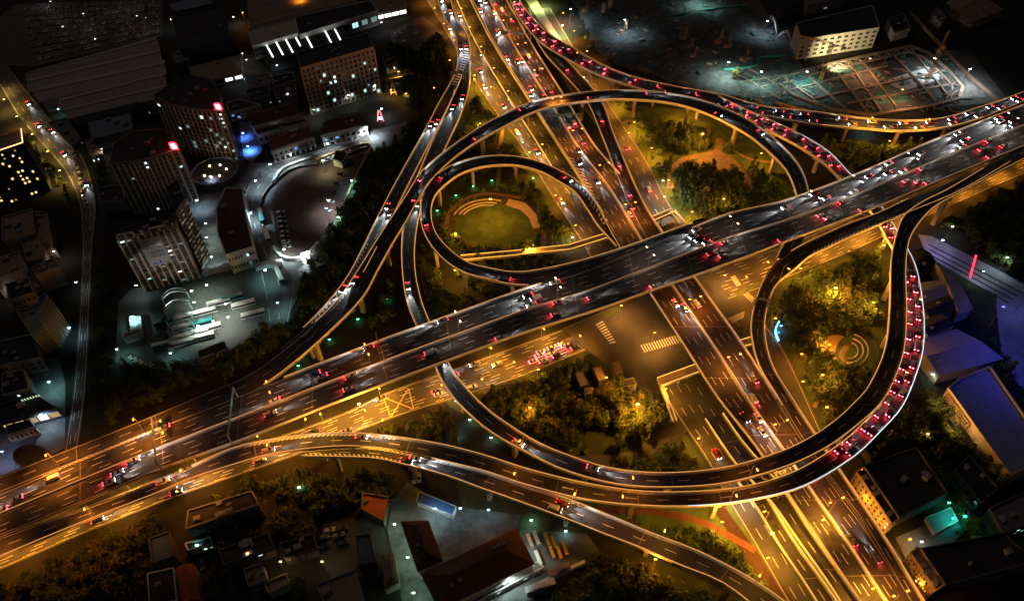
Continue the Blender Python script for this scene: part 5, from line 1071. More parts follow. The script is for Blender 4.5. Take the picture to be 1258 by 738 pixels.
# car-park kiosk, canopies, gate posts, cabins
bld("kiosk", [(409, 197), (413, 186), (425, 187), (427, 191), (420, 200)], base=(0, 410, 204), wall="cream", rf="dark", label="small cream kiosk standing in the sunken car park", cat="kiosk", kit=0, fac=[dict(e=3, cols=3, rows=2, lit=0)])
def wallrun(name, px, h, w, mat, label, cat="wall", z=0, strip_=None):
    o = P(*px[0], 0); root = empty(name, o, label=label, cat=cat); c = spline([P(a, b, 0) for a, b in px], 5); mb = MB()
    for a, b in zip(c, c[1:]):
        a, b = a - o, b - o; mb.beam((a.x, a.y, z + h / 2), (b.x, b.y, z + h / 2), w, h); 
    mb.build("coping", mat, root)
    if strip_:
        mb = MB()
        for a, b in zip(c, c[1:]):
            a, b = a - o, b - o; mb.beam((a.x, a.y, z + h + .1), (b.x, b.y, z + h + .1), w * .6, .12)
        mb.build("light_line", strip_, root)
    return root
wallrun("retaining_wall", [(388, 199), (440, 181), (454, 179), (455, 186), (440, 215), (424, 250)], 2.2, 1.4, M("wall_ochre_lit", (.4, .3, .18), .9, .2, .4), "ochre wall along the north-east of the sunken car park")
wallrun("retaining_wall", [(337, 225), (345, 212), (360, 204), (384, 196)], 2.2, 1.8, WALLM["white"], "pale curved wall on the north-west of the sunken car park")
wallrun("retaining_wall", [(337, 305), (345, 316), (360, 320), (376, 316), (392, 300)], 2.2, 1.4, WALLM["white"], "pale rounded wall at the southern tip of the car park")
wallrun("canopy_walk", [(404, 290), (420, 288), (450, 291)], 3, 2.2, M("glass_canopy", (.35, .5, .5), .3, .3, .8), "glinting glass walkway from the car park to the slim ramp", "canopy")
wallrun("canopy_walk", [(315, 331), (330, 328), (348, 325)], 3.2, 3, WALLM["white"], "pale canopy beam at the bus terminal gate", "canopy")
wallrun("long_canopy", [(252, 338), (280, 331), (310, 325)], 3.5, 2, WALLM["grey"], "long grey canopy along the south of the station square", "canopy")
for x, y, nm in ((375, 318, "left"), (381, 316, "right")):
    o = P(x, y + 5, 0); t = empty("gate_post", o, label="%s of the two glaring white gate posts at the car park tip" % nm, cat="gate post"); mb = MB(); mb.box((0, 0, 3), (1.2, 1.2, 6)); mb.build("post", WALLM["white"], t); mb = MB(); mb.box((0, 0, 6.4), (1.4, 1.4, .8)); mb.box((0, -.65, 3), (.9, .12, 5), mi=0); mb.build("lit_panel", E("gate_glow", (1, .95, .97), 5), t)
for x, nm in ((163, "left"), (170, "right")):
    bld("cabin", [(x - 4, 389), (x + 2, 388), (x + 4, 404), (x - 2, 405)], h=3.5, wall="white", rf="pale", label="%s of the twin white-roofed cabins in the yard" % nm, cat="cabin", kit=0, rim=.2)
bld("low_office", [(151, 410), (172, 404), (174, 409), (152, 416)], h=4, wall="white", rf="grey", label="low grey-roofed office below the twin cabins", kit=1, rim=.4)
bld("black_shed", [(243, 431), (276, 419), (280, 429), (244, 441)], h=5, wall="white", rf="dark", label="black-roofed shed at the edge of the bus yard", cat="shed", kit=0, rim=.3)
# arches of the bus yard
ARCH = M("arch_steel", (.4, .6, .65), .5, .1, 1)
for k, (x, y, nm) in enumerate(((203, 375, "northernmost"), (206, 389, "second"), (208, 402, "third"), (210, 413, "fourth"), (212, 423, "southernmost"))):
    A, B = P(x, y, 0), P(x + 30, y - 9, 0); o = (A + B) / 2; t = empty("arched_truss", o, label="%s of the five pale arched trusses over the bus bays" % nm, cat="arch", group=None)
    d = (B - A); nn = Vector((-d.y, d.x, 0)).normalized() * 2
    for s_ in (-1, 1):
        mb = MB(); pr = None
        for i in range(13):
            f = i / 12; p = A.lerp(B, f) - o + nn * s_ * .6; p.z = 5 + 3.4 * math.sin(math.pi * f)
            if pr: mb.beam(pr, p, .35)
            pr = p
        mb.build("arch_rib", ARCH, t)
    mb = MB()
    for i in range(1, 12):
        f = i / 12; p = A.lerp(B, f) - o; z = 5 + 3.4 * math.sin(math.pi * f); mb.beam((p.x - nn.x * .6, p.y - nn.y * .6, z), (p.x + nn.x * .6, p.y + nn.y * .6, z), .2)
    mb.build("cross_ties", ARCH, t)
    for f in (0, 1):
        p = A.lerp(B, f) - o; mb = MB(); mb.box((p.x, p.y, 2.5), (.5, .5, 5)); mb.build("post", ARCH, t)
    bld("platform_box", [(x - 8, y + 1), (x - 1, y - 1), (x, y + 3), (x - 7, y + 5)], h=3.2, wall="grey", rf="red", label="%s red-roofed box at the head of the bus bays" % nm, cat="kiosk", kit=0, rim=0)
# west edge
bld("tower_block", [(4 - 60, 206), (-56, 186), (27, 160), (29, 177)], base=(3, 70, 234), wall="dark", rf="tan", label="tall apartment block at the edge with many warm lit windows", cat="apartment block", kit=2, rimm=M("rim_warm", (.6, .35, .15), .8, .1, 1),
    fac=[dict(e=3, cols=16, rows=12, lit=.17, kind="warm", wf=.45, hf=.45)])
a, b, c = [P(*q, 0) for q in ((4, 0), (4, 0), (4, 0))]
tb = [o_ for o_ in COL.objects if o_.name.startswith("tower_block")][0]
hT = height((29, 177), (70, 234)); mb = MB(); v = Vector((tb.location.x, tb.location.y, 0))
A_, B_, C_ = P(-56, 206, hT), P(29, 177, hT), P(27, 160, hT)
for a, b in ((A_, B_), (B_, C_)): mb.beam(a - v + Vector((0, 0, 1.1)), b - v + Vector((0, 0, 1.1)), .35)
mb.build("roof_light_line", E("warm_line", (1, .5, .2), 2.2), tb)
bld("striped_block", [(22, 382), (38, 380), (56, 360), (60, 366), (45, 388), (28, 396)], base=(3, 85, 405), wall="grey", rf="grey", label="dim block with thin striped ribs at the dark street", cat="apartment block", kit=2, fac=[dict(e=3, cols=5, rows=1, lit=0, pil=7, wf=.1, hf=.1), dict(e=4, cols=5, rows=1, lit=0, pil=5, wf=.1, hf=.1)])
for k, (q, lb) in enumerate([([(4, 268), (40, 258), (42, 282), (4, 296)], "dim tan-roofed flat at the edge below the lit tower block"), ([(-10, 320), (24, 310), (34, 330), (-10, 345)], "dim flat with small roof boxes at the frame edge"), ([(40, 330), (66, 318), (72, 328), (44, 340)], "dim narrow flat with a pale parapet"),
                             ([(28, 296), (48, 290), (52, 318), (34, 322)], "dim stepped flat between the roofs"), ([(36, 262), (58, 262), (64, 300), (44, 296)], "dim flat with a pale edge by the dark street")]):
    bld("low_flat", q, h=14 - k, wall="pink", rf="tan", label=lb, cat="flats", kit=4)
bld("lit_shop", [(-20, 505), (42, 484), (70, 502), (0, 520)], h=7, wall="dark", rf="dark", label="black-roofed corner shop with a yellow-lit front", cat="shop", kit=1, fac=[dict(e=2, cols=5, rows=1, lit=.9, kind="warm", wf=.9, hf=.7)])
# lettering on its roof edge, too blurred to read: a row of small pale strokes
sb = [o_ for o_ in COL.objects if o_.name.startswith("lit_shop")][0]; mb = MB()
for k in range(7):
    p = P(28 + k * 3.4, 492 - k * 1.0, 8.5) - Vector((sb.location.x, sb.location.y, 0)); w = random.uniform(.5, .9)
    mb.box((p.x, p.y, p.z), (w, .15, .25)); mb.box((p.x - .2, p.y, p.z + .35), (.2, .15, .9)); mb.box((p.x, p.y, p.z + .7), (w * .8, .15, .2))
mb.build("roof_lettering", E("letter_glow", (.75, .9, .6), .7), sb)
bld("round_canopy", CIRC(38, 560, 22, 14, 18), h=6, wall="dark", rf="dark", label="dark oval roof tucked under the expressway's upper edge", cat="canopy", kit=0, rim=.3)
bld("low_row", [(5, 500), (22, 497), (44, 525), (10, 535)], h=5, wall="grey", rf="dark", label="low ribbed terrace beside the lit corner shop", kit=0, fac=[dict(e=2, cols=6, rows=1, lit=.1, pil=6)])
# south
def southhouse(q, h, wall, rf, lb, rise=3, ridge=(1, 3), hip=True, kit=1, fac=()): return bld("hipped_house", q, h=h, wall=wall, rf=rf, label=lb, cat="house", rise=rise, ridge=ridge, hip=hip, kit=kit, fac=fac)
southhouse([(493, 641), (526, 640), (543, 687), (513, 700)], 9, "cream", "brown", "steep brown hipped roof standing between the lane and the school yard", 4, ridge=(0, 2), kit=3)
southhouse([(520, 704), (632, 650), (654, 692), (542, 746)], 10, "white", "brown", "largest brown hipped roof beside the parked coaches", 5, ridge=(1, 3), kit=5)
southhouse([(471, 683), (484, 679), (490, 714), (472, 722)], 6, "pink", "tan", "small pinkish hipped roof left of the green-lit lane", 2, ridge=(0, 2), kit=0)
bld("long_roof_wall", [(560, 728), (660, 690), (668, 696), (575, 745)], h=3.5, wall="white", rf="grey", label="pale cornice wing running below the largest hipped roof", kit=3, rim=.4, fac=[dict(e=2, cols=14, rows=1, lit=.1, kind="cyan")])
bld("blue_shed", [(515, 604), (560, 622), (556, 632), (512, 616)], h=4, wall="white", rf="blue", label="slim blue-roofed shed along the school yard's top", cat="shed", kit=0, rim=.1)
bld("brick_wing", [(446, 606), (477, 611), (471, 640), (444, 625)], h=6, wall="brick", rf="orange", label="orange-brown roof wing beside the lane's dark bend", kit=1)
bld("pale_tan_flat", [(390, 718), (436, 700), (448, 738), (400, 745)], h=10, wall="grey", rf="tan", label="tan flat roof at the foot of the picture", kit=1)
bld("blue_yard_shed", [(437, 658), (455, 656), (462, 690), (440, 694)], h=5, wall="dark", rf="blue", label="dark blue-roofed shed beside the night-time car yard", cat="shed", kit=0)
bld("long_glowing_shed", [(228, 668), (258, 660), (262, 668), (232, 676)], h=4, wall="white", rf="dark", label="small black-roofed shed with a green-lit front", cat="shed", kit=0, fac=[dict(e=2, cols=4, rows=1, lit=.5, kind="cyan")])
bld("blue_roof_house", [(184, 662), (208, 654), (215, 682), (188, 692)], h=7, wall="dark", rf="blue", label="dark blue-roofed house beside the green-lit terrace", cat="house", kit=0)
bld("orange_roof_house", [(217, 698), (238, 693), (246, 735), (224, 740)], h=6, wall="cream", rf="orange", label="narrow vivid orange-red roof at the lower edge", cat="house", kit=0, rise=1.5, ridge=(0, 2))
bld("grey_terrace", [(182, 705), (214, 698), (218, 738), (185, 745)], h=6, wall="cream", rf="dark", label="black-roofed terrace beside the orange-red roof", cat="house", kit=1)
bld("long_parapet_block", [(229, 650), (232, 628), (310, 604), (318, 620)], h=11, wall="dark", rf="dark", label="long dark block with a pale ledge and roof boxes south of the slip road", kit=5, rimm=WALLM["grey"], fac=[dict(e=3, cols=10, rows=2, lit=0)])
bld("garden_house", [(326, 716), (352, 705), (356, 716), (330, 728)], h=5, wall="gold", rf="tan", label="small golden-walled house under a tree at the lower edge", cat="house", kit=0)
0 and bld("reflecting_shed", [(330, 640), (420, 612), (432, 640), (345, 665)], h=7, wall="dark", rf="dark", label="large unlit shed north of the dark car yard", cat="shed", kit=2)
# fallen wall south-east of the coaches
wallrun("boundary_wall", [(655, 722), (690, 705), (718, 692)], 2.5, 1.2, WALLM["white"], "pale boundary wall along the coach park's lower side")
bld("open_truck_shed", [(673, 702), (698, 691), (700, 696), (676, 708)], h=3, wall="grey", rf="tan", label="row of sheet-covered lorry boxes in the coach park", cat="shed", kit=2, rim=.2)
# east and south-east
gb = [dict(e=3, cols=10, rows=3, lit=.12, kind="warm", wf=.4, hf=.4)]
bld("golden_row_house", [(1052, 580), (1061, 574), (1104, 637), (1095, 644)], h=9, wall="gold", rf="dark", label="upper golden-lit row of stepped facades beside the viaduct", cat="row house", kit=4, fac=gb, rimm=WALLM["gold"])
bld("golden_row_house", [(1118, 679), (1128, 672), (1160, 718), (1149, 725)], h=9, wall="gold", rf="gold" if "gold" in ROOFM else "tan", label="lower golden-lit row of stepped facades at the frame's foot", cat="row house", kit=4, fac=gb, rimm=WALLM["gold"])
bld("dark_shed", [(1062, 573), (1125, 550), (1163, 606), (1105, 636)], h=8, wall="dark", rf="dark", label="black-roofed shed behind the upper golden facades", cat="shed", kit=3)
bld("dark_shed", [(1132, 674), (1232, 655), (1270, 690), (1163, 718)], h=8, wall="dark", rf="dark", label="black-roofed shed with a thin pale ledge near the lower corner", cat="shed", kit=2)
0 and bld("end_wall_shed", [(1140, 683), (1146, 679), (1170, 714), (1164, 718)], h=8, wall="gold", rf="tan", label="narrow tan end wall rising between the dark sheds", kit=0)
bld("teal_tank", [(1137, 636), (1168, 624), (1176, 640), (1148, 655)], h=2, wall="white", rf="pale", label="small open tank glowing teal behind the dark trees", cat="tank", kit=0, rim=.5)
bld("blue_hall", [(1164, 478), (1178, 466), (1215, 452), (1290, 560), (1240, 585)], h=10, wall="gold", rf="violet", label="huge hall with a deep blue roof and a gold-lit lettered fascia", cat="hall", kit=0, rimm=WALLM["gold"], rim=1.4)
hl = [o_ for o_ in COL.objects if o_.name.startswith("blue_hall")][-1]
A, B = P(1164, 478, 10), P(1240, 585, 10); v = Vector((hl.location.x, hl.location.y, 0)); mb = MB(); u = (B - A).normalized(); n = Vector((u.y, -u.x, 0)); n = n if n.dot(-A) > 0 else -n
a, b = A + u * 1 - v + n * 1.2, A.lerp(B, .42) - v + n * 1.2
mb.poly([a - Vector((0, 0, 3.8)), b - Vector((0, 0, 3.8)), b + Vector((0, 0, .3)), a + Vector((0, 0, .3))]); mb.poly([a - Vector((0, 0, 3.8)), b - Vector((0, 0, 3.8)), b + Vector((0, 0, .3)), a + Vector((0, 0, .3))][::-1])
for k in range(13):
    if k == 6: continue
    p = a.lerp(b, (k + .7) / 14) + n * .1
    for zz, ww in ((-.6, .9), (-1.8, .6), (-2.9, .9)): mb.beam(p + Vector((0, 0, zz)), p + u * ww + Vector((0, 0, zz)), .12, .35, 1)
    mb.beam(p + u * .1 + Vector((0, 0, -.6)), p + u * .1 + Vector((0, 0, -2.9)), .12, .3, 1)
mb.build("lettered_fascia", [WALLM["gold"], M("letter_brown", (.12, .06, .03), .8, 0)], hl)
l = bpy.data.lights.new("wall_light", 'SPOT'); l.energy = 4500; l.color = (1, .58, .2); l.spot_size = 1.9; l.spot_blend = 1
for f in (.12, .4): 
    q = A.lerp(B, f) - v + n * 12; q.z = 12; lo = obj("wall_light", l, hl, q); lo.rotation_euler = (A.lerp(B, f) - v + Vector((0, 0, -3)) - q).to_track_quat('-Z', 'Y').to_euler()
for q, h, wl, rf, lb in [([(1125, 398), (1155, 386), (1172, 400), (1142, 412)], 8, "cream", "dark", "dark pitched shed with a bright cream gable by the jammed loop"), ([(1122, 420), (1175, 405), (1230, 440), (1155, 460)], 7, "grey", "violet", "grey-blue sheet roof below the cream gable"), ([(1118, 350), (1150, 345), (1165, 362), (1122, 380)], 7, "grey", "violet", "ribbed blue-grey roof beside the jammed loop"),
    ([(1130, 375), (1165, 362), (1180, 378), (1145, 392)], 7, "dark", "dark", "dark roof between the ribbed roof and the cream gable"), ([(1150, 322), (1164, 330), (1195, 378), (1178, 384)], 8, "grey", "violet", "slanting blue-lit roof strip along the wedge lawn"), ([(1118, 310), (1132, 305), (1150, 322), (1125, 345)], 6, "dark", "dark", "low dark house at the plaza's head")]:
    bld("plaza_shed", q, h=h, wall=wl, rf=rf, label=lb, cat="shed", rise=1.5, ridge=(1, 3), kit=1)
sheet("wedge_lawn", [(1162, 332), (1225, 362), (1222, 400), (1195, 398)], GRASSD, blk=True)
for k in range(4):
    mb = MB(); a, b = P(1140 + k * 2, 300 + k * 7, 0), P(1256 - k * 6, 350 + k * 4 + 10, 0); mb.beam((a.x, a.y, .15), (b.x, b.y, .15), .7, .3)
    mb.build("dark_planter", M("planter_dark", (.02, .03, .02), .9, .3, 1), label="%s dark hedge strip across the bluish plaza" % ("upper", "second", "third", "lowest")[k], cat="planter", group=None)
a, b = P(1199, 314, .4), P(1192, 340, .4); mb = MB()
for k in range(14): p = a.lerp(b, k / 13); mb.box((p.x, p.y, .4), (.5, .9, .5))
mb.build("red_light_row", E("red_row", (1, .03, .06), 3), label="row of glowing red lights across the plaza", cat="light row", kind=None)
# construction site
bld("site_block", [(984, 50), (978, 30), (1072, 8), (1080, 35)], base=(0, 976, 74), wall="cream", rf="dark", label="bare cream block with four rows of square openings above the pit", cat="unfinished building", kit=0, fac=[dict(e=3, cols=11, rows=4, lit=0, wf=.55, hf=.5)])
rsb = [o_ for o_ in COL.objects if o_.name == "site_block"][0]
l = bpy.data.lights.new("wall_light", 'SPOT'); l.energy = 60000; l.color = (1, .85, .5); l.spot_size = 1.7; l.spot_blend = 1
q = P(1030, 85, 6) - Vector((rsb.location.x, rsb.location.y, 0)); lo = obj("wall_light", l, rsb, q); lo.rotation_euler = ((P(1030, 60, 5) - Vector((rsb.location.x, rsb.location.y, 0))) - q).to_track_quat('-Z', 'Y').to_euler()
bld("warehouse", [(1163, 5), (1180, -10), (1232, 12), (1196, 26)], base=(3, 1197, 36), wall="pink", rf="tan", label="long dim warehouse with rows of openings in the upper corner", cat="warehouse", rise=3, ridge=(1, 3), kit=0, fac=[dict(e=3, cols=9, rows=3, lit=0), dict(e=2, cols=6, rows=2, lit=0)])
bld("dark_depot", [(905, -30), (985, -50), (1000, -10), (945, 20)], h=9, wall="dark", rf="dark", label="dark depot behind the arched hangar frames", kit=0)
for k, (x, y) in enumerate(((940, 22), (958, 40), (975, 55))):
    A, B = P(x - 3, y + 6, 0), P(x + 14, y + 20, 0); o = (A + B) / 2; t = empty("hangar_arch", o, label="%s pale steel arch of the unfinished hangar" % ("upper", "middle", "lower")[k], cat="arch")
    for dz, nm in ((0, "outer_rib"), (-1.6, "inner_rib")):
        mb = MB(); pr = None
        for i in range(11):
            f = i / 10; p = A.lerp(B, f) - o; p.z = (9 + dz) * math.sin(math.pi * f) + .2
            if pr: mb.beam(pr, p, .45)
            pr = p
        mb.build(nm, WALLM["white"], t)
    mb = MB()
    for i in range(1, 10): f = i / 10; p = A.lerp(B, f) - o; mb.beam((p.x, p.y, 7.4 * math.sin(math.pi * f)), (p.x, p.y, 9 * math.sin(math.pi * f)), .25)
    mb.build("web_bars", WALLM["white"], t)
BEAMC = M("pit_concrete", (.33, .25, .19), .9, .3, .3); PITG = M("pit_green_net", (.07, .17, .14), .9, .8, .16); PITD = M("pit_dark", (.05, .045, .045), .9, .5, .1)
PITW = M("pit_slurry", (.45, .46, .46), .6, .6, .05)
for q, m_ in (([(1012, 78), (1055, 72), (1068, 88), (1025, 100)], PITG), ([(960, 88), (1000, 84), (1012, 102), (985, 112)], PITG), ([(1075, 80), (1110, 72), (1135, 95), (1100, 105)], PITD), ([(1080, 112), (1108, 110), (1120, 125), (1070, 128)], PITG), ([(1125, 100), (1150, 90), (1170, 112), (1140, 122)], PITD), ([(1085, 100), (1140, 82), (1160, 96), (1110, 112)], PITW)):
    sheet("pit_floor", q, m_)
def beams(name, lines, w, h, z, mat, label, cat="concrete beam"):
    o = P(*lines[0][0], 0); mb = MB()
    for ln in lines:
        for a, b in zip(ln, ln[1:]): A, B = P(*a, 0) - o, P(*b, 0) - o; mb.beam((A.x, A.y, z), (B.x, B.y, z), w, h)
    return mb.build(name, mat, None, label=label, cat=cat, loc=o)
rp_ = empty("bracing_grid", P(1060, 110, 0), label="great grid of concrete bracing beams filling the excavation", cat="bracing grid"); ov = rp_.location
rim_px = [(985, 88), (1040, 75), (1118, 58), (1140, 66), (1165, 88), (1182, 108), (1178, 122), (1140, 132), (1072, 142), (1020, 135), (975, 118), (950, 100), (985, 88)]
def bm(lst, w, nm):
    mb = MB()
    for ln in lst:
        for a, b in zip(ln, ln[1:]): A, B = P(*a, 0) - ov, P(*b, 0) - ov; mb.beam((A.x, A.y, .6), (B.x, B.y, .6), w, 1.2)
    mb.build(nm, BEAMC, rp_)
bm([rim_px], 2.2, "rim_beam"); bm([[(990, 94), (1042, 82), (1116, 65), (1135, 72), (1156, 92), (1170, 108), (1166, 118)]], 1.2, "inner_rim_beam")
for i, (a, b) in enumerate((((985, 108), (1090, 82)), ((1000, 122), (1160, 88)), ((1040, 128), (1172, 104)), ((1060, 78), (1100, 132)), ((1020, 80), (1066, 140)), ((985, 88), (1040, 136)), ((1095, 66), (1150, 126)), ((1040, 75), (1082, 138)), ((1118, 60), (1165, 120)), ((965, 98), (1010, 132)))): bm([[a, b]], 1.1, "cross_beam")
zz = []
for i in range(11):
    f = i / 11; a = (990 + 128 * f, 92 - 27 * f); b = (990 + 128 * (f + .045), 86 - 27 * f); c = (990 + 128 * (f + .09), 92 - 27 * (f + .09)); zz.append([a, b, c])
bm(zz, .8, "zigzag_struts")
for i, (a, b) in enumerate((((905, 92), (960, 124)), ((920, 86), (985, 122)), ((938, 86), (1000, 118)), ((900, 104), (985, 90)), ((905, 114), (975, 100)), ((935, 122), (985, 108)))): bm([[a, b]], .8, "cross_beam")
for q in ([(912, 96), (930, 92), (940, 104), (922, 108)], [(945, 92), (962, 89), (972, 100), (955, 104)], [(935, 108), (952, 105), (960, 114), (944, 117)]): sheet("pit_floor", q, PITG)
for t in np.linspace(0, 5.5, 8): bm([[(1168, 118), (1168 + 10 * math.cos(t), 118 + 7 * math.sin(t))]], .7, "fan_strut")
def crane(x, y, h, hx, hy, label, col=(.7, .4, .05)):
    o = P(x, y, 0); t = empty("tower_crane", o, label=label, cat="crane"); m_ = M("crane_yellow", col, .6, .1, 1)
    mb = MB()
    for s_ in ((-.9, -.9), (.9, -.9), (.9, .9), (-.9, .9)): mb.beam((s_[0], s_[1], 0), (s_[0], s_[1], h), .25)
    for k in range(int(h / 2)):
        z = k * 2
        for a, b in (((-.9, -.9), (.9, -.9)), ((.9, -.9), (.9, .9)), ((.9, .9), (-.9, .9)), ((-.9, .9), (-.9, -.9))): mb.beam((a[0], a[1], z), (b[0], b[1], z + 2), .15)
    mb.build("mast", m_, t)
    d = Vector((hx, hy, 0)).normalized(); e = d * 22; bk = -d * 8; mb = MB(); n = Vector((-d.y, d.x, 0)) * .7
    for s_ in (-1, 1): mb.beam((bk.x + n.x * s_, bk.y + n.y * s_, h), (e.x + n.x * s_, e.y + n.y * s_, h), .22)
    mb.beam((0, 0, h + 1.4), (e.x, e.y, h + .3), .22)
    for k in range(14):
        f = k / 14; p = e * f; q = e * (f + .07); mb.beam((p.x + n.x, p.y + n.y, h), (q.x - n.x, q.y - n.y, h), .12); mb.beam((p.x + n.x, p.y + n.y, h), (p.x, p.y, h + 1.4 - 1.1 * f), .12)
    mb.build("jib", m_, t); mb = MB(); mb.box((1.2, 0, h - 1.2), (1.5, 1.4, 2)); mb.build("cab", WALLM["white"], t)
    mb = MB(); mb.box((bk.x, bk.y, h - .6), (2, 2, 1.6)); mb.build("counterweight", CONC, t)
crane(1008, 98, 26, -.8, .5, "orange tower crane standing at the pit below the cream block"); crane(1137, 103, 28, .5, .8, "orange tower crane by the slurry pond at the pit's tip")
def rig(x, y, h, label):
    o = P(x, y, 0); t = empty("drilling_rig", o, label=label, cat="drilling rig"); m_ = M("rig_paint", (.4, .22, .15), .6, .2, 1)
    mb = MB(); mb.box((0, 0, .8), (5, 3, 1.4)); mb.box((-1, 0, 2.2), (2.6, 2.4, 1.6)); mb.build("base", m_, t)
    mb = MB()
    for s_ in (-1, 1): mb.beam((2 + s_ * 1.4, 0, 1.4), (1.6, 0, h), .3)
    for k in range(5): z = 2 + k * h / 6; mb.beam((.9, 0, z), (3, 0, z + 1), .18)
    mb.build("mast", m_, t)
for i, (x, y, h, nm) in enumerate(((765, 42, 10, "nearest the white tanks"), (838, 50, 11, "first of the dark mud field"), (846, 62, 9, "in front of the others on the mud"), (882, 54, 12, "beside the twin mast"), (892, 60, 12, "right-hand twin mast"), (912, 76, 12, "closest to the site fence"), (851, 72, 9, "lowest on the mud"), (718, 15, 12, "by the top edge of the site"))): rig(x, y, h, "drilling rig mast " + nm)
for x, y, nm in ((741, 18, "left"), (749, 12, "right")):
    o = P(x, y, 0); t = empty("storage_silo", o, label="%s of the two white silos on the dark mud" % nm, cat="silo"); mb = MB(); mb.tube((0, 0, 2), (0, 0, 8), 1.8, n=14); mb.tube((0, 0, 8), (0, 0, 9), 1.8, .6, 14); mb.build("drum", WALLM["white"], t)
    for a_ in range(4): mb = MB(); mb.beam((1.3 * math.cos(a_ * 1.57), 1.3 * math.sin(a_ * 1.57), 0), (1.3 * math.cos(a_ * 1.57), 1.3 * math.sin(a_ * 1.57), 2.2), .3); mb.build("leg", STEEL, t)
TEALF = M("fence_teal", (.05, .4, .34), .7, .2, .4)
for px, lb in (([(813, 24), (860, 16), (916, 8)], "teal hoarding along the upper mud field"), ([(889, 88), (930, 83), (932, 74), (980, 70)], "teal hoarding stepping down at the pit's west end")):
    wallrun("site_hoarding", px, 2.2, .5, TEALF, lb, "fence")
wallrun("site_wall", [(1118, 18), (1150, 52), (1190, 95), (1226, 125)], 2, 1.2, M("wall_brownish", (.3, .2, .14), .9, .3, .3), "brownish wall running down the pit's far side")
wallrun("site_wall", [(952, 128), (1000, 140), (1060, 152)], 2, 1.2, M("wall_pinkish", (.5, .36, .32), .9, .2, .3), "pinkish low wall between the pit and the jammed ramp")
# gantry crossing under the loop, footbridges
def bridge(px, z, w, label, strip_=GS2):
    o = P(*px[0], 0); t = empty("footbridge", o, label=label, cat="footbridge"); c = [P(a, b, z) for a, b in px]; mb = MB(); dk = DECK.copy()
    for a, b in zip(c, c[1:]): mb.beam(a - o - Vector((0, 0, .3)), b - o - Vector((0, 0, .3)), w, .6)
    mb.build("walkway", M("walkway_tan", (.42, .3, .18), .8, .15, .5), t)
    for s_ in (-1, 1):
        mb = MB(); ms = MB()
        for a, b in zip(c, c[1:]):
            d = (b - a).normalized(); n = Vector((-d.y, d.x, 0)) * (w / 2 - .1) * s_; mb.beam(a - o + n + Vector((0, 0, .55)), b - o + n + Vector((0, 0, .55)), .15, 1.1)
            ms.beam(a - o + n + Vector((0, 0, 1.2)), b - o + n + Vector((0, 0, 1.2)), .3, .15)  # same added glow as on the parapet tops
        rl = mb.build("railing", CONC2, t); 
        if strip_: ms.build("handrail_glow", strip_, rl)
    for a, b in zip(c, c[1:]):
        m_ = (a + b) / 2 - o; mb = MB(); mb.box((m_.x, m_.y, (z - .6) / 2), (1, 1, z - .6)); mb.build("support", CONC, t)
    for f in (0,): pass
    return t
bridge([(566, 318), (625, 313), (700, 305), (748, 290)], 5.6, 3.6, "northern footbridge from the round garden over the surface road", GS2)
bridge([(810, 470), (860, 452)], 5.6, 4.5, "southern footbridge crossing beneath the straight viaduct")
bridge([(813, 476), (822, 500), (829, 518)], 5.0, 1.8, "stair ramp of the southern footbridge", GS)
bridge([(800, 271), (826, 260), (838, 275)], 5.6, 3.2, "eastern footbridge at the ornamental garden")
bridge([(905, 425), (928, 418)], 5.6, 4, "short footbridge below the narrow road by the grove")
# concrete ruins in the park: pavilion with three pale roofs
for k, q in enumerate(([(706, 458), (716, 456), (723, 472), (713, 475)], [(728, 452), (738, 450), (745, 465), (736, 468)], [(750, 445), (760, 442), (766, 457), (757, 461)])):
    bld("slatted_roof", q, h=5, wall="dark", rf="tan", label="%s slatted roof of the sunken park pavilion" % ("left", "middle", "right")[k], cat="pavilion", kit=0, rim=.3)
bld("pavilion_wing", [(700, 495), (714, 490), (716, 496), (702, 501)], h=3.5, wall="gold", rf="tan", label="low cream corner of the park pavilion", cat="pavilion", kit=0, rim=.3)
bld("pavilion_wing", [(762, 468), (778, 464), (782, 472), (768, 476)], h=4, wall="cream", rf="tan", label="cream-edged court block of the park pavilion", cat="pavilion", kit=0, rim=.3)
bld("pavilion_wing", [(718, 478), (728, 476), (729, 482), (720, 484)], h=4, wall="cream", rf="tan", label="tiny cube block in the park pavilion", cat="pavilion", kit=0, rim=.3)
# fountain sculpture, glowing curved
o = P(953, 410, 0); fs = empty("curved_fountain", o, label="curved glowing blue-white fountain beside the ramp of the grove", cat="fountain"); mb = MB(); pr = None
for i in range(12):
    p = P(957 - 4 * math.sin(i / 11 * math.pi) - .2 * i * .2, 395 + i * 2.1, 1.2) - o
    if pr: mb.beam(pr, p, .6, 1.1)
    pr = p
mb.build("lit_basin", E("fountain_glow", (.16, .62, 1), 2.6), fs); mb = MB(); mb.prism([(p.x - o.x, p.y - o.y) for p in [P(*q, 0) for q in CIRC(959, 408, 5, 11, 16)]], .0, .3); mb.build("pool_rim", M("pool_dark", (.03, .05, .06), .3, .2, 1), fs)
# neon gateway
o = P(468, 150, 0); ng = empty("neon_gateway", o, label="tall pointed gateway with pink and orange neon near the white lamp", cat="gateway")
for s_, c_ in ((-1, (1, .3, .12)), (1, (1, .2, .4))):
    mb = MB(); mb.beam((s_ * 2, 0, 0), (s_ * .4, 0, 9), .9); mb.build("leg", WALLM["pink"], ng); mb = MB(); mb.beam((s_ * 2, -.6, 1), (s_ * .4, -.6, 9), .3, .3); mb.build("neon_tube", E("neon_%d" % s_, c_, 2.5), ng)
mb = MB(); mb.box((0, 0, 3), (2.4, .8, 1.6)); mb.build("crossbar", E("neon_white", (1, .8, .85), 3.5), ng)
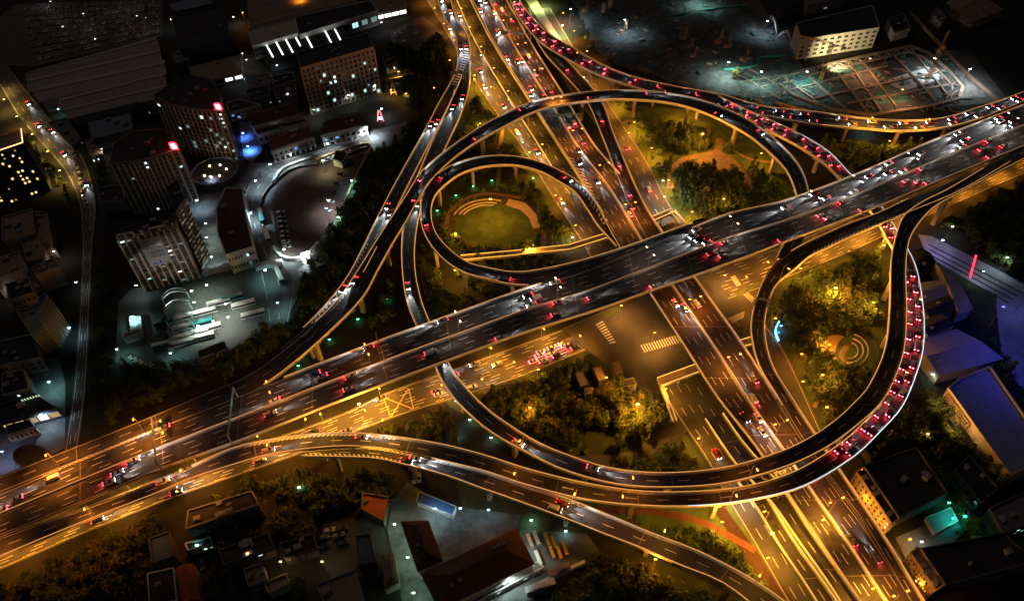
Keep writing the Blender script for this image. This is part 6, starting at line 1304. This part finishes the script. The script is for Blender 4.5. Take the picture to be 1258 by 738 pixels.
# arrow-shaped lattice towers beyond the office
for x, y, nm in ((478, 122, "left"), (484, 118, "right")):
    o = P(x, y, 0); t = empty("lattice_tower", o, label="%s lattice leg tower lit orange below the conifers" % nm, cat="tower"); mb = MB()
    for s_ in (-1, 1): mb.beam((s_ * 2, 0, 0), (0, 0, 12), .5)
    for k in range(4): mb.beam((-2 + k * .45, 0, 2 + k * 2.3), (2 - k * .45, 0, 3 + k * 2.3), .3)
    mb.build("frame", WALLM["gold"], t)
one(481, 120, "orange lamp at the lattice towers", 6, (1, .5, .12), 6000); one(490, 96, "orange lamp along the low wall by the conifers", 5, (1, .55, .12), 6000)
wallrun("low_wall", [(478, 100), (496, 97), (512, 92)], 2, 1, WALLM["gold"], "orange-lit low wall by the conifers")
# gantry sign frames over the decks
def gantry(road, x, y, la, lb, label):
    t = road.tpx(x, y); A, B = road.at(t, la), road.at(t, lb); o = ((A + B) / 2).copy(); rt = empty("sign_gantry", o, label=label, cat="gantry")
    for p in (A, B): mb = MB(); q = p - o; mb.beam((q.x, q.y, q.z), (q.x, q.y, q.z + 6.5), .5); mb.build("post", STEEL, rt)
    a, b = A - o, B - o; mb = MB()
    for dz in (5.6, 6.5): mb.beam((a.x, a.y, a.z + dz), (b.x, b.y, b.z + dz), .4)
    n_ = 8
    for k in range(n_): p, q = a.lerp(b, k / n_), a.lerp(b, (k + 1) / n_); mb.beam((p.x, p.y, p.z + (5.6 if k % 2 else 6.5)), (q.x, q.y, q.z + (6.5 if k % 2 else 5.6)), .2)
    mb.build("truss", STEEL, rt); mb = MB()
    for f in (.25, .6): p = a.lerp(b, f); q = a.lerp(b, f + .18); mb.beam((p.x, p.y, p.z + 6), (q.x, q.y, q.z + 6), .2, 2.2)
    mb.build("sign_panel", M("sign_green", (.03, .16, .08), .6, .1, 1), rt)
gantry(R_['R1'], 195, 560, -.02, 1.0, "orange-lit gantry across the whole western expressway"); gantry(R_['R1'], 285, 520, 0, 1.0, "dark gantry west of the golden junction"); gantry(R_['R1'], 475, 445, 0, .5, "gantry over the upper carriageway before the crossing")
gantry(R_['R7'], 630, 50, 0, 1, "gantry across the straight viaduct near the top edge"); gantry(R_['R7'], 695, 150, 0, 1, "gantry across the straight viaduct below the long loop"); gantry(R_['R2a'], 556, 100, -.1, 1.6, "bright gantry where the slim ramp splits")
gantry(R_['R6'], 930, 372, 0, 1, "gantry over the ramp west of the grove"); gantry(R_['R3'], 972, 300, 0, 1, "gantry at the mouth of the loop below the expressway")
print("objects", len(COL.objects))

EXTRA = [([(212, 66), (228, 62), (232, 74), (216, 79)], 6, "grey", "grey", "grey-roofed lean-to below the large black hall"), ([(300, 98), (332, 90), (336, 100), (304, 108)], 6, "white", "grey", "dim grey-roofed block east of the lit shop hall"),
 ([(334, 96), (360, 90), (363, 100), (338, 107)], 7, "grey", "dark", "dark block between the striped hall and the brown office"), ([(302, 112), (330, 106), (333, 118), (306, 124)], 7, "grey", "dark", "unlit annexe north of the small pale-walled block"),
 ([(336, 110), (362, 104), (365, 116), (340, 122)], 7, "grey", "maroon", "unlit maroon-roofed annexe beside the brown office"), ([(470, 70), (484, 66), (488, 78), (474, 82)], 6, "grey", "dark", "dark hut between the brown office and the conifers"),
 ([(172, 128), (188, 122), (190, 132), (174, 138)], 5, "grey", "grey", "grey shed below the short sheds, beside the curved tower"), ([(60, 152), (82, 146), (100, 172), (88, 180)], 4, "grey", "grey", "low grey roof wedged between the sheds and the curved road"),
 ([(108, 150), (160, 138), (164, 160), (114, 172)], 8, "dark", "blue", "wide dark blue-grey roof south of the long sheds"), ([(106, 174), (120, 170), (126, 190), (112, 194)], 5, "pink", "tan", "small tan roof beside the curved road's outer kerb"),
 ([(165, 216), (192, 210), (196, 226), (168, 232)], 12, "grey", "grey", "grey podium roof in front of the rear curved tower"), ([(120, 232), (150, 228), (154, 246), (124, 250)], 7, "grey", "dark", "dark low roof west of the banner building"),
 ([(8, 350), (36, 342), (42, 360), (12, 370)], 10, "pink", "dark", "dim dark-roofed flat above the striped block"), ([(0, 420), (40, 412), (50, 440), (0, 450)], 9, "grey", "dark", "unlit block below the striped one at the frame edge"), ([(4, 460), (30, 455), (36, 478), (4, 486)], 8, "grey", "dark", "unlit block just above the lit corner shop"),
 ([(270, 676), (330, 655), (336, 672), (276, 694)], 7, "dark", "dark", "long unlit roof below the ledged dark block"), ([(300, 700), (322, 692), (328, 712), (306, 720)], 6, "pink", "tan", "dim tan roof left of the golden-walled house"), ([(345, 668), (385, 656), (390, 674), (350, 686)], 6, "dark", "dark", "unlit flat roof west of the dark car yard"),
 ([(1190, 560), (1225, 600), (1205, 618), (1172, 578)], 7, "dark", "dark", "dark roof south-west of the huge blue-roofed hall"), ([(1215, 625), (1258, 605), (1275, 640), (1232, 655)], 7, "dark", "grey", "grey dim roof by the right edge"), ([(1060, 545), (1085, 535), (1095, 552), (1070, 562)], 5, "dark", "dark", "small dark roof on the brown slope under the loop"),
 ([(985, -8), (1030, -22), (1040, -4), (992, 8)], 8, "grey", "grey", "pale-edged grey depot roof at the top edge"), ([(1090, 25), (1110, 18), (1118, 36), (1098, 42)], 6, "grey", "dark", "dark site hut right of the cream block"), ([(1150, 10), (1162, 22), (1156, 30), (1144, 18)], 5, "grey", "grey", "site hut by the brownish wall")]
for q, h, wl, rf, lb in EXTRA: bld("low_building", q, h=h, wall=wl, rf=rf, label=lb, kit=3, fac=[dict(e=2, cols=5, rows=2 if h > 6 else 1, lit=.12, kind="cyan", wf=.5, hf=.4)])
for x, y, c, p, nm in ((214, 36, (.8, .9, 1), 900, "faint lamp at the wall of the large black hall"), (306, 86, (1, .9, .7), 1500, "faint warm lamp in the alley by the lit shop"), (343, 93, (.7, .9, 1), 900, "faint cool lamp behind the striped hall"), (356, 128, (.5, .7, 1), 900, "faint blue lamp above the maroon eaves"), (300, 108, (.4, .6, 1), 1200, "faint blue lamp beside the pale annexe"), (388, 148, (1, .95, .8), 2500, "lamp at the brown office's left foot"), (430, 130, (.9, 1, .85), 2200, "lamp at the brown office's door"), (462, 118, (.9, 1, .9), 2500, "lamp at the brown office's right foot"), (150, 212, (.6, .9, .9), 900, "faint lamp before the rear curved tower"), (131, 196, (1, .8, .6), 1200, "warm lamp by the small tan roof"), (74, 322, (.9, .7, .6), 1600, "dull warm lamp among the dim flats"), (20, 365, (.9, .7, .6), 1500, "dull warm lamp below the dim flats"), (310, 690, (1, .6, .3), 900, "dull orange lamp in the southern yards"), (350, 700, (1, .6, .25), 1500, "orange lamp by the golden-walled house"), (400, 700, (1, .7, .4), 900, "dull lamp beside the tan flat roof"), (372, 610, (.5, 1, .8), 700, "faint green-white lamp in the woods below the slip road"), (500, 128, (1, .5, .1), 5000, "orange lamp under the round trees by the conifers"), (1130, 545, (1, .6, .2), 2500, "dull orange lamp on the slope by the blue hall")):
    one(x, y, nm, 8, c, p, arm=.3)
# loose building material over the site
rr2 = random.Random(11); mb = MB()
for k in range(420):
    x, y = rr2.uniform(890, 1180), rr2.uniform(62, 140)
    if not (62 + (x - 1118) * -.2 < y): continue
    p = P(x, y, 0); s_ = rr2.uniform(.5, 2.2); mb.box((p.x, p.y, .5), (s_ * rr2.uniform(1, 4), s_ * .6, rr2.uniform(.3, 1.4)), rr2.uniform(0, 3.14), rr2.randrange(3))
for k in range(160):
    x, y = rr2.uniform(700, 960), rr2.uniform(2, 118); p = P(x, y, 0); s_ = rr2.uniform(.6, 2.4)
    if y > 60 + (x - 700) * .25: continue
    mb.box((p.x, p.y, .9), (s_ * rr2.uniform(1, 3), s_, rr2.uniform(.6, 2.2)), rr2.uniform(0, 3.14), rr2.randrange(3))
mb.build("building_rubble", [BEAMC, PITG, WALLM["dark"]], kind="stuff", label="scattered formwork, pipes and rubble over the building site", cat="rubble")
# ================================================================ trees and planting
LEAF = [M("leaves_mid", (.085, .115, .028), .85, .45, .35, rnd=.5), M("leaves_olive", (.12, .11, .03), .85, .45, .35, rnd=.5), M("leaves_dark", (.05, .078, .024), .85, .45, .35, rnd=.3)]
BARK = M("bark", (.1, .07, .045), .95, .3, 2)
def crown_mb(kind, seed, nl=430):
    rr = np.random.default_rng(seed); mb = MB(); lob = []
    if kind == "round":
        for k in range(9):
            a = rr.uniform(0, 6.28); r_ = rr.uniform(.15, .62); lob.append((r_ * math.cos(a), r_ * math.sin(a), rr.uniform(.45, .95) - r_ * .25, rr.uniform(.26, .42)))
        lob.append((0, 0, .8, .42))
    elif kind == "poplar":
        for k in range(7): lob.append((rr.uniform(-.09, .09), rr.uniform(-.09, .09), .3 + k * .22, .27 - .026 * k))
    else:  # conifer
        for k in range(7): lob.append((rr.uniform(-.05, .05), rr.uniform(-.05, .05), .25 + k * .2, .42 - .055 * k))
    ico = [(0, 0, 1)] + [(math.cos(a) * .82, math.sin(a) * .82, .5) for a in np.linspace(0, 6.28, 7)[:-1]] + [(math.cos(a + .5) * .86, math.sin(a + .5) * .86, -.4) for a in np.linspace(0, 6.28, 7)[:-1]] + [(0, 0, -.9)]
    F_ = [(0, 1 + i, 1 + (i + 1) % 6) for i in range(6)] + [(1 + i, 7 + i, 1 + (i + 1) % 6) for i in range(6)] + [(1 + (i + 1) % 6, 7 + i, 7 + (i + 1) % 6) for i in range(6)] + [(7 + i, 13, 7 + (i + 1) % 6) for i in range(6)]
    for x, y, z, r_ in lob:
        b = len(mb.v)
        for p in ico:
            q = .58 * r_ * rr.uniform(.6, 1.3); mb.v.append((x + p[0] * q, y + p[1] * q, z + p[2] * q * .9))
        for f in F_: mb.f.append(tuple(b + i for i in f)); mb.m.append(0)
    # leaf clumps through the crown's outer volume
    for k in range(nl):
        x, y, z, r_ = lob[rr.integers(len(lob))]; d = rr.normal(size=3); d /= np.linalg.norm(d)
        if d[2] < -.5: d[2] *= -1
        c = np.array((x, y, z)) + d * r_ * rr.uniform(.5, 1.3); u = rr.normal(size=3); u -= u.dot(d) * d * .6; u /= np.linalg.norm(u); v = np.cross(d + rr.normal(size=3) * .5, u); v /= np.linalg.norm(v) + 1e-6
        s_ = rr.uniform(.03, .085) if kind != "poplar" else rr.uniform(.025, .06)
        mb.poly([c - u * s_, c - v * s_ * .7, c + u * s_ * 1.1, c + v * s_ * .75], 1 if rr.random() < .3 else 0)
    return mb
def trunk_mb(kind):
    mb = MB(); mb.tube((0, 0, 0), (.02, 0, .5), .045, .03, 6)
    if kind == "round":
        for a in (0, 2.1, 4.2): mb.tube((.02, 0, .38), (.3 * math.cos(a), .3 * math.sin(a), .75), .022, .01, 5)
    return mb
CROWNS = {}
for kind in ("round", "poplar", "conifer"):
    for v in range(5):
        m_ = crown_mb(kind, 100 + v * 7 + len(kind)); c1 = LEAF[v % 3] if kind != "conifer" else LEAF[2]; CROWNS[(kind, v)] = (m_.mesh("crown", [c1, LEAF[1] if c1 != LEAF[1] else LEAF[0]]), m_)
TRUNKS = {k: trunk_mb(k).mesh("trunk", BARK) for k in ("round", "poplar", "conifer")}
def inpoly(x, y, poly):
    ins = False; n = len(poly)
    for i in range(n):
        ax, ay = poly[i]; bx, by = poly[(i + 1) % n]
        if (ay > y) != (by > y) and x < (bx - ax) * (y - ay) / (by - ay) + ax: ins = not ins
    return ins
CAND = []
def grove(px, spacing, smin, smax, kinds, label, group, dens=1.0, respect=True):
    spacing *= .66
    poly = [P(a, b, 0) for a, b in px]; poly = [(p.x, p.y) for p in poly]; xs, ys = [p[0] for p in poly], [p[1] for p in poly]
    y = min(ys); row = 0
    while y < max(ys):
        x = min(xs) + (spacing / 2 if row % 2 else 0)
        while x < max(xs):
            X_, Y_ = x + random.uniform(-.35, .35) * spacing, y + random.uniform(-.35, .35) * spacing
            if inpoly(X_, Y_, poly) and random.random() < dens:
                i, j = cell(X_, Y_); m_ = 1
                if not (respect and BLOCK[max(i - m_, 0):i + m_ + 1, max(j - m_, 0):j + m_ + 1].any()):
                    k = random.choice(kinds); s_ = random.uniform(smin, smax)
                    CAND.append((X_, Y_, s_, k, label, group))
            x += spacing
        y += spacing * .87; row += 1
RD, PO, CO = ("round",) * 5 + ("poplar",), ("poplar",), ("conifer",)
grove([(568, 90), (590, 92), (650, 190), (690, 250), (640, 215), (600, 190), (560, 195), (545, 190), (560, 160)], 5.6, 6, 9, RD, "leafy tree in the lamp-lit grove beside the surface road", "trees of the grove beside the surface road", .9)
grove([(525, 255), (560, 215), (610, 203), (660, 210), (700, 250), (690, 290), (650, 330), (590, 330), (540, 305)], 5.6, 4, 7.5, RD, "small tree in the ring around the round lawn", "trees round the garden lawn", .85)
grove([(752, 128), (870, 142), (945, 190), (975, 235), (930, 245), (900, 195), (870, 175), (790, 165), (760, 160)], 6.5, 6, 9.5, ("round", "poplar", "conifer"), "slim tree in the belt beneath the long loop's tall piers", "trees under the long loop")
grove([(815, 165), (885, 160), (890, 185), (860, 190), (822, 205)], 6, 6, 8, ("poplar", "round"), "bright tree close to the ornamental garden's mast lamp", "trees near the garden mast lamp", .8)
grove([(838, 215), (860, 213), (900, 220), (915, 240), (905, 262), (830, 282), (812, 265), (825, 235)], 7, 9, 12, RD, "broad tree in the dense clump south of the ornamental court", "dense clump by the ornamental court")
grove([(915, 235), (985, 240), (985, 225), (950, 255), (905, 262)], 7, 6, 9, RD, "tree beside the loop's end by the expressway", "trees by the loop's end")
grove([(795, 180), (818, 170), (820, 240), (800, 250)], 8, 6, 8, RD, "tree between the narrow road and the garden lawn", "trees by the narrow road")
grove([(950, 340), (1000, 315), (1100, 290), (1098, 400), (1085, 440), (1060, 490), (1000, 530), (965, 480), (945, 420)], 6.6, 7, 11, RD, "tree in the golden-lit grove around the amphitheatre", "trees of the amphitheatre grove", .96)
grove([(575, 480), (690, 440), (700, 455), (695, 500), (720, 515), (700, 560), (660, 545), (600, 510)], 6.6, 7, 10.5, RD, "tree in the dark park enclosed by the inner loop", "trees of the southern park, west")
grove([(700, 505), (760, 480), (800, 450), (815, 480), (825, 530), (790, 545), (770, 530), (720, 525)], 6.4, 8, 11.5, RD, "tree in the belt around the tall mast lamp", "trees of the southern park, centre")
grove([(690, 450), (745, 428), (790, 440), (805, 465), (780, 478), (770, 445), (700, 465)], 7, 5, 7, RD, "tree beside the park pavilion roofs", "trees by the park pavilion", .5)
grove([(755, 540), (790, 540), (790, 560), (755, 558)], 7, 7, 9, RD, "tree at the bend of the park drive", "trees at the park drive's bend", .8)
grove([(800, 565), (850, 540), (880, 575), (780, 585), (740, 582)], 6, 6, 9.5, RD, "tree between the park drive and the inner loop's rim", "trees by the inner loop's rim")
grove([(560, 465), (545, 490), (530, 500), (520, 540), (560, 545), (545, 515), (580, 505)], 6.5, 7, 10, RD, "yellow-lit tree between the avenue and the inner loop", "trees west of the inner loop's start")
grove([(440, 530), (480, 515), (510, 520), (520, 535), (470, 532)], 5, 4, 6, RD, "small tree by the box junction", "trees by the box junction", .8)
grove([(515, 325), (545, 330), (600, 350), (640, 352), (600, 372), (520, 398)], 6.4, 6, 9.5, RD, "tree in the wedge between the tight loop and the expressway", "trees of the wedge", .95)
grove([(396, 300), (430, 245), (470, 180), (540, 130), (545, 120), (510, 190), (470, 250), (430, 330), (380, 390), (330, 440), (280, 470), (240, 470), (290, 440), (350, 395)], 7.2, 6, 10, RD, "dim tree in the dark wood beside the slim ramp", "trees of the dark wood by the slim ramp", .95)
grove([(440, 375), (480, 310), (492, 390), (400, 425)], 7.5, 6, 9, RD, "dim tree in the black hollow between the ramps", "trees of the hollow between the ramps", .7)
grove([(478, 70), (530, 55), (548, 70), (540, 100), (490, 90)], 6, 9, 13, CO, "pointed conifer in the row left of the slim ramp", "conifers by the slim ramp")
grove([(500, 100), (545, 110), (530, 135), (500, 130)], 7, 8, 10, RD, "round tree below the conifers", "trees below the conifers")
grove([(610, 640), (640, 622), (750, 650), (860, 655), (930, 700), (930, 725), (860, 685), (800, 660), (700, 625)], 5.6, 5, 7.5, RD, "yellow-lit young tree between the red track and the branching ramp", "young trees by the red track", .9)
grove([(700, 600), (720, 605), (700, 612)], 6, 5, 7, RD, "shrub tree between the two southern loops", "trees between the southern loops", .9)
grove([(560, 605), (640, 630), (740, 672), (850, 712), (900, 738), (720, 738), (735, 690), (640, 650)], 6.8, 6, 9.5, RD, "dim tree on the slope south of the branching ramp", "trees south of the branching ramp", .9)
grove([(930, 650), (950, 640), (990, 738), (960, 738)], 7.5, 6, 8, RD, "round bushy tree beside the red cycle lane", "trees beside the cycle lane", .8)
grove([(1060, 580), (1130, 480), (1165, 520), (1230, 600), (1180, 640), (1120, 560)], 7.5, 7, 10, RD, "dark tree on the brown slope beside the blue hall", "trees by the blue hall", .9)
grove([(990, 165), (1110, 170), (1150, 178), (1080, 210), (1030, 200)], 7, 7, 10, RD, "tree between the jammed ramps below the building site", "trees between the jammed ramps", .8)
grove([(1150, 268), (1258, 222), (1258, 335), (1230, 335), (1165, 290)], 8, 7, 10, RD, "tree in the bluish dark belt beyond the avenue", "trees beyond the avenue", .9)
grove([(1200, 350), (1222, 370), (1232, 450), (1210, 430), (1225, 400)], 8, 5, 8, RD, "dark tree along the plaza walk", "trees along the plaza walk", .7)
grove([(1140, 455), (1230, 445), (1260, 500), (1215, 452), (1160, 475)], 7.5, 7, 9, RD, "dark tree between the sheds and the blue hall", "trees north of the blue hall", .8)
grove([(0, 705), (60, 675), (120, 655), (240, 608), (300, 580), (420, 568), (500, 588), (470, 640), (400, 625), (300, 600), (200, 640), (190, 738), (0, 738)], 6.5, 6, 9, RD, "dark tree in the strip south of the slip road", "trees south of the slip road", .95)
0 and grove([(0, 670), (180, 640), (185, 738), (0, 738)], 9, 6, 9, RD, "barely lit tree in the dark lower corner", "trees of the dark lower corner", .6)
grove([(260, 630), (330, 625), (470, 610), (470, 640), (395, 640), (380, 738), (250, 738)], 8.5, 6, 9, RD, "barely lit tree in the dark southern yards", "trees of the southern yards", .5)
grove([(1165, 640), (1258, 600), (1258, 650), (1180, 690)], 8, 6, 9, RD, "dim tree near the teal tank", "trees by the teal tank", .6)
grove([(28, 165), (60, 170), (95, 235), (92, 260), (70, 230)], 6, 5, 7, RD, "small tree along the tower block's side", "trees by the tower block", .8)
grove([(110, 200), (135, 215), (135, 240), (118, 245)], 7, 6, 8, RD, "dark tree east of the curved city road", "trees east of the city road")
grove([(100, 320), (140, 330), (145, 440), (120, 500), (105, 520), (112, 400)], 9, 6, 9, RD, "dark tree in the unlit ground west of the bus yard", "trees west of the bus yard", .7)
grove([(150, 455), (240, 455), (270, 465), (190, 500), (130, 530)], 8, 6, 9, RD, "dark tree between the bus yard and the expressway", "trees south of the bus yard", .8)
grove([(900, 85), (915, 90), (912, 100), (898, 98)], 7, 8, 9, RD, "lone tree at the corner of the lit mud", None, 1)
CAND.append((*P(905, 98, 0)[:2], 9, "round", "lone tree at the corner of the floodlit mud", None)) if not any(c[5] is None for c in CAND) else None
def visible(c):
    x, y, d = proj((c[0], c[1], c[2] * .6)); return -5 < x < 1263 and -5 < y < 738
vis = [c for c in CAND if visible(c)]
# size in the picture and how well lit the place is decide which stand alone
near = sorted(vis, key=lambda c: -c[2] / proj((c[0], c[1], 0))[2])
solo = near[:296]
solo_set = set(id(c) for c in solo)
solo_none = [c for c in vis if c[5] is None and id(c) not in solo_set]; solo += solo_none; solo_set |= set(id(c) for c in solo_none)
# spare the decks above: keep crowns below them
def cap(c):
    i, j = cell(c[0], c[1]); d = DECK[max(i - 4, 0):i + 5, max(j - 4, 0):j + 5].min()
    return min(c[2], max((d - 2.2) / 1.35, 3.0)) if d < 90 else c[2]
for c in solo:
    s_ = cap(c); v = random.randrange(5); hz = s_ * {"round": 1.0, "poplar": .85, "conifer": .85}[c[3]]
    t = empty("tree" if c[3] == "round" else c[3] + "_tree", (c[0], c[1], 0), random.uniform(0, 6.28), label=c[4], cat="tree", group=c[5])
    w = s_ * {"round": .62, "poplar": .9, "conifer": .8}[c[3]]
    a = obj("trunk", TRUNKS[c[3]], t); b = obj("crown", CROWNS[(c[3], v)][0], t)
    for q in (a, b): q.scale = (w, w * random.uniform(.85, 1.15), hz * .8)
    a.scale.x = a.scale.y = min(w, 7)
rest = [c for c in CAND if id(c) not in solo_set]
V, FF, MI = [], [], []; off = 0
VV = {k: (np.array(m.v, np.float32), [f for f in m.f], m.m) for k, (me, m) in CROWNS.items()}
LITE = {}
for k, (me, m) in CROWNS.items():
    LITE[k] = (np.array(m.v, np.float32), m.f, m.m)
for c in rest:
    s_ = cap(c); k = (c[3], random.randrange(5)); vv, ff, mm = LITE[k]; w = s_ * {"round": .62, "poplar": .9, "conifer": .8}[c[3]]; a = random.uniform(0, 6.28); cs, sn = math.cos(a), math.sin(a)
    q = np.empty_like(vv); q[:, 0] = (vv[:, 0] * cs - vv[:, 1] * sn) * w + c[0]; q[:, 1] = (vv[:, 0] * sn + vv[:, 1] * cs) * w + c[1]; q[:, 2] = vv[:, 2] * s_ * .8
    V.append(q); FF += [tuple(i + off for i in f) for f in ff]; MI += mm; off += len(vv)
if V:
    me = bpy.data.meshes.new("woodland"); me.from_pydata(np.concatenate(V).tolist(), [], FF); me.materials.append(LEAF[2]); me.materials.append(LEAF[0]); me.polygons.foreach_set("material_index", MI); me.update()
    obj("woodland", me, kind="stuff", label="the remaining small and distant treetops of the groves", cat="woodland")
# low ground cover: shrubs between the trees
sv, sf, off = [], [], 0; rr = np.random.default_rng(3); TET = [(0, 1, 2), (0, 2, 3), (0, 3, 4), (0, 4, 1)]
regions = [[(560, 90), (600, 90), (740, 290), (640, 345), (500, 330), (495, 250)], [(745, 125), (880, 138), (960, 200), (985, 245), (800, 290)], [(955, 330), (1100, 300), (1115, 420), (1080, 500), (1000, 545), (940, 440)], [(560, 480), (700, 430), (800, 470), (860, 590), (700, 580), (600, 540)], [(600, 600), (900, 630), (960, 738), (620, 738)], [(400, 300), (480, 180), (540, 130), (430, 340), (300, 460)], [(40, 640), (300, 580), (520, 590), (300, 620), (30, 700)]]
regw = [(P(*q[0], 0), [(P(a, b, 0).x, P(a, b, 0).y) for a, b in q]) for q in regions]
n = 0
for _, poly in regw:
    xs, ys = [p[0] for p in poly], [p[1] for p in poly]; area = (max(xs) - min(xs)) * (max(ys) - min(ys)); 
    for _k in range(int(area * .24)):
        x, y = rr.uniform(min(xs), max(xs)), rr.uniform(min(ys), max(ys))
        if not inpoly(x, y, poly): continue
        i, j = cell(x, y)
        if BLOCK[i, j] and DECK[i, j] < 90: continue
        if BLOCK[i, j]: continue
        if math.sin(x * .11) + math.sin(y * .13 + 1) + math.sin((x + y) * .05) < -.2: continue
        s_ = rr.uniform(.5, 1.9); b = off; pts = [(x, y, s_ * rr.uniform(.8, 1.3))] + [(x + s_ * math.cos(a + rr.uniform(-.4, .4)) * rr.uniform(.6, 1.2), y + s_ * math.sin(a) * rr.uniform(.6, 1.2), 0.02) for a in (0, 1.57, 3.14, 4.71)]
        sv += pts; sf += [tuple(b + q for q in t) for t in TET]; off += 5
me = bpy.data.meshes.new("undergrowth"); me.from_pydata(sv, [], sf); me.materials.append(LEAF[0]); me.update(); obj("undergrowth", me, kind="stuff", label="low shrubs covering the planted ground", cat="undergrowth")
print("trees", len(solo), len(rest), "shrubs", len(sf) // 4)
